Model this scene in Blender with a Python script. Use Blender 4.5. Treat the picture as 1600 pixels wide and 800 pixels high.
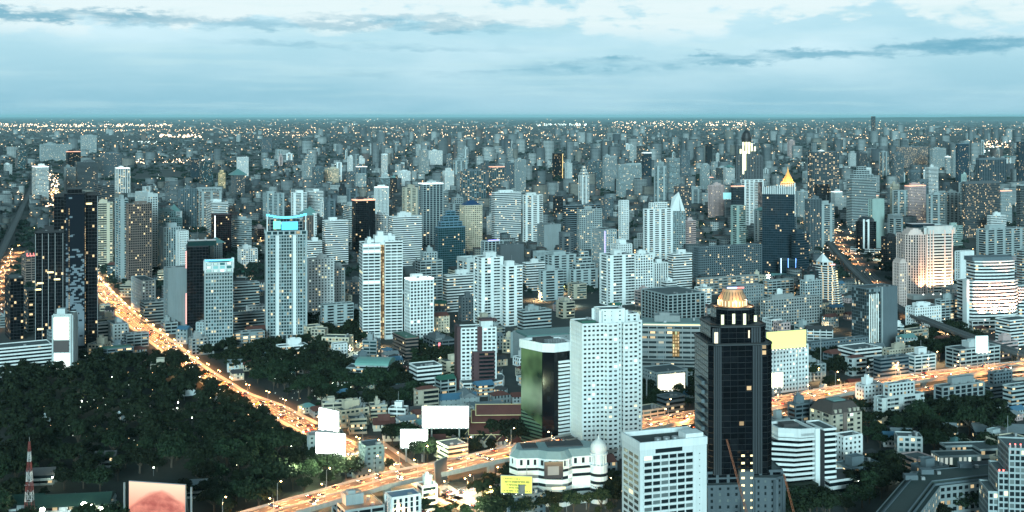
import bpy, math, random
import numpy as np
from mathutils import Vector, noise as mnoise
R = math.radians
random.seed(7)
for o in list(bpy.data.objects): bpy.data.objects.remove(o)
S = bpy.context.scene
COL = S.collection

# ------------------------------------------------------------------ camera, sky, sun, exposure
F, CH, HY = 1900.0, 225.0, 181.0          # focal length (px of the 1600 px frame), camera height (m), horizon row
cam_d = bpy.data.cameras.new('camera'); cam = bpy.data.objects.new('camera', cam_d); COL.objects.link(cam)
cam.location = (0, 0, CH); cam.rotation_euler = (R(90), 0, 0)
cam_d.sensor_width = 36; cam_d.lens = 36 * F / 1600; cam_d.shift_y = (HY - 400) / 1600.0
cam_d.clip_start = 1; cam_d.clip_end = 400000
S.camera = cam
SUN_EL, SUN_AZ = 12, 183                   # soft light of the western sky, behind the camera (azimuth from +Y, clockwise)
SUN_STRENGTH, SKY_STRENGTH, HAZE_DENSITY = 3.8, 0.13, 1.1e-5
W = bpy.data.worlds.new('World'); S.world = W; W.use_nodes = True
def world():
    nt = W.node_tree; N, L = nt.nodes, nt.links; N.clear()
    out = N.new('ShaderNodeOutputWorld'); bg = N.new('ShaderNodeBackground'); L.new(bg.outputs[0], out.inputs[0])
    bg.inputs['Strength'].default_value = SKY_STRENGTH
    sky = N.new('ShaderNodeTexSky'); sky.sky_type = 'NISHITA'; sky.sun_disc = False
    sky.sun_elevation = R(SUN_EL); sky.sun_rotation = R(SUN_AZ); sky.altitude = 200; sky.air_density = 1.2; sky.dust_density = 1.5; sky.ozone_density = 3
    tc = N.new('ShaderNodeTexCoord'); sep = N.new('ShaderNodeSeparateXYZ'); L.new(tc.outputs['Generated'], sep.inputs[0])
    def M(op, a, b=None, c=None, clamp=False):
        n = N.new('ShaderNodeMath'); n.operation = op; n.use_clamp = clamp
        for i, v in enumerate((a, b, c)):
            if v is None: continue
            if isinstance(v, (int, float)): n.inputs[i].default_value = v
            else: L.new(v, n.inputs[i])
        return n.outputs[0]
    def mix(f, a, b, t='MIX'):
        n = N.new('ShaderNodeMix'); n.data_type = 'RGBA'; n.blend_type = t
        if isinstance(f, (int, float)): n.inputs[0].default_value = f
        else: L.new(f, n.inputs[0])
        for k, v in ((6, a), (7, b)):
            if isinstance(v, tuple): n.inputs[k].default_value = (*v, 1)
            else: L.new(v, n.inputs[k])
        return n.outputs[2]
    az = M('ARCTAN2', sep.outputs[0], sep.outputs[1])          # 0 straight ahead
    el = M('ARCSINE', sep.outputs[2])
    def noise(su, sv, off, scale, detail=5, rough=.55, dist=0):
        c = N.new('ShaderNodeCombineXYZ'); L.new(M('MULTIPLY', az, su), c.inputs[0]); L.new(M('MULTIPLY', el, sv), c.inputs[1]); c.inputs[2].default_value = off
        n = N.new('ShaderNodeTexNoise'); n.inputs['Scale'].default_value = scale; n.inputs['Detail'].default_value = detail; n.inputs['Roughness'].default_value = rough; n.inputs['Distortion'].default_value = dist
        L.new(c.outputs[0], n.inputs['Vector']); return n.outputs[0]
    def smooth(v, a, b):
        n = N.new('ShaderNodeMapRange'); n.interpolation_type = 'SMOOTHSTEP'; L.new(v, n.inputs[0]); n.inputs[1].default_value = a; n.inputs[2].default_value = b
        return n.outputs[0]
    teal = mix(1.0, sky.outputs[0], (0.62, 1.05, 1.12), 'MULTIPLY')
    # one grey-white altostratus sheet over most of the sky
    k = 1 / 0.13
    sheet = mix(smooth(el, R(0.2), R(3.8)), (0.32 * k, 0.62 * k, 0.78 * k), (0.49 * k, 0.775 * k, 0.91 * k))
    wob = noise(3, 30, 3.1, 1.6, 6)
    big = noise(2.2, 9, 8.3, 2.0, 5)
    sheet = mix(smooth(big, .36, .66), sheet, mix(1.0, sheet, (1.42, 1.2, 1.14), 'MULTIPLY'))
    c = mix(0.90, teal, sheet)
    # bright cumulus tops high in the frame
    cu = smooth(M('ADD', M('MULTIPLY', noise(7, 20, 1.7, 2.0, 8, .58), .8), M('MULTIPLY', smooth(el, R(3.2), R(5.4)), .22)), .47, .55)
    c = mix(M('MULTIPLY', M('MULTIPLY', cu, .95), smooth(el, R(3.0), R(4.4))), c, (0.82 * k, 0.96 * k, 0.98 * k))
    wisp = smooth(noise(3.5, 60, 6.6, 2.2, 8, .6), .48, .7); c = mix(M('MULTIPLY', wisp, .30), c, (0.62 * k, 0.86 * k, 0.90 * k))
    # dark stratus streaks: each a band along an azimuth with a ragged upper edge
    def streak(c, az0, aw, el0, slope, th, amt, seed):
        n1 = noise(15, 46, seed, 2.9, 9, .66)
        line = M('ADD', M('MULTIPLY', M('SUBTRACT', az, az0), slope), el0)
        dz = M('SUBTRACT', el, line)
        dz = M('SUBTRACT', dz, M('MULTIPLY', M('SUBTRACT', n1, .5), th * 4.2))
        up = M('SUBTRACT', 1.0, smooth(dz, th * .15, th * 1.0)); dn = smooth(dz, -th * 1.1, -th * .25)
        hz = M('SUBTRACT', 1.0, smooth(M('ABSOLUTE', M('SUBTRACT', az, az0)), aw * .45, aw))
        m = M('MULTIPLY', M('MULTIPLY', M('MULTIPLY', up, dn), smooth(noise(6, 34, seed + 40, 2.2, 6, .6), .30, .58)), M('MULTIPLY', hz, amt * 1.2))
        return mix(m, c, (0.155 * k, 0.43 * k, 0.58 * k))
    c = streak(c, -.37, .13, R(4.45), 0.00, R(.40), .70, 5.5)
    c = streak(c, -.15, .22, R(4.25), -.006, R(.34), .45, 9.1)
    c = streak(c, -.10, .10, R(4.6), .0, R(.22), .35, 31.0)
    c = streak(c, .22, .27, R(2.75), .035, R(.34), .66, 2.2)
    c = streak(c, .37, .10, R(3.2), .03, R(.34), .62, 14.4)
    c = streak(c, .02, .20, R(2.05), .012, R(.2), .30, 12.2)
    c = streak(c, -.12, .16, R(3.25), -.02, R(.2), .32, 15.0)
    c = streak(c, 0, 3.0, R(.85), 0, R(.45), .05, 21.0)
    c = mix(smooth(el, R(7), R(32)), c, (0.055 * k, 0.20 * k, 0.27 * k))     # darker blue towards the zenith
    # the bright western sky behind the camera
    west = smooth(M('MULTIPLY', M('COSINE', M('SUBTRACT', az, R(158))), M('COSINE', el)), -.1, 1.0)
    c = mix(M('MULTIPLY', west, .3), c, (0.98 * k * 1.15, 1.2 * k * 1.15, 1.24 * k * 1.15))
    L.new(c, bg.inputs[0])
world()
sd = bpy.data.lights.new('sun', 'SUN'); sun = bpy.data.objects.new('sun', sd); COL.objects.link(sun)
sd.energy = SUN_STRENGTH; sd.angle = R(14); sd.color = (0.66, 1.0, 1.06)
sun.rotation_euler = (R(90 - SUN_EL), 0, R(180 - SUN_AZ))
vs = S.view_settings; vs.view_transform = 'Standard'; vs.look = 'None'; vs.gamma = 1; vs.use_curve_mapping = False; vs.exposure = 0.0
cy = S.cycles
cy.max_bounces = 5; cy.diffuse_bounces = 2; cy.glossy_bounces = 2; cy.transmission_bounces = 2; cy.volume_bounces = 0; cy.transparent_max_bounces = 6
cy.sample_clamp_indirect = 1.5; cy.sample_clamp_direct = 0; cy.caustics_reflective = False; cy.caustics_refractive = False
cy.use_denoising = True
try: cy.use_light_tree = True
except Exception: pass

# ------------------------------------------------------------------ picture <-> place
def depth(py, z=0.0): return F * (CH - z) / (py - HY)
def at(px, py, z=0.0):                      # the point at height z that shows at this pixel
    d = depth(py, z); return Vector(((px - 800) * d / F, d, z))
def pix(x, y, z): return (800 + F * x / y, HY + F * (CH - z) / y)

# ------------------------------------------------------------------ mesh builder
class MB:
    def __init__(s): s.v, s.f, s.uv, s.mi = [], [], [], []
    def face(s, idx, uv=None, m=0): s.f.append(idx); s.uv.append(uv); s.mi.append(m)
    def poly(s, pts, uv=None, m=0):
        b = len(s.v); s.v += [tuple(p) for p in pts]; s.face(tuple(range(b, b + len(pts))), uv, m)
    def prism(s, P, z0, z1, bottom=False, cells=None, m=0, mt=None, top=True):
        n = len(P); b = len(s.v)
        s.v += [(x, y, z0) for x, y in P] + [(x, y, z1) for x, y in P]
        for i in range(n):
            j = (i + 1) % n; uv = None
            if cells:
                bw, fh = cells; l = max(1, round(math.dist(P[i], P[j]) / bw)); h = max(1, round((z1 - z0) / fh)); o = 41 * i
                uv = [(o, 0), (o + l, 0), (o + l, h), (o, h)]
            s.face((b + i, b + j, b + n + j, b + n + i), uv, m)
        if top: s.face(tuple(b + n + i for i in range(n)), None, m if mt is None else mt)
        if bottom: s.face(tuple(b + i for i in reversed(range(n))), None, m)
    def box(s, x0, y0, z0, x1, y1, z1, m=0, bottom=True): s.prism([(x0, y0), (x1, y0), (x1, y1), (x0, y1)], z0, z1, bottom, None, m)
    def obox(s, o, u, a0, a1, n0, n1, z0, z1, m=0, bottom=True):
        nx, ny = u[1], -u[0]
        p = lambda a, n: (o[0] + u[0] * a + nx * n, o[1] + u[1] * a + ny * n)
        s.prism([p(a0, n1), p(a1, n1), p(a1, n0), p(a0, n0)], z0, z1, bottom, None, m)
    def frustum(s, cx, cy, r0, r1, z0, z1, n=12, m=0, ph=0.0, bottom=False):
        b = len(s.v); A = [ph + 2 * math.pi * i / n for i in range(n)]
        s.v += [(cx + r0 * math.cos(a), cy + r0 * math.sin(a), z0) for a in A] + [(cx + r1 * math.cos(a), cy + r1 * math.sin(a), z1) for a in A]
        for i in range(n):
            j = (i + 1) % n; s.face((b + i, b + j, b + n + j, b + n + i), None, m)
        s.face(tuple(b + n + i for i in range(n)), None, m)
        if bottom: s.face(tuple(b + i for i in reversed(range(n))), None, m)
    def lathe(s, cx, cy, prof, n=14, m=0):
        for (r0, z0), (r1, z1) in zip(prof, prof[1:]): s.frustum(cx, cy, r0, max(r1, .01), z0, z1, n, m)
    def tube(s, p, q, r, n=6, m=0, r2=None):
        p, q = Vector(p), Vector(q); d = (q - p).normalized(); a = d.orthogonal().normalized(); c = d.cross(a); b = len(s.v); r2 = r if r2 is None else r2
        for k, (e, rr) in enumerate(((p, r), (q, r2))):
            for i in range(n):
                t = 2 * math.pi * i / n; s.v.append(tuple(e + (a * math.cos(t) + c * math.sin(t)) * rr))
        for i in range(n):
            j = (i + 1) % n; s.face((b + i, b + j, b + n + j, b + n + i), None, m)
        s.face(tuple(b + n + i for i in range(n)), None, m); s.face(tuple(b + i for i in reversed(range(n))), None, m)
    def gable(s, x0, y0, x1, y1, z0, h, eave=.5, along='x', m=0, mg=None):   # pitched roof with thickness
        e = eave; mg = m if mg is None else mg; t = .25
        if along == 'x':
            my = (y0 + y1) / 2
            A = [(x0 - e, y0 - e, z0), (x1 + e, y0 - e, z0), (x1 + e, y1 + e, z0), (x0 - e, y1 + e, z0)]; r0, r1 = (x0 - e, my, z0 + h), (x1 + e, my, z0 + h)
            fs = [[A[0], A[1], r1, r0], [A[2], A[3], r0, r1]]; gs = [[A[1], A[2], r1], [A[3], A[0], r0]]
        else:
            mx = (x0 + x1) / 2
            A = [(x0 - e, y0 - e, z0), (x1 + e, y0 - e, z0), (x1 + e, y1 + e, z0), (x0 - e, y1 + e, z0)]; r0, r1 = (mx, y0 - e, z0 + h), (mx, y1 + e, z0 + h)
            fs = [[A[1], A[2], r1, r0], [A[3], A[0], r0, r1]]; gs = [[A[0], A[1], r0], [A[2], A[3], r1]]
        for q in fs: s.poly(q, None, m)
        for q in gs: s.poly(q, None, mg)
        s.poly([A[3], A[2], A[1], A[0]], None, m)
    def hip(s, x0, y0, x1, y1, z0, h, eave=.6, m=0):
        e = eave; x0 -= e; y0 -= e; x1 += e; y1 += e; w, d = x1 - x0, y1 - y0
        if w >= d: r0, r1 = (x0 + d / 2, (y0 + y1) / 2, z0 + h), (x1 - d / 2, (y0 + y1) / 2, z0 + h)
        else: r0, r1 = ((x0 + x1) / 2, y0 + w / 2, z0 + h), ((x0 + x1) / 2, y1 - w / 2, z0 + h)
        A = [(x0, y0, z0), (x1, y0, z0), (x1, y1, z0), (x0, y1, z0)]
        if w >= d: fs = [[A[0], A[1], r1, r0], [A[1], A[2], r1], [A[2], A[3], r0, r1], [A[3], A[0], r0]]
        else: fs = [[A[0], A[1], r0], [A[1], A[2], r1, r0], [A[2], A[3], r1], [A[3], A[0], r0, r1]]
        for q in fs: s.poly(q, None, m)
        s.poly(A[::-1], None, m)
    def mesh(s, name, mats):
        me = bpy.data.meshes.new(name); me.from_pydata(s.v, [], s.f)
        for m in (mats if isinstance(mats, (list, tuple)) else [mats]): me.materials.append(m)
        if any(s.mi): me.polygons.foreach_set('material_index', s.mi)
        if any(u is not None for u in s.uv):
            l = me.uv_layers.new(name='cells'); a = []
            for f, u in zip(s.f, s.uv):
                for k in range(len(f)): a += (u[k] if u else (-9.5, -9.5))
            l.data.foreach_set('uv', a)
        me.update(); return me
    def build(s, name, mats, parent=None, loc=(0, 0, 0), rz=0.0):
        o = bpy.data.objects.new(name, s.mesh(name, mats)); COL.objects.link(o); o.parent = parent; o.location = loc; o.rotation_euler = (0, 0, rz)
        return o
def tag(o, label=None, cat=None, group=None, kind=None):
    for k, v in (('label', label), ('category', cat), ('group', group), ('kind', kind)):
        if v: o[k] = v
    return o
def empty(name, loc=(0, 0, 0), rz=0.0):
    o = bpy.data.objects.new(name, None); COL.objects.link(o); o.location = loc; o.rotation_euler = (0, 0, rz); return o
KIDS = {}
def copy_tree(root, loc, rz=0.0, sc=None, label=None, group=None):
    r = root.copy(); COL.objects.link(r); r.location = loc; r.rotation_euler = (0, 0, rz)
    if sc: r.scale = (sc,) * 3 if isinstance(sc, (int, float)) else sc
    if label: r['label'] = label
    if group: r['group'] = group
    for ch in KIDS.setdefault(root, list(root.children)):
        c = ch.copy(); COL.objects.link(c); c.parent = r
    return r
def offset(P, d):
    n = len(P); out = []
    for i in range(n):
        a, b, c = P[i - 1], P[i], P[(i + 1) % n]
        u = Vector((b[0] - a[0], b[1] - a[1])).normalized(); v = Vector((c[0] - b[0], c[1] - b[1])).normalized()
        n1 = Vector((u.y, -u.x)); n2 = Vector((v.y, -v.x)); m = (n1 + n2); q = m.length_squared
        m = m * (2 / q) if q > .3 else n1
        out.append((b[0] + m.x * d, b[1] + m.y * d))
    return out
def rect(w, d, x=0.0, y=0.0): return [(x, y), (x + w, y), (x + w, y + d), (x, y + d)]

# ------------------------------------------------------------------ materials
MATS = {}
def new_mat(name):
    m = bpy.data.materials.new(name); m.use_nodes = True; return m, m.node_tree, m.node_tree.nodes['Principled BSDF']
def nd(nt, t, **kw):
    n = nt.nodes.new(t)
    for k, v in kw.items(): setattr(n, k, v)
    return n
def mth(nt, op, a, b=0.0, c=None):
    n = nt.nodes.new('ShaderNodeMath'); n.operation = op
    for i, v in enumerate((a, b, c)):
        if v is None: continue
        if isinstance(v, (int, float)): n.inputs[i].default_value = v
        else: nt.links.new(v, n.inputs[i])
    return n.outputs[0]
def mixc(nt, f, a, b, t='MIX'):
    n = nt.nodes.new('ShaderNodeMix'); n.data_type = 'RGBA'; n.blend_type = t
    if isinstance(f, (int, float)): n.inputs[0].default_value = f
    else: nt.links.new(f, n.inputs[0])
    for k, v in ((6, a), (7, b)):
        if isinstance(v, tuple): n.inputs[k].default_value = (*v[:3], 1)
        else: nt.links.new(v, n.inputs[k])
    return n.outputs[2]
def noise_n(nt, vec, scale, detail=4, rough=.6):
    n = nd(nt, 'ShaderNodeTexNoise'); n.inputs['Scale'].default_value = scale; n.inputs['Detail'].default_value = detail; n.inputs['Roughness'].default_value = rough
    nt.links.new(vec, n.inputs['Vector']); return n.outputs[0]
def rng(nt, v, a, b, c=0.0, d=1.0):
    n = nd(nt, 'ShaderNodeMapRange'); nt.links.new(v, n.inputs[0])
    for i, x in enumerate((a, b, c, d)): n.inputs[i + 1].default_value = x
    return n.outputs[0]
def solid(name, col, rough=.7, grime=.35, metal=0.0):
    """painted or rendered surface with rain streaks and blotches of dirt"""
    key = ('s', name)
    if key in MATS: return MATS[key]
    m, nt, p = new_mat(name); tc = nd(nt, 'ShaderNodeTexCoord'); oi = nd(nt, 'ShaderNodeObjectInfo')
    mp = nd(nt, 'ShaderNodeMapping'); mp.inputs['Scale'].default_value = (.55, .55, .045); nt.links.new(tc.outputs['Object'], mp.inputs[0])
    st = rng(nt, noise_n(nt, mp.outputs[0], 1.0, 5, .65), .42, .72); bl = rng(nt, noise_n(nt, tc.outputs['Object'], .07, 4), .35, .7)
    d = mth(nt, 'MULTIPLY', mth(nt, 'ADD', mth(nt, 'MULTIPLY', st, .65), mth(nt, 'MULTIPLY', bl, .5)), grime)
    c = mixc(nt, d, tuple(col), tuple(x * y for x, y in zip(col, (.42, .42, .40))))
    v = rng(nt, oi.outputs['Random'], 0, 1, .86, 1.06)
    hs = nd(nt, 'ShaderNodeHueSaturation'); nt.links.new(v, hs.inputs['Value']); nt.links.new(c, hs.inputs['Color'])
    nt.links.new(hs.outputs[0], p.inputs['Base Color']); p.inputs['Roughness'].default_value = rough; p.inputs['Metallic'].default_value = metal
    MATS[key] = m; return m
def glazing(name, tint, lit=.06, warm=.6, power=1.6, inner=.82, curtain=.12):
    """window panes: each cell of the UV map is one window; some rooms are lit, some have pale curtains"""
    key = ('g', name)
    if key in MATS: return MATS[key]
    m, nt, p = new_mat(name); uv = nd(nt, 'ShaderNodeUVMap'); oi = nd(nt, 'ShaderNodeObjectInfo'); L = nt.links
    fl = nd(nt, 'ShaderNodeVectorMath', operation='FLOOR'); L.new(uv.outputs[0], fl.inputs[0])
    fr = nd(nt, 'ShaderNodeVectorMath', operation='FRACTION'); L.new(uv.outputs[0], fr.inputs[0])
    ad = nd(nt, 'ShaderNodeVectorMath', operation='ADD'); L.new(fl.outputs[0], ad.inputs[0])
    cb = nd(nt, 'ShaderNodeCombineXYZ'); L.new(mth(nt, 'MULTIPLY', oi.outputs['Random'], 913.7), cb.inputs[2]); L.new(cb.outputs[0], ad.inputs[1])
    wn = nd(nt, 'ShaderNodeTexWhiteNoise', noise_dimensions='3D'); L.new(ad.outputs[0], wn.inputs['Vector'])
    sp = nd(nt, 'ShaderNodeSeparateColor'); L.new(wn.outputs['Color'], sp.inputs[0])
    fx = nd(nt, 'ShaderNodeSeparateXYZ'); L.new(fr.outputs[0], fx.inputs[0])
    ux = nd(nt, 'ShaderNodeSeparateXYZ'); L.new(uv.outputs[0], ux.inputs[0])
    lo = (1 - inner) / 2
    mask = mth(nt, 'MULTIPLY', mth(nt, 'GREATER_THAN', fx.outputs[0], lo), mth(nt, 'LESS_THAN', fx.outputs[0], 1 - lo))
    mask = mth(nt, 'MULTIPLY', mask, mth(nt, 'GREATER_THAN', ux.outputs[0], -1))
    small = mth(nt, 'MULTIPLY', mask, mth(nt, 'MULTIPLY', mth(nt, 'GREATER_THAN', fx.outputs[1], .3), mth(nt, 'LESS_THAN', mth(nt, 'ABSOLUTE', mth(nt, 'SUBTRACT', fx.outputs[0], .5)), inner * .36)))
    on = mth(nt, 'MULTIPLY', mth(nt, 'LESS_THAN', wn.outputs['Value'], lit), small)
    st = mth(nt, 'MULTIPLY', on, mth(nt, 'MULTIPLY_ADD', mth(nt, 'POWER', sp.outputs[1], 2.0), power, .30))
    col = mixc(nt, mth(nt, 'LESS_THAN', sp.outputs[0], warm), (.86, 1.0, .88), (1.0, .75, .40))
    cur = mth(nt, 'MULTIPLY', mth(nt, 'GREATER_THAN', sp.outputs[2], 1 - curtain), mask)
    base = mixc(nt, rng(nt, sp.outputs[1], 0, 1, 0, .8), tuple(tint), tuple(x * .45 for x in tint))
    base = mixc(nt, cur, base, tuple(min(.5, x * (3 if tint[0] > .015 else 1) + (.08 if tint[0] > .015 else .004)) for x in tint))
    L.new(base, p.inputs['Base Color']); p.inputs['Roughness'].default_value = .12; p.inputs['Specular IOR Level'].default_value = .22
    L.new(col, p.inputs['Emission Color']); L.new(st, p.inputs['Emission Strength'])
    m.cycles.emission_sampling = 'NONE'
    MATS[key] = m; return m
def emit(name, col, power, sample=True):
    key = ('e', name)
    if key in MATS: return MATS[key]
    m, nt, p = new_mat(name); p.inputs['Base Color'].default_value = (*[min(.8, c) for c in col], 1)
    p.inputs['Emission Color'].default_value = (*col, 1); p.inputs['Emission Strength'].default_value = power
    m.cycles.emission_sampling = 'AUTO' if sample else 'NONE'
    MATS[key] = m; return m
PAL = dict(white=(.70, .745, .74), offwhite=(.48, .54, .54), pale=(.32, .385, .395), grey=(.22, .265, .275), darkgrey=(.085, .105, .115), beige=(.40, .375, .30), cream=(.56, .51, .39),
           brown=(.16, .125, .11), black=(.012, .015, .019), teal=(.22, .36, .37), palegreen=(.32, .44, .41), blue=(.10, .20, .27), navy=(.014, .034, .048), pink=(.50, .38, .37), red=(.26, .075, .06),
           concrete=(.27, .30, .30), maroon=(.07, .03, .035), gold=(.55, .42, .22), slate=(.10, .14, .16))
def wallm(c): return solid(c + ' render', PAL[c])
GL = dict(dark=(.010, .017, .021), teal=(.016, .045, .052), blue=(.008, .024, .036), grey=(.035, .05, .054), pale=(.12, .17, .18), black=(.004, .0055, .008), green=(.010, .035, .036), brown=(.09, .055, .04))
def glaz(t, lit=.06, warm=.6, power=1.6): return glazing('%s glass lit %.2f %.1f %.1f' % (t, lit, warm, power), GL[t], lit, warm, power)
M_ROOF = solid('roof screed', (.09, .115, .12), .9, .6); M_ROOFP = solid('pale roof screed', (.22, .27, .275), .9, .6); M_METAL = solid('galvanised metal', (.33, .36, .37), .45, .3, .6)
M_PLANT = solid('plant room render', (.27, .32, .33)); M_CONC = solid('raw concrete', (.33, .34, .33), .9, .5)
M_TEALROOF = solid('teal roof sheet', (.13, .26, .25), .5, .3); M_REDROOF = solid('red roof tile', (.13, .045, .035), .8, .5); M_BLUEROOF = solid('blue roof sheet', (.07, .17, .26), .5, .3)
M_GREYROOF = solid('grey roof sheet', (.20, .235, .25), .6, .4); M_WHITE = wallm('white'); M_BLACK = solid('black steel', (.02, .022, .025), .5, .2); M_DARKROOF = solid('dark roof tile', (.05, .05, .052), .8, .4)
M_GREENROOF = solid('green roof sheet', (.03, .13, .09), .6, .3)
# ------------------------------------------------------------------ buildings
ST = dict(band=dict(sp=.46, pf=0, bw=4.0), strip=dict(sp=.40, pf=.10, bw=7.0), grid=dict(sp=.40, pf=.36, bw=3.4), fine=dict(sp=.32, pf=.28, bw=2.7), vert=dict(sp=.14, pf=.52, bw=3.2),
          glass=dict(sp=.10, pf=.06, bw=3.0, off=.14), frame=dict(sp=.22, pf=.26, bw=6.0), condo=dict(pat='SBBSWW', bw=3.6), slabs=dict(pat='SBBB', bw=4.2), punch=dict(sp=.50, pf=.52, bw=3.3))
UNIT = {}
def unit_window(mat):
    if mat.name not in UNIT:
        b = MB(); b.box(-.5, -.07, 0, .5, .04, 1); UNIT[mat.name] = b.mesh('window', mat)
    return UNIT[mat.name]
def ring(b, P, Q, z0, z1, m=0):
    n = len(P); k = len(b.v)
    b.v += [(x, y, z0) for x, y in P] + [(x, y, z1) for x, y in P] + [(x, y, z1) for x, y in Q] + [(x, y, z0) for x, y in Q]
    for i in range(n):
        j = (i + 1) % n
        b.face((k + i, k + j, k + n + j, k + n + i), None, m); b.face((k + n + i, k + n + j, k + 2 * n + j, k + 2 * n + i), None, m)
        b.face((k + 2 * n + i, k + 2 * n + j, k + 3 * n + j, k + 3 * n + i), None, m)
def fit(xl, xc, xr, yb, th=None):
    d = depth(yb); C = Vector(((xc - 800) * d / F, d)); phi = math.atan((xc - 800) / F)
    if xc - xl < 2:                                   # seen square on
        t = -phi if th is None else R(th)
    else: t = R(26 if xc > 330 else 31) if th is None else R(th)
    a = xr - 800; den = a * math.sin(t) - F * math.cos(t)
    w1 = max(6.0, (F * C.x - a * d) / den) if abs(den) > 1 else 20.0
    if xc - xl < 2: w2 = min(30.0, max(11.0, .75 * w1))
    else:
        a = xl - 800; den = a * math.cos(t) + F * math.sin(t)
        w2 = (F * C.x - a * d) / den if den > 60 else 30.0
        w2 = min(70.0, max(8.0, w2))
    return C, w1, w2, t, d
FOOT = []                                              # (x, y, radius) of what already stands
LAND = []                                              # (short name, px, py, rect) of the buildings one can name
AGG = {'facade', 'glazing', 'roof', 'arched_gable', 'panelled_face', 'stair_core', 'parapet', 'roof_well'}   # everything else: one mesh per piece
class Bld:
    def __init__(s, name, label, cat, C, th, group=None, wall='white', glass='dark', lit=.06, warm=.6, power=1.6):
        s.root = tag(empty(name, (C[0], C[1], 0), th), label, cat, group); s.parts = {}; s.wins = []; s.wall = wallm(wall); s.glass = glaz(glass, lit, warm, power); s.th = th; s.lit = lit; s.warm = warm; s.gname = glass
        s.rnd = random.Random(name + label)
    def p(s, part, mat):
        k = (part, mat.name) if part in AGG else (part, mat.name, len(s.parts))
        if k not in s.parts: s.parts[k] = (MB(), mat)
        return s.parts[k][0]
    def vol(s, P, z0, z1, st='grid', wall=None, glass=None, blank=(), win=False, par=1.1, cap=True, fh=3.2, off=.35, skip=(), roofm=None, part='facade', **kw):
        q = dict(ST[st]); q.update(kw); off = q.get('off', off); bw = q['bw']; wall = wall or s.wall; glass = glass or s.glass
        n = max(1, round((z1 - z0) / fh)); fh = (z1 - z0) / n; w = s.p(part, wall)
        if win: w.prism(P, z0, z1)
        else: s.p('glazing', glass).prism(P, z0, z1, cells=(bw, fh))
        sp, pf = q.get('sp', 0), q.get('pf', 0); pat = q.get('pat')
        if sp:
            O = offset(P, off)
            for i in range(n): w.prism(O, z0 + i * fh, z0 + (i + sp) * fh, bottom=True)
        N = len(P)
        for e in range(N):
            a, b = P[e], P[(e + 1) % N]; l = math.dist(a, b)
            if l < .5: continue
            u = ((b[0] - a[0]) / l, (b[1] - a[1]) / l)
            if e in blank: w.obox(a, u, -.02, l + .02, 0, off + .03, z0, z1); continue
            m = max(1, round(l / bw)); d = l / m
            if pat:
                for j in range(m):
                    c = pat[j % len(pat)]
                    if c == 'S': w.obox(a, u, j * d, (j + 1) * d, 0, off, z0, z1)
                    else:
                        if j == 0 or pat[(j - 1) % len(pat)] != c: w.obox(a, u, j * d - .12, j * d + .16, 0, off + (.9 if c == 'B' else -.05), z0, z1)
                        for i in range(n):
                            if c == 'B': w.obox(a, u, j * d + .18, (j + 1) * d - .1, 0, off + .85, z0 + i * fh - .15, z0 + i * fh + 1.1)
                            else: w.obox(a, u, j * d + .18, (j + 1) * d - .02, 0, off - .06, z0 + i * fh - .1, z0 + (i + .5) * fh)
            elif pf:
                pw = d * pf
                for j in range(m + 1): w.obox(a, u, j * d - pw / 2, j * d + pw / 2, 0, off - .08, z0, z1)
            if win and e not in skip:
                if sp and not pat:
                    pw = d * pf
                    if pf < .12:
                        for i in range(n): s.wins.append((a[0] + u[0] * l / 2, a[1] + u[1] * l / 2, z0 + (i + sp) * fh, math.atan2(u[1], u[0]), l - .1, fh * (1 - sp)))
                    else:
                        for i in range(n):
                            for j in range(m):
                                t = (j + .5) * d; s.wins.append((a[0] + u[0] * t, a[1] + u[1] * t, z0 + (i + sp) * fh, math.atan2(u[1], u[0]), d - pw, fh * (1 - sp)))
                elif pat:
                    for i in range(n):
                        for j in range(m):
                            if pat[j % len(pat)] == 'S': continue
                            t = (j + .5) * d; s.wins.append((a[0] + u[0] * t, a[1] + u[1] * t, z0 + i * fh + 1.1, math.atan2(u[1], u[0]), d - .3, fh - 1.3))
        if cap:
            O = offset(P, off + .06); w.prism(O, z1 - .25, z1 + .3, bottom=True)
            if par: ring(w, O, offset(P, off - .25), z1 + .29, z1 + par)
            s.p('roof', roofm or M_ROOF).prism(offset(P, off - .3), z1 + .2, z1 + .38)
    def clutter(s, P, z, big=True, tanks=1):
        xs = [p[0] for p in P]; ys = [p[1] for p in P]; x0, x1, y0, y1 = min(xs), max(xs), min(ys), max(ys); w, d = x1 - x0, y1 - y0; r = s.rnd
        z += .38
        if big and w > 7 and d > 7:
            pw, pd, ph = w * r.uniform(.3, .55), d * r.uniform(.35, .6), r.uniform(3, 5.5); px, py = x0 + r.uniform(.12, .4) * w, y0 + r.uniform(.2, .38) * d
            b = s.p('plant_room', s.wall); b.box(px, py, z, px + pw, py + pd, z + ph); ring(b, offset(rect(pw, pd, px, py), .12), offset(rect(pw, pd, px, py), -.2), z + ph - .3, z + ph + .5)
            if r.random() < .6: b.box(px + pw * .2, py + pd * .2, z + ph, px + pw * .6, py + pd * .7, z + ph + r.uniform(1.5, 3))
        for _ in range(tanks):
            cx, cy = x0 + r.uniform(.75, .9) * w, y0 + r.uniform(.15, .8) * d
            s.p('water_tank', M_METAL).frustum(cx, cy, 1.1, 1.1, z, z + 2.2, 10)
        for _ in range(r.randint(1, 4)):
            cx, cy = x0 + r.uniform(.08, .85) * w, y0 + r.uniform(.08, .2) * d; s.p('cooling_unit', M_METAL).box(cx, cy, z, cx + r.uniform(1.2, 2.5), cy + 1.3, z + r.uniform(1, 1.9))
        if r.random() < .35: s.p('mast', M_METAL).tube((x0 + w * .5, y0 + d * .5, z + 3), (x0 + w * .5, y0 + d * .5, z + r.uniform(9, 16)), .16, 5)
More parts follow.
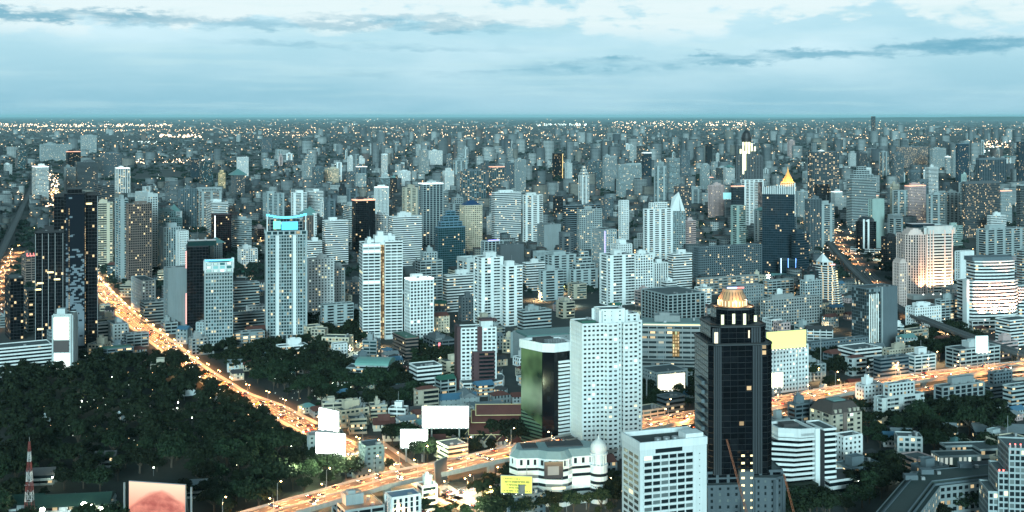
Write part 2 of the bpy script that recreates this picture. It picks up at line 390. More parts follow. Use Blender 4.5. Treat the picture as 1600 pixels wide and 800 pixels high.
    def done(s):
        for key, (b, mat) in s.parts.items():
            part = key[0]
            if b.f: b.build(part, mat, s.root)
        if s.wins:
            c, q = math.cos(s.th), math.sin(s.th); L = s.root.location; sc = []
            for wd in s.wins:
                x, y = L.x + wd[0] * c - wd[1] * q, L.y + wd[0] * q + wd[1] * c; a = wd[3] + s.th; nx, ny = math.sin(a), -math.cos(a)
                f = (-x * nx - y * ny) / math.hypot(x, y); px, py = pix(x, y, wd[2]); vis = f > .05 and 0 < px < 1600 and py < 800
                sc.append((not vis, -f * wd[4] * wd[5], -wd[2], s.rnd.random(), wd))
            sc.sort(key=lambda t: t[:4]); rest = {}
            for i, (_, _, _, rr, wd) in enumerate(sc):
                k = s.rnd.random(); mat = M_WIN if k > s.lit else (M_WINW if s.rnd.random() < s.warm else M_WINC)
                if mat is M_WIN and s.rnd.random() < .15: mat = M_CURT
                if i < 100:
                    o = bpy.data.objects.new('window', unit_window(mat)); COL.objects.link(o); o.parent = s.root; o.location = wd[:3]; o.rotation_euler = (0, 0, wd[3]); o.scale = (wd[4], 1, wd[5])
                else:
                    b = rest.setdefault(mat.name, (MB(), mat))[0]; u = (math.cos(wd[3]), math.sin(wd[3])); b.obox(wd[:2], u, -wd[4] / 2, wd[4] / 2, -.04, .07, wd[2], wd[2] + wd[5])
            if rest:
                B = MB(); ms = []
                for b, mat in rest.values():
                    k = len(B.v); B.v += b.v; B.f += [tuple(i + k for i in f) for f in b.f]; B.uv += b.uv; B.mi += [len(ms)] * len(b.f); ms.append(mat)
                tag(B.build('glazing', ms, s.root), kind='stuff')
        return s.root
M_WIN = solid('window glass', (.010, .018, .022), .32, .2); M_CURT = solid('curtained window', (.13, .16, .16), .3, .2)
M_WIN.node_tree.nodes['Principled BSDF'].inputs['Specular IOR Level'].default_value = .12
M_WINW = emit('warm lit window', (1.0, .76, .42), .9, False); M_WINC = emit('cool lit window', (.80, 1.0, .82), .8, False)
M_RED = emit('red roof lamp', (1.0, .12, .10), 6, False); M_NEONB = emit('blue neon', (.15, .35, 1.0), 3.0, False); M_NEONW = emit('white neon', (.75, .9, 1.0), 2.2, False); M_NEONC = emit('cyan crown light', (.12, .62, .95), 1.1)
M_NEONP = emit('violet neon', (.35, .30, 1.0), 2.4, False); M_GOLDL = emit('gold crown light', (1.0, .62, .22), 1.5); M_PINKL = emit('pink crown light', (1.0, .62, .42), 1.0); M_WHITEL = emit('white flood', (1.0, .97, .85), 4.0); M_GREENL = emit('green sign', (.25, 1.0, .45), 1.6, False)
M_REDL = emit('red sign', (1.0, .16, .14), 2.5, False); M_WARML = emit('warm strip', (1.0, .72, .36), 1.6, False)

def roof_part(b, kind, P, z):
    xs = [p[0] for p in P]; ys = [p[1] for p in P]; x0, x1, y0, y1 = min(xs), max(xs), min(ys), max(ys); w, d = x1 - x0, y1 - y0; cx, cy = (x0 + x1) / 2, (y0 + y1) / 2; z += .3
    if kind in ('flat', ''): b.clutter(P, z - .3)
    elif kind == 'bare': b.clutter(P, z - .3, False, 0)
    elif kind == 'setback':
        Q = rect(w * .6, d * .6, x0 + w * .2, y0 + d * .2); b.vol(Q, z, z + 9, 'grid'); b.clutter(Q, z + 9)
    elif kind == 'steps':
        zz = z
        for k, f in enumerate((.78, .55, .32)): Q = rect(w * f, d * f, cx - w * f / 2, cy - d * f / 2); b.vol(Q, zz, zz + 7, 'strip'); zz += 7.6
        b.clutter(Q, zz - .6, False, 0)
    elif kind == 'pyr': b.p('roof', M_TEALROOF).frustum(cx, cy, max(w, d) * .6, .3, z, z + min(w, d) * .7, 4, ph=math.pi / 4)
    elif kind == 'bluehip': b.p('hip_roof', solid('navy roof', (.02, .06, .14), .5, .3)).hip(x0, y0, x1, y1, z + .4, min(w, d) * .38, .2)
    elif kind == 'redhip': b.p('hip_roof', M_REDROOF).hip(x0, y0, x1, y1, z + .3, min(w, d) * .3, .6)
    elif kind == 'crown':                               # open frame of fins round a plant room
        m = b.p('crown_frame', b.wall); ph = 6.5
        b.p('plant_room', M_PLANT).box(x0 + w * .2, y0 + d * .2, z, x1 - w * .2, y1 - d * .2, z + 4.5)
        for k in range(9):
            t = k / 8; m.box(x0 + t * (w - .8), y0 - .2, z, x0 + t * (w - .8) + .8, y0 + .6, z + ph); m.box(x0 - .2, y0 + t * (d - .8), z + .01, x0 + .6, y0 + t * (d - .8) + .8, z + ph - .01)
        ring(m, offset(P, .35), offset(P, -.7), z + ph - 1.2, z + ph + .2)
    elif kind == 'spire':
        Q = rect(w * .5, d * .5, x0 + w * .25, y0 + d * .25); b.vol(Q, z, z + 8, 'vert'); b.p('spire', M_METAL).frustum(cx, cy, 1.2, .1, z + 8, z + 30, 6)
    elif kind == 'lit':                                  # floodlit parapet band
        b.p('crown_light', M_WHITEL2).prism(offset(P, .5), z + .9, z + 2.2, bottom=True); b.clutter(P, z + 1.9)
    elif kind == 'redlit':
        b.p('crown_light', M_REDW).prism(offset(P, .5), z + .9, z + 2.4, bottom=True); b.clutter(P, z + 2.1)
    elif kind == 'mech':                                 # solid tall parapet wall
        ring(b.p('parapet', b.wall), offset(P, .5), offset(P, -.3), z, z + 4.5); b.clutter(P, z - .3)
M_PINKL2 = emit("pink dome lamp", (1.0, .58, .38), 1.4, False); M_GOLDL2 = emit("gold dome lamp", (1.0, .68, .34), 1.6, False); M_NEONP2 = emit("violet crown lamp", (.45, .5, 1.0), 2.0, False); M_NEONW2 = emit("pale blue neon", (.6, .75, 1.0), 2.5, False)
M_WHITEL2 = emit('white parapet light', (.95, 1.0, .95), 1.6, False); M_REDW = emit('red parapet light', (1.0, .40, .25), 1.5, False)
HAND = []
TABLE = """
148,148,176,318,425|slabs|cream|grey|flat|apartment_tower|cream ribbed tower|cream ribbed apartment tower close behind the dark patterned twin tower|
147,160,179,290,400|band|darkgrey|black|flat|office_tower|dark banded slab|dark banded slab with pale parapet behind the cream ribbed tower|
180,188,200,312,442|slabs|pale|teal|flat|apartment_tower|slim pale tower|slim pale tower squeezed against the brown tower by the boulevard|
206,231,246,308,428|grid|offwhite|dark|mech|apartment_tower|white grid tower|white gridded tower showing tall blank parapet behind the brown tower|lit=.03
197,201,237,320,444|fine|brown|dark|flat|apartment_tower|brown tower|brown apartment tower with yellow windows beside the lit boulevard|lit=.12
238,256,284,332,420|fine|teal|teal|setback|apartment_tower|teal glass condo|teal glass condo with setback top right of the brown tower|
250,256,282,356,432|vert|pale|teal|flat|apartment_tower|pale fluted block|pale fluted block standing in front of the teal glass condo|
276,281,294,362,435|punch|white|dark|bare|apartment_tower|narrow white block|narrow white block with a windowless flank above the black tower|
206,222,242,440,490|punch|white|dark|bare|office_block|eight storey white block|eight storey white office block on the boulevard's right kerb|win
219,226,262,474,508|band|concrete|dark|bare|car_park|low brown parking block|low concrete parking block between white office and grey slab|
257,262,293,420,520|punch|grey|dark|bare|office_tower|windowless grey slab|grey slab tower with a windowless face beside the boulevard|blank=0
330,336,361,336,398|glass|maroon|black|bare|office_tower|maroon tower|maroon glass tower with one brightly lit white edge|edge=w
279,283,307,296,362|vert|slate|teal|flat|apartment_tower|dark ribbed twin|dark ribbed apartment block left of the brown fronted block|
307,315,346,295,362|slabs|pale|brown|crown|apartment_tower|brown fronted block|pale frame block with brown glazed centre and open crown|
322,331,356,317,368|band|white|dark|flat|apartment_tower|white stepped banded block|white banded block in front of the brown fronted frame block|
362,366,393,344,392|band|pale|grey|flat|apartment_tower|pale banded block|pale banded block right behind the maroon tower|
372,377,402,390,420|grid|white|dark|flat|office_block|bright white lowrise|bright white office block with lit foot in front of maroon tower|lit=.3
362,366,405,444,480|band|pale|dark|bare|office_block|long pale wing|long pale low wing to the right of the blue lit tower|
370,372,388,246,283|grid|white|grey|bare|apartment_tower|lone white slab|lone white gridded slab far off in the low city|
297,299,311,248,286|glass|slate|blue|bare|office_tower|dark far slab|dark slim slab far off among low roofs|
312,316,333,252,292|glass|darkgrey|teal|flat|office_tower|second dark far slab|wider dark slab beside the slim dark one far off|
341,343,352,266,300|fine|gold|grey|spire|office_tower|gold lit spire tower|slim gold lit tower with a small spire far off|lit=.35
408,410,425,217,238|grid|slate|blue|bare|apartment_tower|hazy grey block|hazy grey block alone near the far fields|
411,414,428,250,268|grid|pale|grey|flat|apartment_tower|hazy pale block|hazy pale block below the hazy grey one|
472,475,492,240,297|fine|pale|grey|steps|apartment_tower|pale stepped twin|pale tower with stepped top, left one of a far pair|
488,491,505,262,300|fine|slate|teal|flat|apartment_tower|grey far twin|grey green tower, right one of a far pair|
508,511,529,264,297|vert|cream|brown|flat|apartment_tower|gold washed block|block washed with yellow floodlight far off|lit=.4
541,545,560,270,300|fine|slate|grey|flat|apartment_tower|grey trio block|grey block of the far trio beside the gold washed block|
556,560,572,272,302|grid|pale|grey|bare|apartment_tower|pale trio block|pale block of the far trio beside the gold washed block|
411,417,444,303,350|condo|pale|teal|flat|apartment_tower|pale condo behind crown|pale balconied condo behind the cyan crowned tower|
455,459,479,302,350|slabs|white|teal|flat|apartment_tower|white ribbed condo|white ribbed condo left of the white grid condo|
480,483,505,300,345|band|white|grey|flat|apartment_tower|white far banded block|white banded block behind and right of the cyan crown|
477,481,503,378,420|band|white|dark|flat|apartment_tower|stepped white block|white block with stepped roof right beside the cyan crowned tower|
504,508,544,346,415|band|white|dark|flat|apartment_tower|twin banded slab|white slab split in two banded halves near the black glass tower|
550,556,586,315,400|glass|black|black|redlit|office_tower|black tower with red crown|black glass tower with a glowing red roof edge|lit=.05
585,588,607,294,345|vert|white|teal|lit|apartment_tower|white tower behind red crown|tall white ribbed tower behind the black glass one|
586,589,606,336,390|fine|white|blue|flat|apartment_tower|pale blue gridded tower|pale blue gridded tower beneath the tall white ribbed one|
478,482,521,406,506|punch|white|dark|flat|apartment_tower|white punched condo|white condo with rows of punched windows right of the cyan crown|win
516,521,538,420,490|punch|offwhite|dark|flat|apartment_tower|narrow white condo|narrower white condo joined behind the punched white one|
501,506,552,478,520|condo|pale|dark|bare|apartment_block|low pale flats|low pale flats beyond the trees, left of the white banded hero|
608,614,659,340,420|band|white|dark|flat|office_tower|white banded office|white banded office with a blank square top|
654,661,692,289,390|frame|pale|blue|lit|office_tower|lit frame tower|dark tower framed by a bright white lit portal top|
680,685,727,332,430|glass|blue|green|steps|office_tower|green glass tower|dark green glass tower with stepped shoulders|lit=.05
719,727,753,322,402|grid|cream|brown|bluehip|apartment_tower|cream tower with navy roof|cream tower with a navy hipped roof|
768,773,814,302,384|band|white|blue|flat|office_tower|crisp banded slab|crisp white and blue banded slab with pale left flank|
649,657,691,396,492|strip|pale|dark|setback|apartment_tower|terraced tower|pale tower with terraced top between hotel and green glass|
633,641,677,440,538|grid|white|dark|lit|hotel_tower|white grid hotel|white gridded hotel with glowing roof terrace|win lit=.05
692,698,742,432,488|band|white|dark|flat|apartment_block|broad banded flats|broad white banded flats below the green glass tower|
718,722,741,466,502|punch|darkgrey|dark|flat|office_block|small dark block|small dark grey block left of the tall white condo pair|
740,752,786,404,508|condo|white|dark|flat|apartment_tower|tall white condo|taller of two adjoining white condos with dark balcony lines|win
783,790,816,417,510|condo|white|dark|flat|apartment_tower|shorter white condo|shorter of two adjoining white condos with dark balcony lines|
776,782,818,384,440|punch|darkgrey|black|bare|office_tower|blank dark block|dark windowless block behind the two white condos|blank=0
752,757,786,378,420|frame|pale|dark|bare|hotel_tower|violet rooftop block|pale block with a violet lit roof bar|top=p
622,625,641,268,298|grid|white|grey|flat|apartment_tower|white far block|white block with glowing foot far behind the banded office|
668,671,691,236,262|vert|white|grey|flat|apartment_tower|ribbed white far block|ribbed white block on the far skyline mid frame|
692,696,709,263,299|vert|white|grey|spire|apartment_tower|slim spired far tower|slim white tower with spire far behind lit frame tower|
708,712,731,241,288|slabs|pale|grey|steps|apartment_tower|stepped pale far tower|stepped pale tower far behind the cream one|
719,723,759,268,325|frame|slate|teal|flat|apartment_tower|yellow lit frame block|grey frame block with many yellow windows behind the cream tower|lit=.3
764,769,791,262,310|frame|slate|teal|redlit|apartment_tower|amber topped block|slate frame block with an amber lit top|lit=.2
789,792,803,255,310|vert|slate|blue|flat|apartment_tower|dark ribbed slab|dark ribbed slab just left of the pale ribbed tower|
803,806,821,250,310|vert|pale|blue|flat|apartment_tower|pale ribbed tower|pale ribbed tower left of the black and gold slab|
817,821,848,306,390|condo|white|black|flat|apartment_tower|white stepped condo|white condo cut by a black stepped strip|
840,850,876,352,405|punch|grey|dark|bare|office_tower|grey blank topped block|grey block with blank right face and dark spire behind|blank=0
863,866,879,240,280|glass|black|black|bare|office_tower|black and gold slab|slim black slab with one gold lit edge|edge=g
880,884,938,322,402|band|slate|black|bare|office_tower|wide dark banded tower|wide dark banded tower behind the white gridded condo|
901,906,940,328,402|grid|pale|dark|flat|apartment_tower|pale gridded condo|pale gridded condo before the wide dark banded tower|
925,945,963,360,440|punch|pale|dark|bare|office_tower|violet neon block|pale block with a vertical violet neon edge|edge=p lit=.25
937,953,991,400,478|slabs|white|dark|flat|apartment_tower|white louvred slab|white slab with two columns of dark louvred balconies|win
988,993,1020,400,470|grid|white|dark|flat|apartment_tower|white gridded wing|white gridded wing behind the louvred slab|
968,971,982,314,385|punch|white|black|bare|office_tower|white pylon|slim white pylon building with a rounded black side|
890,896,934,396,455|condo|pale|dark|steps|apartment_block|terraced flats|pale terraced flats above the grassy mound|
850,862,900,400,452|condo|pale|dark|flat|apartment_block|beige stepped flats|stepped flats with planted terraces beneath the dark banded tower|
817,822,851,412,455|band|white|dark|flat|apartment_block|white bowed flats|white banded flats left of the grassy mound|
809,818,861,488,540|band|pale|dark|flat|apartment_block|bowed pale flats|low bowed pale flats behind the green mirrored tower|
1005,1011,1051,318,415|condo|white|black|setback|apartment_tower|black and white condo|tall white condo with black vertical recesses|
1070,1073,1087,346,400|band|pink|dark|flat|hotel_tower|pink banded block|small pink banded block right of the crystal tower|
1040,1046,1062,248,315|band|pale|teal|bare|office_tower|teal banded drum|teal banded office with a brown top far off|
1062,1065,1078,237,290|grid|slate|grey|flat|apartment_tower|grey far slab|grey slab just right of the teal banded office|
1022,1027,1041,254,330|slabs|pale|teal|setback|apartment_tower|pale tower left of drum|pale narrow tower left of the teal banded office|
1094,1097,1108,258,312|vert|pale|teal|flat|apartment_tower|slim pale ribbed tower|slim pale ribbed tower between the crystal and gold towers|
1130,1134,1148,262,308|band|white|teal|pyr|apartment_tower|pointed banded tower|white banded tower with a pointed roof|
1107,1111,1131,290,345|vert|pink|dark|flat|hotel_tower|dusky pink tower|dusky pink ribbed tower beneath the pointed banded tower|
1157,1163,1193,282,362|condo|white|dark|bare|apartment_tower|poster condo|white condo with a tall dark portrait poster|poster
1044,1052,1081,398,452|band|white|dark|flat|apartment_tower|white banded hexagon|white banded tower block left of the wide dark hotel|
1017,1022,1043,412,460|vert|white|dark|flat|office_block|striped white block|striped white block with dark vertical slots|
1084,1092,1190,388,442|grid|slate|dark|bare|hotel_tower|wide dark hotel|wide dark gridded hotel with lit restaurant at its foot|lit=.08
1003,1044,1101,462,520|frame|pale|dark|bare|office_block|teal roofed complex|pale framed block with a teal stepped roof|lit=.03
1113,1119,1150,478,540|punch|pale|dark|flat|office_block|pale block behind dome|pale block left of the glowing domed tower|
1238,1243,1264,366,440|band|navy|blue|flat|office_tower|navy banded wing|navy banded wing right of the striped crown tower|
1192,1203,1262,545,616|punch|white|dark|bare|office_block|yellow hoarding block|white block beneath the giant yellow hoarding|win
1262,1270,1311,238,330|frame|slate|dark|bare|apartment_tower|gold lit frame tower|big slate frame tower dotted with gold windows|lit=.28
1272,1277,1296,288,345|glass|darkgrey|black|bare|office_tower|black block before frame tower|black block standing before the gold lit frame tower|
1258,1264,1283,312,395|vert|slate|dark|flat|apartment_tower|grey slotted tower|grey slotted tower left of the lit block|
1281,1284,1303,320,392|slabs|pale|dark|flat|apartment_tower|lit grey stepped tower|pale tower with brightly lit stepped top|lit=.2
1323,1331,1369,262,360|band|pale|dark|steps|office_tower|stepped stone tower|broad pale stepped tower with bright top|lit=.04
1341,1345,1372,308,352|grid|cream|dark|redlit|apartment_tower|warm topped block|cream block with a warm lit top below the stepped stone tower|lit=.15
1360,1363,1381,312,395|punch|palegreen|dark|bare|office_tower|plain green slab|plain pale green slab behind the black capsule tower|blank=0
1331,1354,1401,452,546|glass|slate|grey|bare|office_tower|grey slotted office|grey office with tall lit slots beside the sky train line|slots
1496,1500,1521,394,448|punch|white|dark|bare|apartment_tower|white windowless slab|white slab with one dark slit right of the floodlit hotel|blank=0
1526,1540,1600,360,432|slabs|pale|dark|flat|apartment_tower|teal balconied condo|pale balconied condo with one yellow lit stair strip|
1503,1508,1562,288,372|fine|darkgrey|dark|mech|hotel_tower|gold dotted hotel|big drab grey hotel dotted with gold windows|lit=.2
1525,1530,1572,250,320|frame|slate|blue|mech|apartment_tower|frame tower with round hat|dark frame tower with a round pale top|lit=.1
1400,1402,1450,230,262|vert|slate|brown|flat|apartment_tower|gold ribbed row|long ribbed row of flats with gold light strips|lit=.35
1453,1457,1478,232,265|vert|pale|grey|flat|apartment_tower|pale block by gold row|pale block right of the gold ribbed row|
1414,1420,1446,292,350|grid|pink|dark|redlit|apartment_tower|rose lit block|rose tinted block with an orange lit edge|lit=.15
1448,1451,1465,262,330|band|white|grey|flat|apartment_tower|white slim tower|slim white tower behind the rose lit block|
1493,1497,1514,225,290|glass|blue|blue|bare|office_tower|hazy blue slab|hazy blue slab behind the gold dotted hotel|
1588,1592,1612,222,300|glass|slate|blue|bare|office_tower|hazy slab at edge|hazy slate slab at the frame's right edge|
1588,1594,1612,290,370|glass|pale|black|bare|office_tower|black portal block|black glass block in a pale portal at the right edge|
1360,1361,1368,182,222|glass|slate|blue|bare|office_tower|lone skyline tower|lone dark tower breaking the horizon|
1393,1397,1412,240,290|fine|slate|grey|flat|apartment_tower|slate tower near gold row|slate tower left of the gold ribbed row|
1470,1477,1500,302,362|condo|pale|dark|flat|apartment_tower|pale condo by rose block|pale condo between rose block and gold dotted hotel|
1448,1454,1476,305,368|slabs|pale|dark|flat|apartment_tower|lit stair condo|pale condo with orange lit stair|lit=.12
1543,1548,1572,338,376|band|white|grey|flat|office_block|white canted block|white block with canted corner below the gold dotted hotel|
62,64,112,226,252|vert|pale|grey|flat|apartment_tower|wide far slab|wide pale slab block far off over the left district|
126,128,151,212,240|grid|pale|grey|flat|apartment_tower|pale far block|pale block near the lit far road|
25,28,41,235,264|glass|slate|teal|bare|office_tower|dark left block|small dark block near the railway viaduct|
50,56,76,262,320|band|white|grey|lit|office_tower|white lit complex|white complex with lit cornice beside the bright street|lit=.2
103,106,126,238,280|glass|black|black|redlit|office_tower|black block with red bar|black block topped with a red light bar|
117,121,153,254,312|band|darkgrey|dark|flat|apartment_tower|dark banded far block|dark banded block behind the patterned tower|
100,103,118,262,312|fine|grey|dark|flat|apartment_tower|grey gridded far block|grey gridded block left of the dark banded one|
157,160,189,240,275|vert|slate|dark|flat|apartment_tower|slate ribbed block|slate ribbed block with a lit edge in the left distance|
180,185,203,264,310|frame|white|dark|lit|office_tower|white lit arch block|white portal block lit from inside by the far boulevard|lit=.25
86,94,115,315,400|fine|slate|dark|flat|apartment_tower|slate tower by street|slate tower left behind the patterned tower|lit=.15
34,40,58,402,455|strip|brown|dark|flat|office_block|violet sided block|dark block with a red rooftop sign by the left street|top=r
8,16,37,436,532|glass|black|black|bare|office_tower|plain black slab|plain black slab at the left edge|
38,44,62,455,520|strip|grey|dark|bare|office_block|lit window block|grey block with a warm lit front behind the black slab|lit=.4
74,78,104,520,570|strip|grey|dark|bare|office_block|grey annex|grey annex block behind the lit hoarding tower|
864,868,880,300,345|glass|darkgrey|black|spire|office_tower|dark spired tower|dark slim tower with spire behind the grey blank topped block|
915,919,941,252,300|fine|slate|teal|flat|apartment_tower|hazy teal tower|hazy teal tower right of the black and gold slab|
942,946,964,245,300|fine|pale|blue|flat|apartment_tower|hazy pale blue tower|hazy pale blue tower with curved dark neighbour|
928,933,966,225,248|grid|pale|grey|flat|apartment_tower|far pale wide block|wide pale block on the far plain|
963,967,1002,258,312|grid|pale|teal|flat|apartment_tower|pale wide condo|wide pale condo left of the narrow pale tower|lit=.1
1003,1007,1018,240,300|glass|slate|blue|lit|office_tower|slate neon edged slab|slate slab with white lit top|
1244,1248,1262,300,350|vert|pale|dark|flat|apartment_tower|pale slot tower|pale slotted tower behind the gold pagoda roof|
1590,1597,1640,392,470|band|pale|dark|flat|apartment_tower|pale edge tower|pale banded tower cut by the right edge|
"""
def add_building(xl, xc, xr, yt, yb, st, wall, glass, roof, name, label, short=None, lit=.095, warm=.6, win=False, blank=(), th=None, group=None, edge=None, top=None, extra=None, cat=None, fh=3.2):
    C, w, d2, t, d = fit(xl, xc, xr, yb, th); h = CH - (yt - HY) * d / F
    cat = cat or ('tower' if 'tower' in name else 'building')
    b = Bld(name, label, cat, C, t, group, wall, glass, lit, warm)
    rh = {'steps': 22, 'setback': 9.5, 'spire': 9, 'mech': 0, 'crown': 6, 'lit': 0}.get(roof, 0); h0 = max(h * .5, h - rh) if d < 6000 else h
    if d > 3500: fh, = (max(fh, 3.6),)
    P = rect(w, d2)
    b.vol(P, 0, h0, st, win=win, blank=blank, fh=fh)
    roof_part(b, roof, P, h0)
    if edge:
        m = {'w': M_NEONW, 'p': M_NEONP, 'g': M_GOLDL}[edge]; x = 0 if edge != 'g' else w
        b.p('edge_light', m).box(x - .9, -.95, 3, x + .5, -.4, h0 - 1)
    if top:
        m = {'p': M_NEONP, 'r': M_REDL}[top]
        if top == 'p': b.p('roof_bar', m).box(w * .2, -.6, h0 + 1.2, w * .8, .2, h0 + 2.4)
    FOOT.append((C.x + (w * math.cos(t) - d2 * math.sin(t)) / 2, C.y + (w * math.sin(t) + d2 * math.cos(t)) / 2, math.hypot(w, d2) / 2))
    if short: LAND.append((short, (xl + xr) / 2, (yt + yb) / 2, (xl, yt, xr, yb)))
    return b, w, d2, h0
def rows():
    for line in TABLE.strip().splitlines():
        g, st, wall, glass, roof, name, short, label, opt = line.split('|'); xl, xc, xr, yt, yb = map(float, g.split(',')); o = {}; extra = []
        for k in opt.split():
            if '=' in k:
                a, v = k.split('='); o[a] = float(v) if a in ('lit', 'warm') else ((int(v),) if a == 'blank' else v)
            else: extra.append(k)
        b, w, d2, h = add_building(xl, xc, xr, yt, yb, st, wall, glass, roof, name, label, short, win='win' in extra, **o)
        if 'poster' in extra:
            b.p('poster', M_POSTER).box(w * .52, -1.1, h * .42, w * .92, -.5, h * .96)
        if 'slots' in extra:
            for k in range(5): b.p('light_slot', M_SLOT).box(w * (.08 + .07 * k), -.75, 6, w * (.08 + .07 * k) + .7, -.3, h - 5)
            b.p('flank_wall', wallm('pale')).box(w * .48, -.9, 0, w * .52, .3, h + 1.4); b.p('flank_wall', wallm('slate')).box(w * .52, -.6, 0, w + .6, .2, h + 1.2)
        if opt == 'top=r':
            for k in range(3): o = MB(); o.box(w * (.1 + .28 * k), -.4, h + 1.2, w * (.1 + .28 * k) + .9, .1, h + 5); o.box(w * (.1 + .28 * k) + .9, -.4, h + 1.2, w * (.1 + .28 * k) + 2.8, .1, h + 2.1); o.build('sign_letter', M_REDL, b.root)
        b.done()
def poster_mat():
    m, nt, p = new_mat('portrait poster'); tc = nd(nt, 'ShaderNodeTexCoord'); n = noise_n(nt, tc.outputs['Object'], .12, 3); c = mixc(nt, rng(nt, n, .42, .6), (.02, .02, .025), (.25, .17, .14)); nt.links.new(c, p.inputs['Base Color']); return m
M_POSTER = poster_mat()
M_SLOT = emit('lit glass slot', (.75, .95, .8), .35, False)
rows()
# ------------------------------------------------------------------ buildings with a shape of their own
def hero(name, label, short, px, yb, th, box=None, cat=None, **kw):
    d = depth(yb); C = Vector(((px - 800) * d / F, d)); b = Bld(name, label, cat or ('tower' if 'tower' in name else 'building'), C, R(th), **kw)
    if box: LAND.append((short, (box[0] + box[2]) / 2, (box[1] + box[3]) / 2, box))
    return b, F / d                                     # the builder and the pixels per metre there
def foot(b, x, y, r):
    c, s = math.cos(b.th), math.sin(b.th); L = b.root.location; FOOT.append((L.x + x * c - y * s, L.y + x * s + y * c, r))
def panel_mat(name, z_fade):
    m, nt, p = new_mat(name); uv = nd(nt, 'ShaderNodeTexCoord'); sx = nd(nt, 'ShaderNodeSeparateXYZ'); nt.links.new(uv.outputs['Object'], sx.inputs[0])
    cx = mth(nt, 'FLOOR', mth(nt, 'MULTIPLY', mth(nt, 'ADD', sx.outputs[0], mth(nt, 'MULTIPLY', mth(nt, 'FLOOR', mth(nt, 'MULTIPLY', sx.outputs[2], .6)), 1.37)), .34)); cz = mth(nt, 'FLOOR', mth(nt, 'MULTIPLY', sx.outputs[2], .6))
    cb = nd(nt, 'ShaderNodeCombineXYZ'); nt.links.new(cx, cb.inputs[0]); nt.links.new(cz, cb.inputs[1]); wn = nd(nt, 'ShaderNodeTexWhiteNoise', noise_dimensions='3D'); nt.links.new(cb.outputs[0], wn.inputs['Vector'])
    pr = rng(nt, sx.outputs[2], 14, z_fade, .98, .03); on = mth(nt, 'LESS_THAN', wn.outputs['Value'], pr)
    nt.links.new(mixc(nt, on, (.004, .008, .014), (.15, .19, .22)), p.inputs['Base Color']); p.inputs['Specular IOR Level'].default_value = .12; p.inputs['Roughness'].default_value = .3; return m
# 1 dark twin tower with the pale panel pattern
b, k = hero('apartment_tower', 'tall black glass twin tower with pale panels scattered up its face', 'patterned black tower', 100, 546, 21, (58, 298, 150, 545), wall='black', glass='black', lit=.02)
GB = glaz('black', .035, .95, 1.6)
b.vol(rect(26, 22, -26, 1), 0, 113, 'glass', par=2, glass=GB); b.clutter(rect(26, 22, -26, 1), 113)
b.vol(rect(9, 15, -9, 5), 0, 147, 'glass', par=2, glass=GB); b.vol(rect(19.5, 24, 0, -2), 0, 150, 'glass', off=.1, par=.5); b.vol([(3, 0), (16.5, 0), (16.5, 18), (3, 18)], 150, 154, 'glass', off=.1, par=.6)
b.vol(rect(11.5, 19, 19.6, 1), 0, 148, 'glass', par=2, glass=GB)
b.p('panelled_face', panel_mat('pale panel pattern', 112)).box(1.6, -2.5, 3, 18.4, -2.05, 149)
for x in (-25.6, -19.5, -14, -8, -1): b.p('metal_fin', M_METAL).box(x - .2, -.1, 0, x + .2, .9, 112)
for x in (30.6,): b.p('metal_fin', M_METAL).box(x - .2, .2, 0, x + .2, .9, 147)
ST_Y = glazing('stair lights', (.02, .02, .02), .72, 1.0, 1.2, .7)
for x in (4.2, 18.9): b.p('stair_light', ST_Y).prism(rect(.7, .3, x, -2.85), 2, 136, cells=(1, 2.2))
for x0, z in ((-24, 64), (-15, 74), (-9, 67), (-26, 58), (20, 139), (-24, 20), (-24, 8)): b.p('lit_floor', M_WARML).box(x0, .55, z, x0 + 5.5, .68, z + 1.6)
foot(b, 0, 10, 32); b.done()
# 2 tower with the cyan crown
b, k = hero('apartment_tower', 'tall pale residential tower with a curved glowing cyan crown', 'cyan crowned tower', 416, 538, 14, (412, 337, 478, 535), wall='pale', glass='teal', lit=.05)
w, h = 39.5, 107
P = rect(w, 26); b.vol(rect(w - 3, 24, 1.5, 1.5), 8, h, 'grid', bw=2.6, pf=.22, sp=.3, off=.2)
for x in (0, 3.2, 8.6, 14, 19.4, 24.8, 30.2, 35.6, 38.4): b.p('pilaster', b.wall).box(x, -.35, 0, x + (1.5 if x in (0, 38.4) else .7), 1.2, h)
for x in (9.5, 26): b.p('white_pier', M_WHITE).box(x, .1, 8, x + 3.1, 1.4, h + 1)
b.p('pilaster', b.wall).box(-.4, 2, 0, 1.1, 26, h)
b.vol(rect(w, 26), h, h + 4, 'frame', par=.4); b.vol(rect(w - 8, 18, 4, 3), h + 4, h + 16, 'glass', glass=glaz('blue', .2, .1, 1.0), cap=True)
b.p('sky_lounge', emit('green lounge light', (.2, .9, .55), .5, False)).box(7, 2.5, h + 6, 14, 2.8, h + 14); b.p('sky_lounge', emit('blue lounge light', (.1, .6, .9), .55, False)).box(15, 2.5, h + 5, 31, 2.8, h + 13)
for x in (.4, w - 1.6): b.p('crown_pier', M_WHITE).box(x, .2, h + 4, x + 1.2, 3, h + 21)
arc = [(i / 12, 3.2 * (2 * i / 12 - 1) ** 2) for i in range(13)]
cb = b.p('crown_light', M_NEONC); cw = b.p('crown_arch', b.wall)
for (a, za), (c, zc) in zip(arc, arc[1:]):
    for B_, y0, y1, o0, o1 in ((cb, -.6, .4, 16.5, 18.4), (cw, .45, 6, 16.6, 18.6)):
        B_.prism([(a * w, y0), (c * w, y0), (c * w, y1), (a * w, y1)], h + o0 + (za + zc) / 2, h + o1 + (za + zc) / 2, bottom=True)
for x in (0, 9, 20, 30, w - 1): b.p('portal_pier', b.wall).box(x, -.6, 0, x + 1.2, .5, 8)
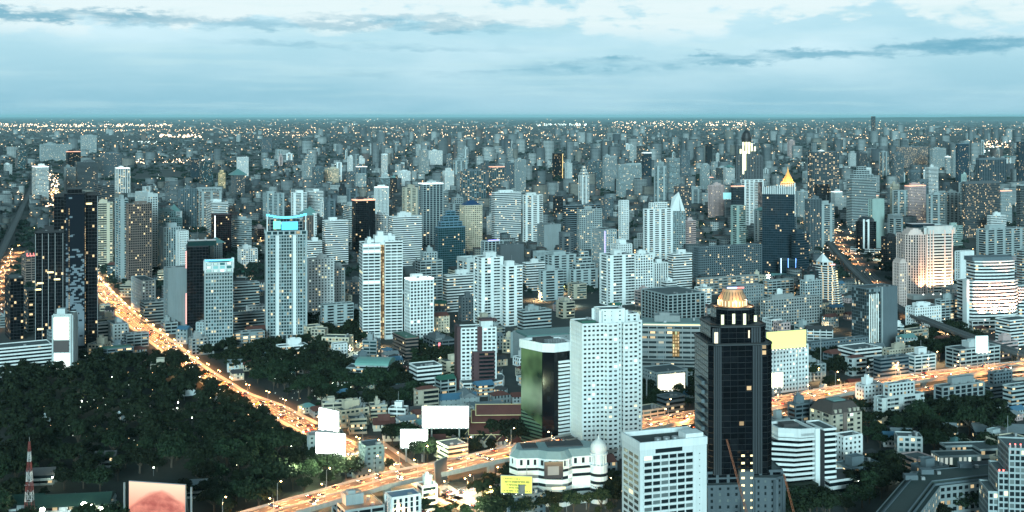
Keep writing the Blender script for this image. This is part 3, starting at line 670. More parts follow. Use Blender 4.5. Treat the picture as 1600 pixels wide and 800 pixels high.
b.p('lobby', glaz('grey', .5, .8, 1.5)).prism(rect(w - 4, 20, 2, 3), 0, 8, cells=(3, 4))
foot(b, 20, 13, 24); b.done()
# 3 smaller tower with the blue lit glass top
b, k = hero('apartment_tower', 'slender pale tower with a blue lit glass top beside the boulevard', 'blue topped tower', 321, 553, 17, (318, 400, 360, 550), wall='pale', glass='teal', lit=.06)
b.vol(rect(25, 20), 9, 76, 'grid', bw=2.6, pf=.3, sp=.36); b.p('white_base', M_WHITE).box(-.5, -.5, 0, 8, 20, 9); b.p('white_base', M_WHITE).box(17, -.5, 0, 25.5, 20, 9); b.p('lobby', glaz('grey', .5, .8)).box(8.02, .8, 0, 16.98, 19, 8.99)
b.vol(rect(25, 20), 76, 86, 'frame', glass=glazing('lit top glass', (.05, .2, .22), .8, .05, 1.2), wall=M_WHITE)
cl = b.p('crown_light', M_NEONC)
for i in range(10):
    a = i / 9; q = -2.4 * math.sin(math.pi * a); cl.box(a * 23.4 - .4, q - .5, 87.6, a * 23.4 + 2.2, q + .9, 88.9)
b.p('roof_glass', glaz('blue', .3, .1)).prism([(1, 0), (8, -1.6), (17, -1.6), (24, 0), (24, 16), (1, 16)], 86.5, 87.6); b.p('white_pier', M_WHITE).box(24.4, .3, 80, 26.5, 6, 90)
foot(b, 12, 10, 16); b.done()
# 3b black tower with the pink lit edge left of it
b, k = hero('office_tower', 'black glass tower with a pink lit edge left of the blue topped tower', 'black tower with pink edge', 292, 518, 17, (289, 385, 322, 515), wall='black', glass='black', lit=.02)
b.vol(rect(22, 18), 0, 88, 'glass'); b.p('edge_light', emit('pink edge light', (1, .35, .3), 1.1, False)).box(-1.3, -.9, 8, -.2, -.3, 40); b.p('edge_light', emit('pink edge light', (1, .35, .3), 1.1, False)).box(-1.3, -.9, 66, -.2, -.3, 84)
b.p('rooftop_garden', glaz('green', .3, .2)).box(1, 1, 88.5, 30, 17, 94); b.clutter(rect(22, 18), 94.2, False); foot(b, 11, 9, 15); b.done()
# 4 white banded hero condo
b, k = hero('apartment_tower', 'big white balcony banded condo with an orange lit stair up its middle', 'big white banded condo', 567, 532, 15, (563, 378, 632, 530), wall='white', glass='dark', lit=.03)
b.vol(rect(17.5, 24), 3, 96, 'band', win=True, fh=3.1, skip=(1, 2)); b.vol(rect(17.5, 24, 22.5, 0), 3, 98, 'band', win=True, fh=3.1, skip=(2, 3)); b.p('facade', b.wall).box(-.4, -.4, 0, 17.9, 24, 3); b.p('facade', b.wall).box(22.1, -.4, 0, 40.4, 24, 3.02)
for x in (0, 5.5, 11.5, 17.3, 22.5, 28.5, 34.5, 39.8): b.p('pilaster', M_WHITE).box(x - .3, -.62, 0, x + .3, 1, 96)
b.p('stair_core', glazing('orange stair', (.20, .10, .05), .55, 1.0, .9, .8)).prism(rect(5, 18, 17.5, 4), 0, 95, cells=(2.5, 3.1)); b.p('facade', b.wall).box(17.6, 3, 95, 22.4, 22, 97.5)
b.clutter(rect(17, 24), 96); b.clutter(rect(17, 24, 22.6), 98); b.p('plant_room', b.wall).box(13, 6, 97, 26, 18, 104); b.p('plant_room', b.wall).box(16, 8, 104, 22, 16, 108); foot(b, 20, 12, 26); b.done()
# 5 white and maroon flats near the middle
b, k = hero('apartment_tower', 'white flats with a maroon strip and maroon roof hut above a lit podium', 'white and maroon flats', 721, 607, 12, (714, 508, 777, 606), wall='white', glass='dark', lit=.05)
b.vol(rect(29, 14), 5, 49, 'punch', bw=3.6, pf=.34, win=True, skip=(2,)); ms = solid('maroon render', (.15, .07, .06))
b.p('maroon_panel', ms).box(-3.6, -.2, 0, -.4, 14, 51); b.p('maroon_panel', ms).box(13.2, -.9, 24, 17.2, .2, 50.5)
b.vol(rect(17, 7, 9, -7.1), 5, 30, 'slabs', wall=ms, lit=.1); b.p('facade', b.wall).box(0, 0, 0, 29, 14, 5); b.p('plant_room', b.wall).box(17, 3, 49, 27, 11, 54.5); b.p('plant_room', ms).box(16.5, 2.5, 54.5, 27.5, 11.5, 56)
b.vol([(-1, -14), (24, -14), (33, -8), (37, 6), (37, 16), (29.5, 16), (29.5, -.5), (9, -.5), (-1, -.5)], 0, 6.5, 'strip', glass=glaz('grey', .5, .8, 1.2), par=1.0); b.clutter(rect(29, 14), 49, False); foot(b, 16, 2, 24); b.done()
# 6 green mirrored tower
b, k = hero('office_tower', 'black glass tower with green mirror face, white parapet and white ledges', 'green mirrored tower', 857, 712, 24, (812, 525, 896, 710), wall='white', glass='black', lit=.01)
d = depth(712); kk = F / d; hh = CH - (541 - HY) / kk
def px_w(px, dd): return (px - 800) * dd / F
P6 = [(-3, 2.6), (3.4, -1.6), (17.4, 0), (17.6, 18), (6, 22), (-9.5, 23)]
b.vol(P6, 0, hh - 4, 'glass', wall=M_BLACK, cap=False, sp=0, pf=0); b.p('white_parapet', M_WHITE).prism(offset(P6, .7), hh - 4, hh + .5, bottom=True); ring(b.p('white_parapet', M_WHITE), offset(P6, .7), offset(P6, -.2), hh + .5, hh + 1.8); b.p('roof', M_ROOF).prism(offset(P6, -.3), hh + .3, hh + .6)
for i in range(13): b.p('cooling_unit', M_METAL).box(2 + (i % 7) * 1.9, 5 + 4 * (i // 7), hh + .6, 3.4 + (i % 7) * 1.9, 7.5 + 4 * (i // 7), hh + 2.6)
b.p('plant_room', M_DARKROOF).box(-3, 13, hh + .6, 10, 19, hh + 3)
def mural():
    m, nt, p = new_mat('green mirror mural'); tc = nd(nt, 'ShaderNodeTexCoord'); sx = nd(nt, 'ShaderNodeSeparateXYZ'); nt.links.new(tc.outputs['Object'], sx.inputs[0])
    mp = nd(nt, 'ShaderNodeMapping'); mp.inputs['Scale'].default_value = (.035, .06, .05); nt.links.new(tc.outputs['Object'], mp.inputs[0]); n = noise_n(nt, mp.outputs[0], 1.0, 2, .45)
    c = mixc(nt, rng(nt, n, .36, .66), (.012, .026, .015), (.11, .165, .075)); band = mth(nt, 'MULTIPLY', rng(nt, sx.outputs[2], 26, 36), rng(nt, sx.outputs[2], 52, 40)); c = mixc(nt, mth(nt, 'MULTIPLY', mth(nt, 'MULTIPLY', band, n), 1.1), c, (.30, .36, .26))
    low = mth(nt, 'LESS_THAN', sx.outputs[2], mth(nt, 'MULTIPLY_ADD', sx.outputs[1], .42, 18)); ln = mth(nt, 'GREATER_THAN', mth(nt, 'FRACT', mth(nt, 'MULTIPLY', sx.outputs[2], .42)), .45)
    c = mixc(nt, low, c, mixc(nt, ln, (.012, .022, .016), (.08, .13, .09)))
    nt.links.new(c, p.inputs['Base Color']); p.inputs['Roughness'].default_value = .22; p.inputs['Specular IOR Level'].default_value = .7; return m
a, c = P6[5], P6[0]; l = math.dist(a, c); u = ((c[0] - a[0]) / l, (c[1] - a[1]) / l); b.p('mirror_face', mural()).obox(a, u, .6, l - .3, .2, .5, 1, hh - 4.2)
a, c = P6[1], P6[2]; l = math.dist(a, c); u = ((c[0] - a[0]) / l, (c[1] - a[1]) / l)
nb = 24
for i in range(nb):
    z = 3 + (hh - 12) * i / nb; o = MB(); o.obox(a, u, 3.0, l - 2.6, .3, 1.3, z, z + 1.5); o.build('white_ledge', M_WHITE, b.root)
foot(b, 6, 13, 22); b.done()
# 7 tall white condo with stepped plan
b, k = hero('apartment_tower', 'tallest white condo, stepped in plan, rows of small dark windows', 'tall white stepped condo', 962, 716, 20, (895, 478, 1000, 715), wall='white', glass='dark', lit=.035, warm=.7)
d = depth(716); hh = CH - (505 - HY) * d / F
k7 = .80; P7 = [(x * k7 + 1.0, y * k7) for x, y in [(-31, -1), (-13, -3), (-11, -6), (-2, -6), (-2, -2), (3, -2), (3, -7), (15.5, -7), (15.5, 0), (22, 0), (22, 20), (12, 24), (-31, 24)]]
b.vol(P7, 0, hh, 'punch', bw=3.1, pf=.42, sp=.56, win=True, fh=3.0, skip=(10, 11, 12), par=1.2)
Q7 = [(x * k7 + 1, y * k7) for x, y in [(-13, 2), (-2, -1), (6, -1), (6, 14), (-13, 16)]]; b.vol(Q7, hh, hh + 8.5, 'punch', bw=5, pf=.8, sp=.7); b.vol(rect(9, 11, 7, 0), hh, hh + 5, 'punch', bw=4, pf=.6, par=.8)
b.p('roof_garden', M_GREENROOF).box(-22, 5, hh + .4, -12, 12, hh + 1.6); b.p('water_tank', M_METAL).frustum(11.5, 5.5, 2.6, 2.6, hh + 5.4, hh + 6.6, 14); b.clutter(rect(12, 9, -23, 8), hh, False, 2); foot(b, -3, 8, 28); b.done()
# 8 white banded mall with corner dome
b, k = hero('shopping_mall', 'white banded mall with grey green mansard roof and a domed corner turret', 'domed white mall', 874, 790, 8, (800, 700, 955, 790), cat='building', wall='white', glass='dark', lit=.04)
d = depth(790); m = d / F
P8 = [(-27.5, 9), (-24, 3), (-12, 2.5), (-8, -1), (1, -3), (5, -1), (8, 2.5), (22, 4), (27.5, 8), (28, 18), (21, 26), (-24, 26)]
b.vol(P8, 0, 22, 'band', sp=.58, fh=4.4, win=True, cap=True, par=.8, skip=(9, 10, 11)); b.vol(offset(P8, -.6), 22.3, 26.5, 'punch', bw=4.2, pf=.62, sp=.2, fh=4.2, win=True, cap=False, skip=(9, 10, 11))
b.p('cornice', M_WHITE).prism(offset(P8, .4), 26.5, 27.3, bottom=True)
A, B2 = offset(P8, .2), offset(P8, -3.2); mr = b.p('mansard_roof', solid('mansard sheet', (.23, .31, .31), .5, .3))
for i in range(len(A)):
    j = (i + 1) % len(A); mr.poly([(*A[i], 27.3), (*A[j], 27.3), (*B2[j], 31), (*B2[i], 31)])
mr.poly([(*q, 31) for q in B2]); b.p('roof_well', M_DARKROOF).box(-20, 9, 31, -11, 20, 31.6); b.p('roof_well', M_DARKROOF).box(-5, 10, 31, 16, 21, 31.7)
tx, ty = 24.0, 4.0
tw = b.p('turret', M_WHITE); tw.frustum(tx, ty, 5.2, 5.2, 0, 21.5, 16); tw.frustum(tx, ty, 5.6, 5.6, 21.5, 22.3, 16)
for i in range(12):
    t = 2 * math.pi * i / 12; tw.frustum(tx + 4.4 * math.cos(t), ty + 4.4 * math.sin(t), .45, .45, 22.3, 28, 6)
tw.frustum(tx, ty, 3.2, 3.2, 22.3, 28, 12); tw.frustum(tx, ty, 5.3, 5.3, 28, 28.9, 16)
b.p('dome', M_WHITE).lathe(tx, ty, [(4.4, 28.9), (4.9, 30.6), (4.8, 32.4), (4.0, 34.3), (2.5, 35.8), (1.1, 36.7), (.6, 37.2), (.45, 38.2), (.05, 39.6)], 18)
for z in (4.4, 8.8, 13.2, 17.6): b.p('dark_band', M_WIN).frustum(tx, ty, 5.26, 5.26, z - 1.8, z - .1, 16)
b.p('dark_screen', solid('dark screen', (.03, .035, .045), .2, .2)).box(-9.5, -4.0, 17, 1.5, -3.3, 26.5); b.p('screen_image', solid('grey poster', (.22, .23, .24), .5, .3)).box(-7.5, -4.15, 19, -1, -4.02, 24)
for z in (6, 10.5): b.p('lit_window', M_WINW).box(-5, -3.7, z, 3, -3.5, z + 1.4)
for x, y in ((-24, -7), (-12, -9), (2, -12), (14, -9), (25, -9)):
    ld = bpy.data.lights.new('plaza_flood', 'POINT'); ld.energy = 9000; ld.color = (1, .88, .70); ld.shadow_soft_size = .4; lo = bpy.data.objects.new('plaza_flood', ld); COL.objects.link(lo); lo.parent = b.root; lo.location = (x, y, 9)
    b.p('plaza_lamp', M_METAL).tube((x, y, 0), (x, y, 8.6), .12, 6); b.p('plaza_globe', M_WARML).lathe(x, y, [(.1, 8.6), (.4, 8.8), (.4, 9.2), (.05, 9.5)], 8)
foot(b, 0, 13, 34); b.done()
# 9 white slab in front
d9 = 570.0; C9 = Vector(((1000 - 800) * d9 / F, d9)); b = Bld('office_tower', 'plain white slab tower with ribbon windows and dark sunken roof, nearest of all', 'tower', C9, R(19), None, 'white', 'dark', .02, .8)
LAND.append(('front white slab', 1038, 740, (970, 675, 1107, 800))); h9 = CH - (700 - HY) * d9 / F; w9 = 35.0; D9 = 20.5
b.p('facade', b.wall).prism(rect(w9, D9), 0, h9)
n9 = 21; fh9 = (h9 - 6) / n9
for i in range(n9):
    z = 3 + i * fh9
    for j, (x0, x1) in enumerate(((2.2, 6.0), (6.5, 10.3), (10.8, 14.6), (15.1, 18.9), (19.4, 23.2), (23.7, 27.5))): b.wins.append(((x0 + x1) / 2, -.02, z, 0.0, x1 - x0, 1.65))
    for y0 in (2.5, 8.5, 14.5): b.wins.append((0, y0 + 1.6, z, -math.pi / 2, 4.4, 1.65))
    b.p('ledge', b.wall).box(1.6, -.75, z - .5, 28, .1, z - .05); b.p('vent_hole', M_WIN).box(31, -.08, z + .5, 31.4, .05, z + .9)
for x in (1.6, 6.1, 10.4, 14.7, 19.0, 23.3, 27.6): b.p('pilaster', b.wall).box(x, -.6, 0, x + .38, .1, h9 - 4)
ring(b.p('parapet', b.wall), offset(rect(w9, D9), .25), offset(rect(w9, D9), -.6), h9 - 1.2, h9 + 2.4); b.p('roof', solid('black roofing', (.035, .05, .05), .9, .3)).prism(offset(rect(w9, D9), -.5), h9 - .4, h9 + .2)
b.p('plant_room', b.wall).box(24.5, 1.2, h9 + .2, 33.8, 9, h9 + 4.2); b.p('plant_room', b.wall).box(31.5, 3, h9 + .2, 33, 18, h9 + 2.9)
for x in (9, 13.5, 18): b.p('roof_tank', M_METAL).frustum(x + 1.7, 3, 1.7, 1.7, h9 + .2, h9 + 3.1, 14)
for z in (h9 - 3.2,): b.p('slot_window', M_WIN).box(8, -.1, z, 22, .1, z + 2)
b.done(); FOOT.append((C9.x + 15, C9.y + 12, 24))
# 10 dark tower with the glowing dome
d10 = 655.0; mm = d10 / F; C10 = Vector(((1160 - 800) * mm, d10)); b = Bld('office_tower', 'dark stepped glass tower crowned by a glowing amber dome', 'tower', C10, R(6), None, 'darkgrey', 'black', .006, .7)
LAND.append(('amber domed tower', 1148, 640, (1088, 455, 1205, 800))); zz = lambda py: CH - (py - HY) * mm
def octo(w, d, c, x=0, y=0): return [(x - w / 2 + c, y - d / 2), (x + w / 2 - c, y - d / 2), (x + w / 2, y - d / 2 + c), (x + w / 2, y + d / 2 - c), (x + w / 2 - c, y + d / 2), (x - w / 2 + c, y + d / 2), (x - w / 2, y + d / 2 - c), (x - w / 2, y - d / 2 + c)]
PIL0 = solid('dark coping', (.028, .038, .043), .6, .3); DK = solid('black mullion', (.005, .0075, .009), .4, .2)
for pw, cc, y0, y1 in ((35.2, 3.2, 0, zz(540)), (30.5, 4.5, zz(540), zz(513)), (21.5, 5, zz(513), zz(488))):
    Y0 = y0 if y0 else zz(742); P = octo(pw, pw, cc, 0, 19); b.vol(P, Y0, y1, 'glass', wall=DK, off=.05, par=1.2, sp=.07, pf=.03, bw=4.2); 
    b.p('stone_coping', PIL0).prism(offset(P, .5), y1 - .1, y1 + .5, bottom=True)
PIL = solid('dark stone pilaster', (.022, .031, .038), .5, .3)
for x, w in ((-15.5, 4.6), (6.0, 5.6)):
    yy = 19 - 35.2 / 2
    for j in range(4): b.p('pilaster', PIL).box(x + j * w / 4, yy - .7, zz(742), x + j * w / 4 + w / 4 - .35, yy + .1, zz(541))
    for j in range(4): b.p('pilaster', PIL).box(x + j * w / 4, 19 - 30.5 / 2 - .5, zz(541), x + j * w / 4 + w / 4 - .35, 19 - 30.5 / 2 + .1, zz(514))
for x, y, py0, py1 in ((-3.2, 8.1, 510, 494), (2.9, 8.1, 512, 494), (-9, 9.6, 512, 496), (9.5, 9.8, 508, 498)): b.p('lit_niche', emit('lit niche', (1.0, .85, .5), .55, False)).box(x, y, zz(py0), x + 1.6, y + .3, zz(py1))
b.p('lit_niche', emit('lit niche pink', (1.0, .65, .45), .6, False)).box(-14.6, 3.0, zz(538), -12.6, 3.3, zz(520)); b.p('lit_niche', emit('lit niche pink', (1.0, .65, .45), .6, False)).box(4.2, 3.0, zz(530), 5, 3.3, zz(518))
dome = glazing('amber dome', (.45, .28, .17), .92, 1.0, .75, .9); zb = zz(488)
dm = b.p('dome', solid('amber dome glass', (.55, .30, .15), .35, .3)); dm.lathe(0, 19, [(7.3, zb), (7.7, zb + 1.2), (7.7, zb + 4.6), (6.9, zb + 6.6), (5.7, zb + 8.8), (5.2, zb + 10.2)], 24)
for i in range(24):
    t = 2 * math.pi * i / 24; c_, s_ = math.cos(t), math.sin(t)
    b.p('dome_rib', PIL).tube((7.75 * c_, 19 + 7.75 * s_, zb + 4.6), (5.8 * c_, 19 + 5.8 * s_, zb + 8.8), .14, 5); b.p('dome_lamp', M_PINKL2 if i % 2 else M_GOLDL2).tube((7.8 * c_, 19 + 7.8 * s_, zb + 1.2), (7.8 * c_, 19 + 7.8 * s_, zb + 4), .22, 5)
b.p('crown_band', wallm('slate')).frustum(0, 19, 5.4, 5.4, zb + 10.2, zb + 11, 20); b.p('crown_light', M_NEONP2).box(-4.5, 13.4, zb + 11, 1, 14, zb + 11.7); b.p('crown_light', M_REDL).box(1.2, 13.5, zb + 11, 5, 14, zb + 11.6)
pd = solid('podium stone', (.07, .095, .11))
b.vol(rect(18, 22, -20, -3), 0, zz(757), 'punch', wall=pd, pf=.7, bw=4.4, win=True, skip=(1, 2)); b.vol([(6, -3), (17, -4.5), (22, -1), (23, 6), (23, 22), (6, 22)], 0, zz(747), 'punch', wall=pd, pf=.72, bw=4.4, win=True, skip=(3, 4))
b.vol(rect(42, 30, -19, 3), 0, zz(741), 'frame', wall=pd, sp=.3); b.p('service_core', wallm('darkgrey')).box(-2, -2, 0, 5.8, 6, zz(735))
for z in range(2, 44, 4): b.p('stair_lamp', M_WARML).box(-1.2, -2.25, z, .6, -2.02, z + 1.1); b.p('stair_lamp', M_WARML).box(3.8, -2.25, z, 5, -2.02, z + .9)
for z in range(8, 80, 5): b.p('balcony', wallm('slate')).box(-19.4, 12, z, -17.5, 26, z + 2)
b.done(); FOOT.append((C10.x, C10.y + 18, 34))
L10 = [(-10.5, 19), (10.5, 19), (0, 8.5)]
for x, y in L10:
    ld = bpy.data.lights.new('dome_flood', 'POINT'); ld.energy = 4200; ld.color = (1, .52, .24); ld.shadow_soft_size = .5; lo = bpy.data.objects.new('dome_flood', ld); COL.objects.link(lo); lo.parent = b.root; lo.location = (x, y, zb + 3.5)
# 11 white stepped banded block
b, k = hero('office_block', 'white building whose long bands step outward floor by floor, dark core behind', 'stepped white banded block', 1270, 776, 17, (1210, 668, 1300, 775), wall='white', glass='dark', lit=.01)
hm = CH - (672 - HY) * depth(776) / F; nf = 11; fh = (hm - 8) / nf
for i in range(nf):
    z = 8 + i * fh; g = max(0, (nf - 2 - i)) // 2 * 2.6
    if i >= nf - 2: P = [(-19, 6), (-8, 0), (0, 0), (0, 20), (-19, 20)]
    else: P = [(-22 - g, 7), (-10 - g * .55, -.5), (-.5, -.5), (-.5, 20), (-22 - g, 20)]
    b.p('glazing', glaz('black', .02)).prism(P, z, z + fh, cells=(4, fh)); o = MB(); O = offset(P, .9); o.prism(O, z, z + fh * .5, bottom=True); o.build('white_band', M_WHITE, b.root)
b.p('parapet', M_WHITE).prism([(-19.8, 5.5), (-8.3, -.9), (.6, -.9), (.6, 20.5), (-19.8, 20.5)], hm - fh * 1.35, hm - .2, bottom=True); ring(b.p('parapet', M_WHITE), offset([(-19, 6), (-8, 0), (0, 0), (0, 20), (-19, 20)], .9), offset([(-19, 6), (-8, 0), (0, 0), (0, 20), (-19, 20)], -.3), hm - .21, hm + 1.4)
b.p('roof', M_ROOF).prism(rect(16, 14, -17, 5.5), hm - .19, hm + .1); b.p('plant_room', M_DARKROOF).box(-14, 9, hm + .1, -4, 16, hm + 2.2)
b.p('white_fin', M_WHITE).box(1.0, -1.4, 0, 4, 2, hm + 1); b.p('dark_core', M_BLACK).box(4, 0, 0, 8, 18, hm - 1)
b.vol(rect(8, 19, 8, 1), 3, hm - 1, 'band', win=False); b.vol([(8.4, -5), (26, -3), (34, 5), (32, 16), (16.5, 20), (16.5, .5), (8.4, .5)], 0, 9, 'band', fh=4.5, roofm=M_DARKROOF); b.p('base_wall', wallm('pale')).prism([(-35, 4), (-14, -8), (1, -8), (1, 18), (-35, 18)], 0, 8)
b.p('planting', solid('roof planting', (.02, .035, .02), .9, .3)).prism([(-33, 5), (-14, -6.5), (0, -6.5), (0, 17), (-33, 17)], 8, 9.6)
foot(b, -6, 8, 38); b.done()
# 12 stepped pyramid hotel
b, k = hero('hotel_tower', 'pyramid stepped hotel with white ledges and a white pointed tip', 'pyramid stepped hotel', 1289, 478, 20, (1283, 400, 1326, 476), wall='white', glass='dark', lit=.22, warm=.7)
nf = 17; H12 = 47.0; fh = H12 / nf
for i in range(nf):
    t = i / (nf - 1); w = 30 - 13 * t; P = [(-4 + t, 6 + 3 * t), (3, 0), (w - 6, 0), (w - 1, 5), (w - 1, 22), (-4 + t, 22)]; z = i * fh
    b.p('glazing', b.glass).prism(P, z, z + fh, cells=(3, fh)); o = MB(); o.prism(offset(P, .9), z, z + .95, bottom=True); o.build('white_ledge', M_WHITE, b.root)
b.vol(rect(13, 12, 0, 4), H12, H12 + 4, 'frame'); b.p('pointed_roof', M_WHITE).frustum(4, 10, 8.5, .4, H12 + 4.4, H12 + 14, 4, ph=.78); b.p('mast', M_METAL).tube((4, 10, H12 + 13), (4, 10, H12 + 30), .25, 5); b.p('crown_light', emit('pink roof lamps', (1, .45, .4), 1.6, False)).box(8, 1, H12 + .5, 15, 1.5, H12 + 2)
for i in range(14): b.p('stair_light', M_WARML).box(15 + .25 * (14 - i) - .5, -.6, 2 + i * 2.9, 16.6 + .25 * (14 - i), -.2, 3.3 + i * 2.9)
foot(b, 12, 10, 20); b.done()
# 13 floodlit hotel with arched gable
b, k = hero('hotel_tower', 'grand hotel tower washed with amber floodlight, arched gable on its flank', 'amber floodlit hotel', 1448, 466, 16, (1423, 350, 1493, 460), wall='offwhite', glass='dark', lit=.06, warm=.9)
d = depth(466); hh = CH - (366 - HY) * d / F
PK = solid('rose trim', (.62, .50, .46)); b.vol(rect(37, 24), 5, hh, 'band', sp=.5, fh=3.7, bw=3); b.vol(rect(37, 24, 0, .02), hh, hh + 8, 'punch', pf=.9, sp=.9, bw=9)
for x in (0, 4.5, 8.8, 25.5, 36): b.p('pilaster', PK).box(x - .5, -1.1, 0, x + .7, .2, hh + 5)
b.vol([(-22, 12), (-10.5, 1.5), (-.6, 1.5), (-.6, 26), (-22, 30)], 5, hh - 1, 'vert', wall=PK, bw=3.4, pf=.45, sp=.2); g = b.p('arched_gable', PK)
for i in range(8):
    t0, t1 = math.pi * i / 8, math.pi * (i + 1) / 8; x0, x1 = -13 - 8 * math.cos(t0), -13 - 8 * math.cos(t1); z0, z1 = hh - 1 + 8 * math.sin(t0), hh - 1 + 8 * math.sin(t1); y0, y1 = 4 - .5 * (x0 + 13), 4 - .5 * (x1 + 13)
    b.p('arched_gable', PK).prism([(x0, y0), (x1, y1), (x1, y1 + 14), (x0, y0 + 14)], hh - 1.5, min(z0, z1) + .8)
b.p('glass_roof', glaz('blue', .1)).prism([(-14, 9), (14, 4), (14, 20), (-14, 24)], hh + 8, hh + 12); ring(b.p('parapet', b.wall), offset(rect(37, 24), .4), offset(rect(37, 24), -.5), hh + 8.4, hh + 10)
b.p('podium', b.wall).box(-24, -8, 0, 40, 26, 5); foot(b, 6, 12, 40); rt13 = b.done()
b, k = hero('hotel_tower', 'narrow arched annex tower standing left of the amber floodlit hotel', 'arched annex tower', 1406, 480, 20, (1404, 398, 1418, 478), wall='offwhite', glass='dark', lit=.05)
b.vol(rect(9, 12), 0, 52, 'vert', wall=PK, bw=3, sp=.2)
for i in range(6):
    t0, t1 = math.pi * i / 6, math.pi * (i + 1) / 6; x0, x1 = 4.5 - 4.8 * math.cos(t0), 4.5 - 4.8 * math.cos(t1); b.p('arched_gable', PK).prism([(x0, -.3), (x1, -.3), (x1, 12), (x0, 12)], 51.5, 52.5 + 4.5 * min(math.sin(t0), math.sin(t1)) + .3)
foot(b, 4, 6, 9); b.done()
# 14 floodlit curved banded hotel
b, k = hero('hotel_tower', 'broad curved hotel of white bands washed with pink and amber floodlight', 'curved floodlit hotel', 1516, 514, 12, (1510, 415, 1600, 510), wall='white', glass='dark', lit=.05)
d = depth(514); k = F / d; P = [(0, 4)] + [(3 + i * 8.2, -2.2 * math.sin(math.pi * i / 6)) for i in range(7)] + [(60, 6), (62, 22), (0, 24)]
b.vol(P, 9, 49, 'band', sp=.5, bw=3.5, fh=3.6, lit=.05); b.vol([(8, 4), (16, 1), (30, -.5), (44, 0), (54, 3), (54, 20), (8, 20)], 49, 70, 'band', sp=.5, fh=3.6); b.p('roof_hood', wallm('slate')).prism([(6, 5), (16, 2), (56, 2), (56, 21), (6, 21)], 70.8, 75)
b.p('white_pylon', M_WHITE).box(-3.4, 1, 0, -.6, 9, 52); b.vol([(-2, -7), (30, -9), (50, -6), (58, 3.5), (0, 3.2)], 0, 9, 'strip', fh=4.5, par=1); b.p('planting', solid('roof planting', (.02, .035, .02), .9, .3)).box(22, -6, 9.4, 48, -2.5, 11.5)
b.vol([(60.5, 4), (78, -2), (84, 4), (84, 20), (62.5, 20)], 0, 40, 'band', fh=3.6); foot(b, 30, 8, 42); rt14 = b.done()
# 15 navy tower with the striped crown
b, k = hero('office_tower', 'dark navy glass tower with a white striped slanted crown', 'striped crown tower', 1191, 434, -14, (1190, 285, 1242, 432), wall='navy', glass='blue', lit=.03, warm=.5)
d = depth(434); hh = CH - (304 - HY) * d / F
b.vol(rect(44, 28), 0, hh, 'glass', sp=.2); b.p('crown_base', wallm('navy')).box(-.3, -.3, hh + .4, 44.3, 28.3, hh + 1.2)
for i in range(18):
    x = .3 + i * 2.52; b.p('crown_fin', M_WHITE).box(x, -.6, hh + 1, x + 1.1, .8, hh + 11 + 5 * i / 17)
for i in range(8): b.p('crown_fin', M_WHITE).box(42.9, 2 + i * 3.2, hh - 30, 44.6, 3.2 + i * 3.2, hh + 15.5)
b.p('crown_wall', wallm('slate')).box(.2, 1, hh + 1.2, 43.5, 26, hh + 9); b.clutter(rect(38, 24), hh + 9, False); foot(b, 22, 14, 28); b.done()
b, k = hero('office_block', 'small navy block outlined by blue white neon tubes', 'blue neon block', 1217, 440, -10, (1216, 398, 1246, 438), wall='navy', glass='blue', lit=.05)
b.vol(rect(25, 16), 0, 29, 'glass')
for x in (2.5, 12, 22): b.p('neon_tube', M_NEONB if x > 3 else M_NEONW2).box(x, -.5, 4 if x < 20 else 14, x + .8, -.2, 32)
foot(b, 12, 8, 15); b.done()
# 16 tower with the golden pagoda top
b, k = hero('office_tower', 'dark tower carrying a glowing golden pagoda roof', 'golden pagoda tower', 1219, 412, -10, (1217, 262, 1246, 345), wall='slate', glass='dark', lit=.08)
d = depth(412); hh = CH - (286 - HY) * d / F
b.vol(rect(24, 20), 0, hh - 6, 'fine'); b.vol(rect(19, 16, 2.5, 2), hh - 6, hh, 'grid', wall=wallm('gold'))
g = b.p('golden_pagoda', solid('gilded roof', (.75, .42, .12), .35, .2))
for r0, r1, z0, z1 in ((9.5, 7, 0, 4), (7.6, 5.2, 4, 8), (5.6, 3.4, 8, 12), (3.6, 1.4, 12, 17), (1.4, .1, 17, 25)): g.frustum(12, 10, r0, r1, hh + z0, hh + z1, 12)
for x, y in ((12, -3), (26, 8), (-2, 8)):
    ld = bpy.data.lights.new('pagoda_flood', 'POINT'); ld.energy = 16000; ld.color = (1, .5, .2); ld.shadow_soft_size = .5; lo = bpy.data.objects.new('pagoda_flood', ld); COL.objects.link(lo); lo.parent = b.root; lo.location = (x, y, hh + 4)
foot(b, 12, 10, 16); b.done()
# 17 tower with the lit golden bars and black cap
b, k = hero('office_tower', 'dark far tower with golden lit bars under a black domed cap', 'golden barred tower', 1151, 345, -8, (1150, 200, 1191, 340), wall='darkgrey', glass='black', lit=.05)
d = depth(345); mm = d / F; z = lambda py: CH - (py - HY) * mm
b.vol(rect(40 * mm, 40), 0, z(244), 'vert'); b.vol(rect(24 * mm, 30, 4 * mm, 4), z(244), z(228), 'vert'); b.p('crown_block', wallm('gold')).box(14, 5, z(228), 30, 30, z(222)); b.p('black_cap', M_BLACK).lathe(9 * mm + 9, 16, [(10, z(222)), (11, z(216)), (8, z(208)), (2, z(203)), (.3, z(197))], 14)
for x, y0, y1 in ((9, 272, 222), (14, 240, 222), (18, 240, 222), (12, 266, 236), (27, 236, 229), (22, 236, 224), (5, 240, 233)): b.p('light_bar', emit('gold light bar', (1, .86, .48), 1.7, False)).box(x * mm, -1.6 if y0 > 244 else 2, z(y0), (x + 2.4) * mm, -.4 if y0 > 244 else 3.4, z(y1))
foot(b, 34, 20, 50); b.done()
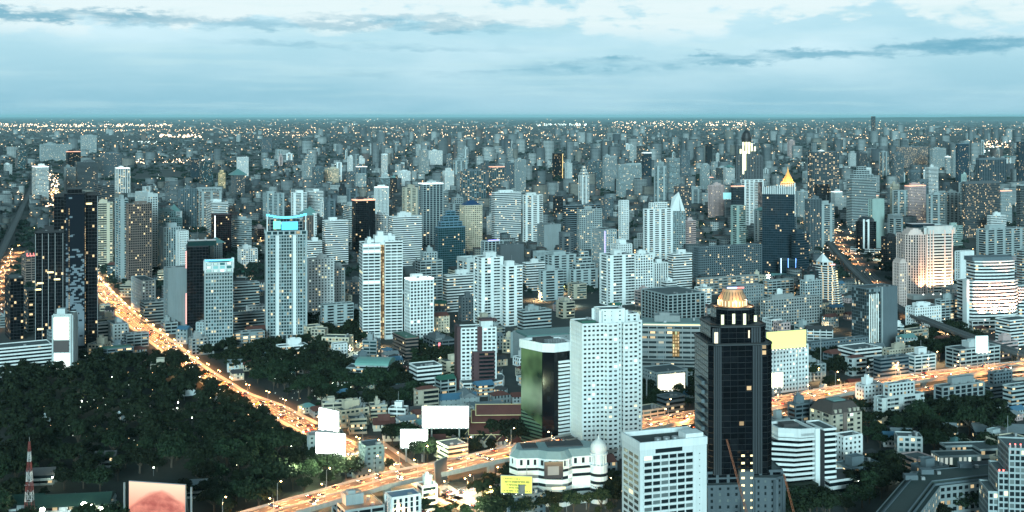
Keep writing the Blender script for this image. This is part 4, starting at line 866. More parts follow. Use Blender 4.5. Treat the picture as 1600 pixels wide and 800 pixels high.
# 18 crystal tower
b, k = hero('office_tower', 'pale crystal shaped tower with a folded white pointed top', 'crystal tower', 1047, 400, -6, (1045, 300, 1069, 372), wall='pale', glass='teal', lit=.06)
d = depth(400); mm = d / F; z = lambda py: CH - (py - HY) * mm
b.vol([(0, 4), (13, 0), (24, 5), (24, 22), (0, 22)], 0, z(330), 'fine', cap=False); c = b.p('folded_top', M_WHITE); zt = z(330)
V = [(0, 4, zt), (13, 0, zt - 26), (24, 5, zt), (24, 22, zt), (0, 22, zt), (14, 10, z(300)), (3, 14, z(310))]
for f in ((0, 1, 5), (0, 5, 6), (1, 2, 5), (2, 3, 5), (3, 4, 6, 5), (4, 0, 6)): c.poly([V[i] for i in f])
b.p('black_fold', M_BLACK).poly([(12.6, -.2, 6), (15.5, .6, 20), (17.5, 2, zt - 2), (14.2, 9.7, z(304)), (13.2, -.15, zt - 26)]); foot(b, 12, 11, 16); b.done()
# 19 black capsule tower on white podium
b, k = hero('office_tower', 'black rounded capsule tower with two white strips on a white podium', 'black capsule tower', 1353, 396, -16, (1337, 337, 1369, 392), wall='white', glass='black', lit=.03)
P = [(16.5 * math.copysign(abs(math.cos(t)) ** .6, math.cos(t)), 12 + 12 * math.copysign(abs(math.sin(t)) ** .6, math.sin(t))) for t in [2 * math.pi * i / 20 for i in range(20)]]
b.vol(P, 7, 52, 'glass', wall=M_BLACK, cap=False, bw=2.5); b.p('rounded_cap', solid('black cap', (.03, .035, .04), .25, .2)).lathe(0, 12, [(13.6, 52), (13, 55), (10.5, 58), (6, 59.6), (.1, 60)], 20)
for x in (-3.2, 4): b.p('white_strip', M_WHITE).box(x - 1.4, -1.3, 7, x + 1.4, 1, 56)
b.vol(rect(52, 26, -24, -4), 0, 7, 'strip', fh=3.5); foot(b, 0, 12, 28); b.done()
# 20 long mall with teal roof and parking behind the front slab
b, k = hero('shopping_mall', 'long grey shopping block with lit windows and an orange lit stair', 'long lit shopping block', 1000, 585, -4, (995, 495, 1118, 590), cat='building', wall='concrete', glass='grey', lit=.16, warm=.9)
b.vol(rect(66, 34), 12, 42, 'strip', fh=4.6, sp=.55); b.p('stair_shaft', glazing('orange shaft', (.3, .15, .06), .9, 1, 1.0)).prism(rect(6, 1.4, 28, -1.3), 16, 38, cells=(2, 2.6)); b.vol(rect(58, 26, -8, -13), 0, 13, 'band', fh=3.2, sp=.42, glass=glaz('grey', .1)); b.p('roof_sheet', M_TEALROOF).box(2, 3, 42.5, 64, 30, 44.5); b.p('roof_light_row', M_WARML).box(3, 2.1, 42.6, 60, 2.6, 43.4); b.clutter(rect(60, 26), 44.3); foot(b, 30, 10, 42); b.done()
# 21 long pale mall wing left of the tall condo
b, k = hero('shopping_mall', 'long pale wing with teal lit roof line left of the tall stepped condo', 'pale mall wing', 822, 570, 20, (818, 520, 900, 570), cat='building', wall='pale', glass='dark', lit=.03)
b.vol(rect(60, 34), 0, 24, 'punch', pf=.85, sp=.8, bw=6, fh=6); b.p('roof_sheet', M_TEALROOF).box(2, 2, 24.4, 58, 32, 26); foot(b, 30, 16, 34); b.done()
# ------------------------------------------------------------------ ground, roads
def ground_mat(name, a, b_, scale=.02, rough=.95):
    m, nt, p = new_mat(name); tc = nd(nt, 'ShaderNodeTexCoord'); n = noise_n(nt, tc.outputs['Object'], scale, 8, .65); n2 = noise_n(nt, tc.outputs['Object'], scale * 9, 4)
    nt.links.new(mixc(nt, mth(nt, 'MULTIPLY', rng(nt, n, .35, .68), mth(nt, 'MULTIPLY_ADD', n2, .8, .5)), a, b_), p.inputs['Base Color']); p.inputs['Roughness'].default_value = rough; return m
b = MB()
for y0, y1 in ((-2000, 20000), (20000, 240000)): b.poly([(-160000, y0, 0), (160000, y0, 0), (160000, y1, 0), (-160000, y1, 0)])
tag(b.build('ground', ground_mat('city ground', (.018, .026, .024), (.055, .062, .060), .012)), kind='structure')
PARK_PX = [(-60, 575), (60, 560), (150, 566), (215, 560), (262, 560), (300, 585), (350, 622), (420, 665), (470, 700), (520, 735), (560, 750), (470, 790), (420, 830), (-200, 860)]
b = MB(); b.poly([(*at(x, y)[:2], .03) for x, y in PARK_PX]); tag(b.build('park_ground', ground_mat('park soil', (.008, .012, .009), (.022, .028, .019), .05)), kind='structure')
def crom(P, n=10):
    out = []; Q = [P[0] * 2 - P[1]] + P + [P[-1] * 2 - P[-2]]
    for i in range(1, len(Q) - 2):
        a, b_, c, d = Q[i - 1:i + 3]
        for k in range(n):
            t = k / n; out.append(.5 * ((2 * b_) + (c - a) * t + (2 * a - 5 * b_ + 4 * c - d) * t * t + (3 * b_ - a - 3 * c + d) * t ** 3))
    out.append(P[-1]); return out
ROADS = []
class Path:
    def __init__(s, pts, width, z=None):
        s.p = crom(pts, 10); s.w = width; s.n = []
        for i in range(len(s.p)):
            t = s.p[min(i + 1, len(s.p) - 1)] - s.p[max(i - 1, 0)]; t.z = 0; t.normalize(); s.n.append(Vector((t.y, -t.x, 0)))
        s.L = [0]
        for a, c in zip(s.p, s.p[1:]): s.L.append(s.L[-1] + (c - a).length)
        ROADS.append(s)
    def along(s, l, off=0.0):
        l = max(0, min(s.L[-1] - .01, l)); i = max(0, np.searchsorted(s.L, l) - 1); t = (l - s.L[i]) / max(1e-6, s.L[i + 1] - s.L[i])
        q = s.p[i].lerp(s.p[i + 1], t); n = s.n[i].lerp(s.n[i + 1], t).normalized(); return q + n * off, math.atan2(n.x, -n.y) + math.pi / 2
    def sheet(s, b, o0, o1, dz=0.0, l0=None, l1=None):
        k = len(b.v); idx = [i for i in range(len(s.p)) if (l0 is None or s.L[i] >= l0) and (l1 is None or s.L[i] <= l1)]
        for i in idx: b.v += [tuple(s.p[i] + s.n[i] * o0 + Vector((0, 0, dz))), tuple(s.p[i] + s.n[i] * o1 + Vector((0, 0, dz)))]
        for j in range(len(idx) - 1): q = k + 2 * j; b.face((q, q + 1, q + 3, q + 2))
    def beam(s, b, o0, o1, z0, z1):
        k = len(b.v)
        for p, n in zip(s.p, s.n):
            for o, z in ((o0, z0), (o1, z0), (o1, z1), (o0, z1)): b.v.append(tuple(p + n * o + Vector((0, 0, z))))
        m = len(s.p)
        for j in range(m - 1):
            q = k + 4 * j
            for a in range(4): c = (a + 1) % 4; b.face((q + a, q + 4 + a, q + 4 + c, q + c))
        b.face((k, k + 1, k + 2, k + 3)); q = k + 4 * (m - 1); b.face((q + 3, q + 2, q + 1, q))
    def dashes(s, b, off, dz, step=9.0, ln=3.5, w=.22, hi=None):
        l = 0
        while l < (hi or s.L[-1]) - ln:
            a, _ = s.along(l, off - w); c, _ = s.along(l, off + w); d, _ = s.along(l + ln, off + w); e, _ = s.along(l + ln, off - w)
            b.poly([(q.x, q.y, q.z + dz) for q in (a, c, d, e)]); l += step
ASPH = ground_mat('asphalt', (.045, .046, .048), (.075, .074, .072), .12, .75); PAINT = solid('road paint', (.62, .62, .58), .7, .4); KERB = solid('kerb concrete', (.34, .34, .32), .9, .4)
def street(name, px, width, lanes, kerbs=True, hi=1600):
    P = Path([at(*q) for q in px], width); root = tag(empty(name, (0, 0, 0)), kind='structure'); h = width / 2
    b = MB(); P.sheet(b, -h, h, .06); b.build('asphalt', ASPH, root)
    b = MB()
    for k in range(1, lanes):
        if k == lanes // 2: continue
        P.dashes(b, -h + width * k / lanes, .07, hi=hi)
    P.sheet(b, -.5, -.3, .071, None, hi); P.sheet(b, .3, .5, .071, None, hi); b.build('lane_marking', PAINT, root)
    if kerbs:
        for s_, nm in ((-1, 'pavement'), (1, 'pavement')): b = MB(); P.beam(b, s_ * h + (0 if s_ > 0 else -4), s_ * h + (4 if s_ > 0 else 0), 0, .2); b.build(nm, KERB, root)
    return P
BOUL = street('boulevard', [(590, 728), (540, 700), (500, 678), (467, 660), (440, 646), (416, 634), (370, 617), (340, 599), (300, 573), (268, 546), (240, 525), (207, 500), (178, 472), (157, 449), (128, 408), (104, 360), (88, 310), (78, 270), (74, 245), (71, 228)], 16, 6)
SIDE = street('side_street', [(575, 690), (610, 715), (650, 742), (700, 775), (760, 800)], 12, 2)
WEST = street('west_street', [(-30, 520), (0, 440), (14, 412), (24, 396), (50, 392)], 16, 4, False)
EXITR = street('station_road', [(1270, 330), (1310, 375), (1345, 415), (1385, 455), (1420, 485), (1470, 505), (1530, 528), (1620, 556)], 18, 4, False)
LOWR = street('frontage_road', [(600, 820), (680, 786), (740, 764), (800, 742), (838, 728)], 15, 4, False)
BARR = solid('viaduct concrete', (.36, .35, .32), .9, .5)
def viaduct(name, pts, width, z, lanes=6, BARR=BARR, deck=1.8, barrier=1.1, pier_step=38.0, median=True, asphalt=True, pier_w=.3):
    P = Path([at(x, y, z) for x, y in pts], width); root = tag(empty(name, (0, 0, 0)), kind='structure'); h = width / 2
    b = MB(); P.beam(b, -h, h, -deck, 0); P.beam(b, -h * .55, h * .55, -deck - 1.2, -deck + .01); b.build('deck', BARR, root)
    if asphalt: b = MB(); P.sheet(b, -h + .5, h - .5, .03); b.build('asphalt', ASPH, root)
    for s_ in (-1, 1): b = MB(); P.beam(b, s_ * h - .22, s_ * h + .22, -.4, barrier); b.build('parapet', BARR, root)
    if median: b = MB(); P.beam(b, -.3, .3, .02, .9); b.build('median_barrier', BARR, root)
    if asphalt:
        b = MB()
        for k in range(1, lanes):
            if k != lanes // 2: P.dashes(b, -h + .5 + (width - 1) * k / lanes, .045)
        for s_ in (-1, 1): P.sheet(b, s_ * (h - 1.1) - .12, s_ * (h - 1.1) + .12, .046)
        b.build('lane_marking', PAINT, root)
    l = 10
    while l < P.L[-1]:
        q, a = P.along(l); b = MB(); w = width * pier_w
        b.box(-1.1, -w * .35, 0, 1.1, w * .35, q.z - deck - 2.6); b.prism([(-1.3, -w), (1.3, -w), (1.3, w), (-1.3, w)], q.z - deck - 2.6, q.z - deck - 1.19, bottom=True)
        b.build('pier', BARR, root, (q.x, q.y, 0), a); l += pier_step
    return P
EXPW = viaduct('expressway', [(330, 836), (385, 812), (450, 793), (520, 773), (600, 750), (700, 729), (800, 706), (900, 686), (1000, 665), (1090, 649), (1200, 631), (1300, 612), (1400, 595), (1500, 581), (1600, 570), (1720, 558)], 21, 13)
SLIP = viaduct('slip_road', [(900, 712), (1000, 690), (1090, 668), (1200, 655), (1300, 634), (1400, 617), (1480, 604), (1560, 592), (1640, 584)], 11, 7, 3, BARR, 1.2, median=False)
SKYT = viaduct('sky_train_viaduct', [(1246, 318), (1275, 352), (1305, 390), (1338, 426), (1372, 456), (1402, 480), (1450, 501), (1500, 520), (1560, 541), (1630, 562)], 10, 14, 2, solid('grey viaduct concrete', (.17, .18, .18), .9, .5), 1.6, 1.4, 32, median=False, asphalt=False)
RAIL = viaduct('rail_viaduct', [(-40, 470), (0, 396), (22, 350), (40, 312), (50, 290), (52, 272)], 12, 13, 2, solid('sooty concrete', (.10, .11, .11), .9, .5), 1.6, 1.2, 60, median=False, asphalt=False)  # concrete set darker than the other viaducts
for P, nm in ((SKYT, 'sky train'), (RAIL, 'railway')):
    for s_ in (-1, 1):
        b = MB(); P.beam(b, s_ * 2.3 - 1.1, s_ * 2.3 + 1.1, .02, .28); b.build('track_bed', solid('track bed', (.10, .10, .10), .9, .4), bpy.data.objects['sky_train_viaduct' if P is SKYT else 'rail_viaduct'])

# ------------------------------------------------------------------ street lamps (with the light they give) and cars
SODIUM = emit('sodium bulb', (1.0, .55, .20), 40, False); LEDL = emit('white lamp', (.92, 1.0, .80), 22, False)
NL = [0]
def light(loc, power, col=(1, .41, .14), size=.4, spot=True, parent=None, ang=150):
    ld = bpy.data.lights.new('lamp_light', 'SPOT' if spot else 'POINT'); ld.energy = power; ld.color = col; ld.shadow_soft_size = size
    if spot: ld.spot_size = R(ang); ld.spot_blend = .6
    o = bpy.data.objects.new('lamp_light', ld); COL.objects.link(o); o.location = loc; o.parent = parent; NL[0] += 1; return o
def lamp_proto(double, bulb, hgt=11.0):
    r = empty('street_lamp'); b = MB(); b.tube((0, 0, 0), (0, 0, hgt), .16, 6, 0, .09); b.build('pole', M_METAL, r)
    for s_ in ((-1, 1) if double else (1,)):
        b = MB(); b.tube((0, 0, hgt - .15), (0, s_ * 2.2, hgt + .55), .08, 5); b.build('arm', M_METAL, r)
        b = MB(); b.frustum(0, s_ * 2.4, .34, .42, hgt + .25, hgt + .6, 8, bottom=True); b.build('lamp_head', bulb, r)
    return r
LP1 = lamp_proto(False, SODIUM); LP2 = lamp_proto(True, SODIUM); used = set()
def put_lamp(proto, loc, rz, label, group, power, col=(1, .41, .14)):
    if proto not in used:
        used.add(proto); o = proto; KIDS[o] = list(o.children); o.location = loc; o.rotation_euler = (0, 0, rz); tag(o, label, 'street lamp', group)
    else: o = copy_tree(proto, loc, rz, None, label, group)
    o['category'] = 'street lamp'
    if power: l = light((0, 2.4 if proto is not LP2 else 0, 10.7), power, col); l.parent = o
    return o
def lamps(P, off, step, l0, l1, label, group, power, proto=None, flip=False):
    l = l0
    while l < min(l1, P.L[-1]):
        q, a = P.along(l, off)
        if any(math.hypot(q.x - x, q.y - y) < r * .8 + 4 for x, y, r in FOOT): l += step; continue
        put_lamp(proto or LP1, q, a + (math.pi if flip else 0), label, group, power); l += step
KW = 1000.0
PW = 80 * KW
lamps(EXPW, -10.2, 34, 20, 1500, 'tall sodium street lamp on the far parapet of the orange lit expressway', 'street lamps along the expressway', PW, None, True)
lamps(EXPW, 10.2, 34, 37, 700, 'tall sodium street lamp on the near parapet of the orange lit expressway', 'street lamps on the near expressway parapet', PW, None, False)
lamps(SLIP, 5.6, 45, 10, 900, 'sodium street lamp on the lower slip road beside the expressway', 'street lamps along the slip road', PW * .7)
lamps(BOUL, 0.01, 32, 30, 950, 'double headed sodium lamp on the median of the busy boulevard', 'street lamps along the boulevard', PW * 1.5, LP2)
lamps(BOUL, 0.01, 70, 960, 3200, 'double headed sodium lamp far up the busy boulevard', 'street lamps far up the boulevard', PW * 2.4, LP2)
lamps(LOWR, 7.6, 30, 6, 400, 'sodium lamp on the frontage road beneath the expressway edge', 'street lamps along the frontage road', PW * 1.0)
lamps(SIDE, 6.6, 34, 8, 260, 'sodium lamp on the small side street behind the billboards', 'street lamps along the side street', PW * .8)
lamps(WEST, 0.01, 60, 10, 900, 'sodium lamp on the west street beside the plain black slab', 'street lamps along the west street', PW * 1.6, LP2)
lamps(EXITR, 9.6, 70, 200, 1600, 'sodium lamp on the road beneath the sky train viaduct', 'street lamps under the sky train', PW * .9)
CARP = []
CAR_COLS = [('white', (.62, .63, .62)), ('silver', (.35, .37, .38)), ('black', (.02, .02, .022)), ('red', (.28, .03, .025)), ('pink', (.55, .16, .26)), ('yellow', (.6, .42, .05)), ('blue', (.04, .09, .24))]
HEADL = emit('headlight', (1.0, .86, .58), 36, False); TAILL = emit('tail light', (1.0, .14, .04), 22, False); M_TYRE = solid('tyre', (.015, .015, .015), .9, .1)
def car_proto(cname, col):
    r = empty('car'); paint = solid(cname + ' car paint', col, .3, .05); prof = [(-2.2, .35), (2.2, .35), (2.25, .8), (1.15, .95), (-1.6, 1.0), (-2.25, .9)]
    def ext(prof, hw, taper=0.0):
        b = MB(); n = len(prof); ys = hw
        b.v = [(x, -ys + (taper if z > 1.2 else 0), z) for x, z in prof] + [(x, ys - (taper if z > 1.2 else 0), z) for x, z in prof]
        for i in range(n): j = (i + 1) % n; b.face((j, i, n + i, n + j))
        b.face(tuple(range(n))); b.face(tuple(2 * n - 1 - i for i in range(n))); return b
    ext(prof, .88).build('body', paint, r); ext([(1.0, .96), (.35, 1.45), (-1.1, 1.47), (-1.75, 1.0)], .8, .14).build('cabin', solid('car glass', (.02, .025, .03), .1, .1), r)
    for x in (-1.4, 1.4):
        for y in (-.8, .8): b = MB(); b.tube((x, y - .12, .33), (x, y + .12, .33), .33, 10); b.build('wheel', M_TYRE, r)
    for y in (-.6, .6):
        b = MB(); b.box(2.2, y - .22, .55, 2.34, y + .22, .82); b.build('headlight', HEADL, r); b = MB(); b.box(-2.36, y - .22, .62, -2.2, y + .22, .88); b.build('tail_light', TAILL, r)
    return r
PROT = [(n, car_proto(n, c)) for n, c in CAR_COLS]; car_used = set(); NCAR = [0]; crnd = random.Random(11)
def put_car(loc, rz, where, group):
    n, p = crnd.choices(PROT, (6, 5, 4, 2, 2, 2, 2))[0]; lab = '%s car driving %s' % (n, where); gr = n + ' cars ' + group
    if n not in car_used:
        car_used.add(n); o = p; KIDS[o] = list(p.children); o.location = loc; o.rotation_euler = (0, 0, rz); tag(o, lab, 'car', gr)
    else: o = copy_tree(p, loc, rz, None, lab, gr); o['category'] = 'car'
    NCAR[0] += 1
def traffic(P, lanes, width, l0, l1, gap, toward, where, group, z=.07, left=True):
    """traffic keeps left: the lanes on one side run up the path, the others down it"""
    for k in range(lanes):
        off = -width / 2 + (k + .5) * width / lanes; up = off < 0; l = l0 + crnd.uniform(0, gap)
        while l < min(l1, P.L[-1]):
            q, a = P.along(l, off + crnd.uniform(-.25, .25)); put_car((q.x, q.y, q.z + z), a + (math.pi if not up else 0), where + (' away up the road' if up else ' down the road'), group); l += gap * crnd.uniform(.55, 1.6)
traffic(EXPW, 6, 19.4, 30, 520, 42, 0, 'on the lit elevated expressway, western half,', 'on the western expressway')
traffic(EXPW, 6, 19.4, 520, 1000, 60, 0, 'on the lit elevated expressway, eastern half,', 'on the eastern expressway')
traffic(BOUL, 6, 15.4, 0, 520, 34, 0, 'on the busy boulevard beside the park', 'on the boulevard by the park')
traffic(BOUL, 6, 15.4, 520, 1100, 48, 0, 'on the busy boulevard between the towers', 'on the boulevard between the towers')
traffic(SLIP, 2, 8, 60, 700, 55, 0, 'on the lower slip road', 'on the slip road')
traffic(LOWR, 4, 14, 0, 300, 40, 0, 'on the frontage road below the expressway', 'on the frontage road')
traffic(SIDE, 2, 10, 0, 220, 40, 0, 'on the side street behind the billboards', 'on the side street')

# ------------------------------------------------------------------ trees
def leaf_mat(name, a, b_):
    m, nt, p = new_mat(name); tc = nd(nt, 'ShaderNodeTexCoord'); oi = nd(nt, 'ShaderNodeObjectInfo'); n = noise_n(nt, tc.outputs['Object'], .35, 5, .7); c = mixc(nt, rng(nt, n, .35, .65), a, b_)
    hs = nd(nt, 'ShaderNodeHueSaturation'); nt.links.new(rng(nt, oi.outputs['Random'], 0, 1, .455, .525), hs.inputs['Hue']); nt.links.new(rng(nt, oi.outputs['Random'], 0, 1, .5, 1.5), hs.inputs['Value']); nt.links.new(c, hs.inputs['Color'])
    nt.links.new(hs.outputs[0], p.inputs['Base Color']); p.inputs['Roughness'].default_value = .8; p.inputs['Specular IOR Level'].default_value = .15; return m
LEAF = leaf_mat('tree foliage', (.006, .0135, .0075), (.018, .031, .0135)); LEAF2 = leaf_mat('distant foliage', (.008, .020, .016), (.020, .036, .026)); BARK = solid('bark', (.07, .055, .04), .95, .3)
def crown(rn, Rr, H, z0, clumps, per, leaf):
    """leaf clumps spread through a spreading crown: numpy arrays of quads"""
    V = []
    C = []
    while len(C) < clumps:
        p = rn.uniform(-1, 1, 3)
        if p @ p < 1 and p[2] > -.55: C.append(p)
    C = np.array(C) * [Rr * .8, Rr * .8, H * .42]; C[:, 2] += z0 + H * .5; cr = rn.uniform(.22, .42, clumps) * Rr
    for c, r in zip(C, cr):
        d = rn.normal(size=(per, 3)); d /= np.linalg.norm(d, axis=1)[:, None]; d[:, 2] = np.abs(d[:, 2]) * 1.0 - .25 * (rn.random(per) < .3)
        q = c + d * r * rn.uniform(.55, 1.05, per)[:, None] * [1, 1, .72]
        nrm = d + rn.normal(size=(per, 3)) * .55; nrm /= np.linalg.norm(nrm, axis=1)[:, None]; t = np.cross(nrm, rn.normal(size=(per, 3))); t /= np.linalg.norm(t, axis=1)[:, None]; s = np.cross(nrm, t)
        a = leaf * rn.uniform(.6, 1.3, per)[:, None]; t = t * a; s = s * a * .8
        V.append(np.stack([q - t - s * .6, q + t * .2 - s, q + t + s * .5, q - t * .3 + s], 1))
    return np.concatenate(V).reshape(-1, 3)
def quads_mesh(name, V, mat):
    me = bpy.data.meshes.new(name); n = len(V); me.vertices.add(n); me.vertices.foreach_set('co', V.astype(np.float32).ravel()); me.loops.add(n); me.loops.foreach_set('vertex_index', np.arange(n, dtype=np.int32)); me.polygons.add(n // 4)
    me.polygons.foreach_set('loop_start', np.arange(0, n, 4, dtype=np.int32)); me.materials.append(mat); me.update(calc_edges=True); me.validate(); return me
rn = np.random.default_rng(5)
def tree_proto(Rr, H, trunk, clumps, per, leaf, name='tree'):
    r = empty(name); b = MB(); b.tube((0, 0, 0), (.1, .05, trunk + H * .25), Rr * .06, 8, 0, Rr * .035)
    for i in range(5): t = i * 1.3; b.tube((.05, .02, trunk * .85), (math.cos(t) * Rr * .55, math.sin(t) * Rr * .55, trunk + H * .5), Rr * .03, 6, 0, .08)
    b.build('trunk', BARK, r); o = bpy.data.objects.new('crown', quads_mesh('crown', crown(rn, Rr, H, trunk, clumps, per, leaf), LEAF)); COL.objects.link(o); o.parent = r; KIDS[r] = list(r.children); return r
TP = [('broad', tree_proto(8.5, 8, 4.5, 34, 60, .55)), ('round', tree_proto(6, 8, 4, 26, 60, .48)), ('tall', tree_proto(5, 11, 5, 28, 58, .46)), ('spreading', tree_proto(10, 7.5, 5, 42, 58, .6)), ('small', tree_proto(3.8, 5, 2.2, 16, 60, .38))]
PP = empty('palm_tree'); b = MB(); b.tube((0, 0, 0), (.5, .2, 9), .22, 7, 0, .15); b.build('trunk', BARK, PP); b = MB()
for i in range(14):
    t = i * 2.4; e = .25 + .5 * ((i * 7) % 5) / 5; p0 = Vector((.5, .2, 9))
    for s_ in range(4):
        f = lambda u: p0 + Vector((math.cos(t) * 3.4 * u, math.sin(t) * 3.4 * u, 2.2 * u * (1 - e) - 2.6 * e * u * u)); a_, c_ = f(s_ / 4), f((s_ + 1) / 4); w = Vector((-math.sin(t), math.cos(t), -.15)) * (.55 - .1 * s_)
        b.poly([a_ - w, c_ - w * .85, c_ + w * .85, a_ + w])
b.build('crown', LEAF, PP); KIDS[PP] = list(PP.children)
tree_used = set(); TREES = []; trnd = random.Random(3)
def inside(px, py, poly):
    c = False; n = len(poly)
    for i in range(n):
        (x1, y1), (x2, y2) = poly[i], poly[i - 1]
        if (y1 > py) != (y2 > py) and px < (x2 - x1) * (py - y1) / (y2 - y1) + x1: c = not c
    return c
ROADPTS = np.array([(p.x, p.y, P.w / 2) for P in ROADS for p in [P.along(l)[0] for l in np.arange(0, P.L[-1], 8)]])
def clear_road(x, y, m): return bool(np.all(np.hypot(ROADPTS[:, 0] - x, ROADPTS[:, 1] - y) > ROADPTS[:, 2] + m))
def clear_foot(x, y, m, k=.8): return all((x - a) ** 2 + (y - c) ** 2 > (r * k + m) ** 2 for a, c, r in FOOT)
GLADES = [(297, 640, 26), (345, 634, 15), (186, 668, 14), (70, 668, 20), (110, 668, 14), (66, 760, 34), (165, 738, 18), (250, 760, 60), (245, 815, 60), (115, 800, 70), (300, 700, 10), (262, 690, 8), (120, 640, 10)]
GL_W = [(*at(x, y)[:2], r) for x, y, r in [(x, y, r * .45) for x, y, r in GLADES]]
def wood(poly, gap, cap, kinds, label, group, seed, xmargin=0, sc=(.65, 1.4)):
    """scatter single trees inside a stretch of the picture's ground; returns the places left over"""
    rr = random.Random(seed); W_ = [at(x, y) for x, y in poly]; WP = [(p.x, p.y) for p in W_]; x0, x1 = min(p[0] for p in WP), max(p[0] for p in WP); y0, y1 = min(p[1] for p in WP), max(p[1] for p in WP)
    grid = {}; out = []; n = int((x1 - x0) * (y1 - y0) / (gap * gap) * 4)
    for _ in range(min(n, 30000)):
        x, y = rr.uniform(x0, x1), rr.uniform(y0, y1)
        if not inside(x, y, WP) or not clear_road(x, y, 3.2) or not clear_foot(x, y, 3): continue
        if any((x - a) ** 2 + (y - c) ** 2 < r * r for a, c, r in GL_W): continue
        g = (int(x // gap), int(y // gap)); s_ = rr.uniform(.75, 1.2)
        if any((x - a) ** 2 + (y - c) ** 2 < (gap * s_) ** 2 for i in (-1, 0, 1) for j in (-1, 0, 1) for a, c in grid.get((g[0] + i, g[1] + j), ())): continue
        grid.setdefault(g, []).append((x, y)); out.append((x, y))
    out.sort(key=lambda p: p[1] + abs(p[0]) * .05); vis = [p for p in out if -20 < pix(p[0], p[1], 8)[0] < 1620 and pix(p[0], p[1], 12)[1] < 815]
    for x, y in vis[:cap]:
        k, p = TP[rr.choices(range(5), kinds)[0]]; put_tree(k, p, x, y, rr.uniform(*sc), label, group, rr)
    return vis[cap:]
def put_tree(k, p, x, y, sc, label, group, rr):
    lab, gr = label.replace('KIND', k), group + ', ' + k + ' kind'; ss = (sc * rr.uniform(.9, 1.1), sc * rr.uniform(.9, 1.1), sc * rr.uniform(.85, 1.15)); rz = rr.uniform(0, 6.28)
    if p not in tree_used: tree_used.add(p); o = p; o.location = (x, y, 0); o.rotation_euler = (0, 0, rz); o.scale = ss; tag(o, lab, 'tree', gr)
    else: o = copy_tree(p, (x, y, 0), rz, ss, lab, gr); o['category'] = 'tree'
    TREES.append((x, y))
REST = []
REST += wood([(-80, 575), (60, 566), (150, 570), (262, 562), (300, 586), (350, 624), (420, 668), (470, 704), (520, 742), (560, 756), (470, 786), (400, 812), (380, 870), (-200, 870)], 11.5, 130, (5, 3, 2, 5, 2), 'dark KIND tree crowded into the unlit park beside the boulevard', 'park trees', 21)
GREEN_PX = [(300, 560), (345, 548), (500, 548), (560, 590), (640, 600), (660, 640), (600, 650), (545, 640), (500, 640), (440, 618), (380, 590)]
REST += wood(GREEN_PX, 11, 70, (3, 3, 2, 3, 2), 'dark KIND tree in the green quarter across the boulevard', 'green quarter trees', 22)
REST += wood([(470, 505), (560, 500), (570, 545), (470, 548)], 10, 14, (3, 3, 2, 1, 1), 'KIND tree in the grove at the foot of the cyan crowned tower', 'grove trees', 23)
REST += wood([(1300, 612), (1370, 640), (1470, 640), (1540, 625), (1590, 690), (1540, 720), (1400, 706), (1330, 690)], 11, 34, (4, 3, 2, 4, 1), 'dark KIND tree in the garden quarter south of the expressway', 'garden quarter trees', 24)
REST += wood([(1215, 775), (1320, 740), (1400, 720), (1395, 765), (1340, 810), (1215, 830)], 10, 18, (3, 3, 2, 2, 2), 'KIND tree in the dark garden beside the courtyard hotel', 'hotel garden trees', 25)
REST += wood([(1440, 760), (1540, 748), (1560, 800), (1430, 830)], 10, 8, (2, 3, 2, 1, 2), 'KIND tree inside the hotel courtyard', 'courtyard trees', 26)
REST += wood([(630, 540), (720, 540), (715, 600), (640, 575)], 11, 12, (2, 3, 2, 1, 2), 'KIND tree by the red signed block', 'trees by the red signed block', 27)
REST += wood([(560, 700), (655, 690), (690, 720), (610, 745)], 9, 12, (1, 3, 2, 1, 3), 'KIND tree beneath the white billboards', 'billboard trees', 28)
REST += wood([(655, 692), (800, 694), (800, 712), (700, 728), (660, 722)], 10, 14, (1, 4, 2, 1, 3), 'KIND tree between the temple and the expressway', 'temple trees', 29)
REST += wood([(1000, 598), (1095, 600), (1095, 636), (1000, 650)], 10, 12, (2, 3, 2, 1, 3), 'KIND tree beside the warm lit billboard block', 'trees by the warm billboard', 30)
REST += wood([(640, 780), (700, 775), (800, 765), (860, 790), (870, 815), (640, 820)], 9, 14, (1, 3, 2, 1, 4), 'KIND tree among the low roofs beneath the yellow sign', 'trees by the yellow sign', 31)
REST += wood([(905, 775), (965, 765), (968, 805), (890, 810)], 8, 8, (0, 3, 2, 0, 3), 'KIND tree lit amber before the domed mall', 'trees before the domed mall', 32)
REST += wood([(1260, 560), (1340, 560), (1360, 585), (1270, 596)], 10, 8, (2, 3, 2, 1, 2), 'KIND tree behind the expressway lamps', 'trees behind the expressway', 33)
REST += wood([(1415, 520), (1530, 520), (1530, 565), (1420, 568)], 10, 12, (2, 3, 2, 2, 2), 'KIND tree between sky train and expressway', 'trees below the sky train', 34)
rr = random.Random(77)
for px, py in ((1048, 632), (1062, 628), (1040, 640), (640, 712), (905, 780), (935, 786), (1290, 745), (1335, 775)):
    q = at(px, py); s_ = rr.uniform(.9, 1.2)
    if PP in tree_used: o = copy_tree(PP, (q.x, q.y, 0), rr.uniform(0, 6), s_, 'slim palm tree with drooping fronds by the roadside', 'palm trees'); o['category'] = 'palm'
    else: tree_used.add(PP); tag(PP, 'slim palm tree with drooping fronds by the roadside', 'palm', 'palm trees'); PP.location = (q.x, q.y, 0)
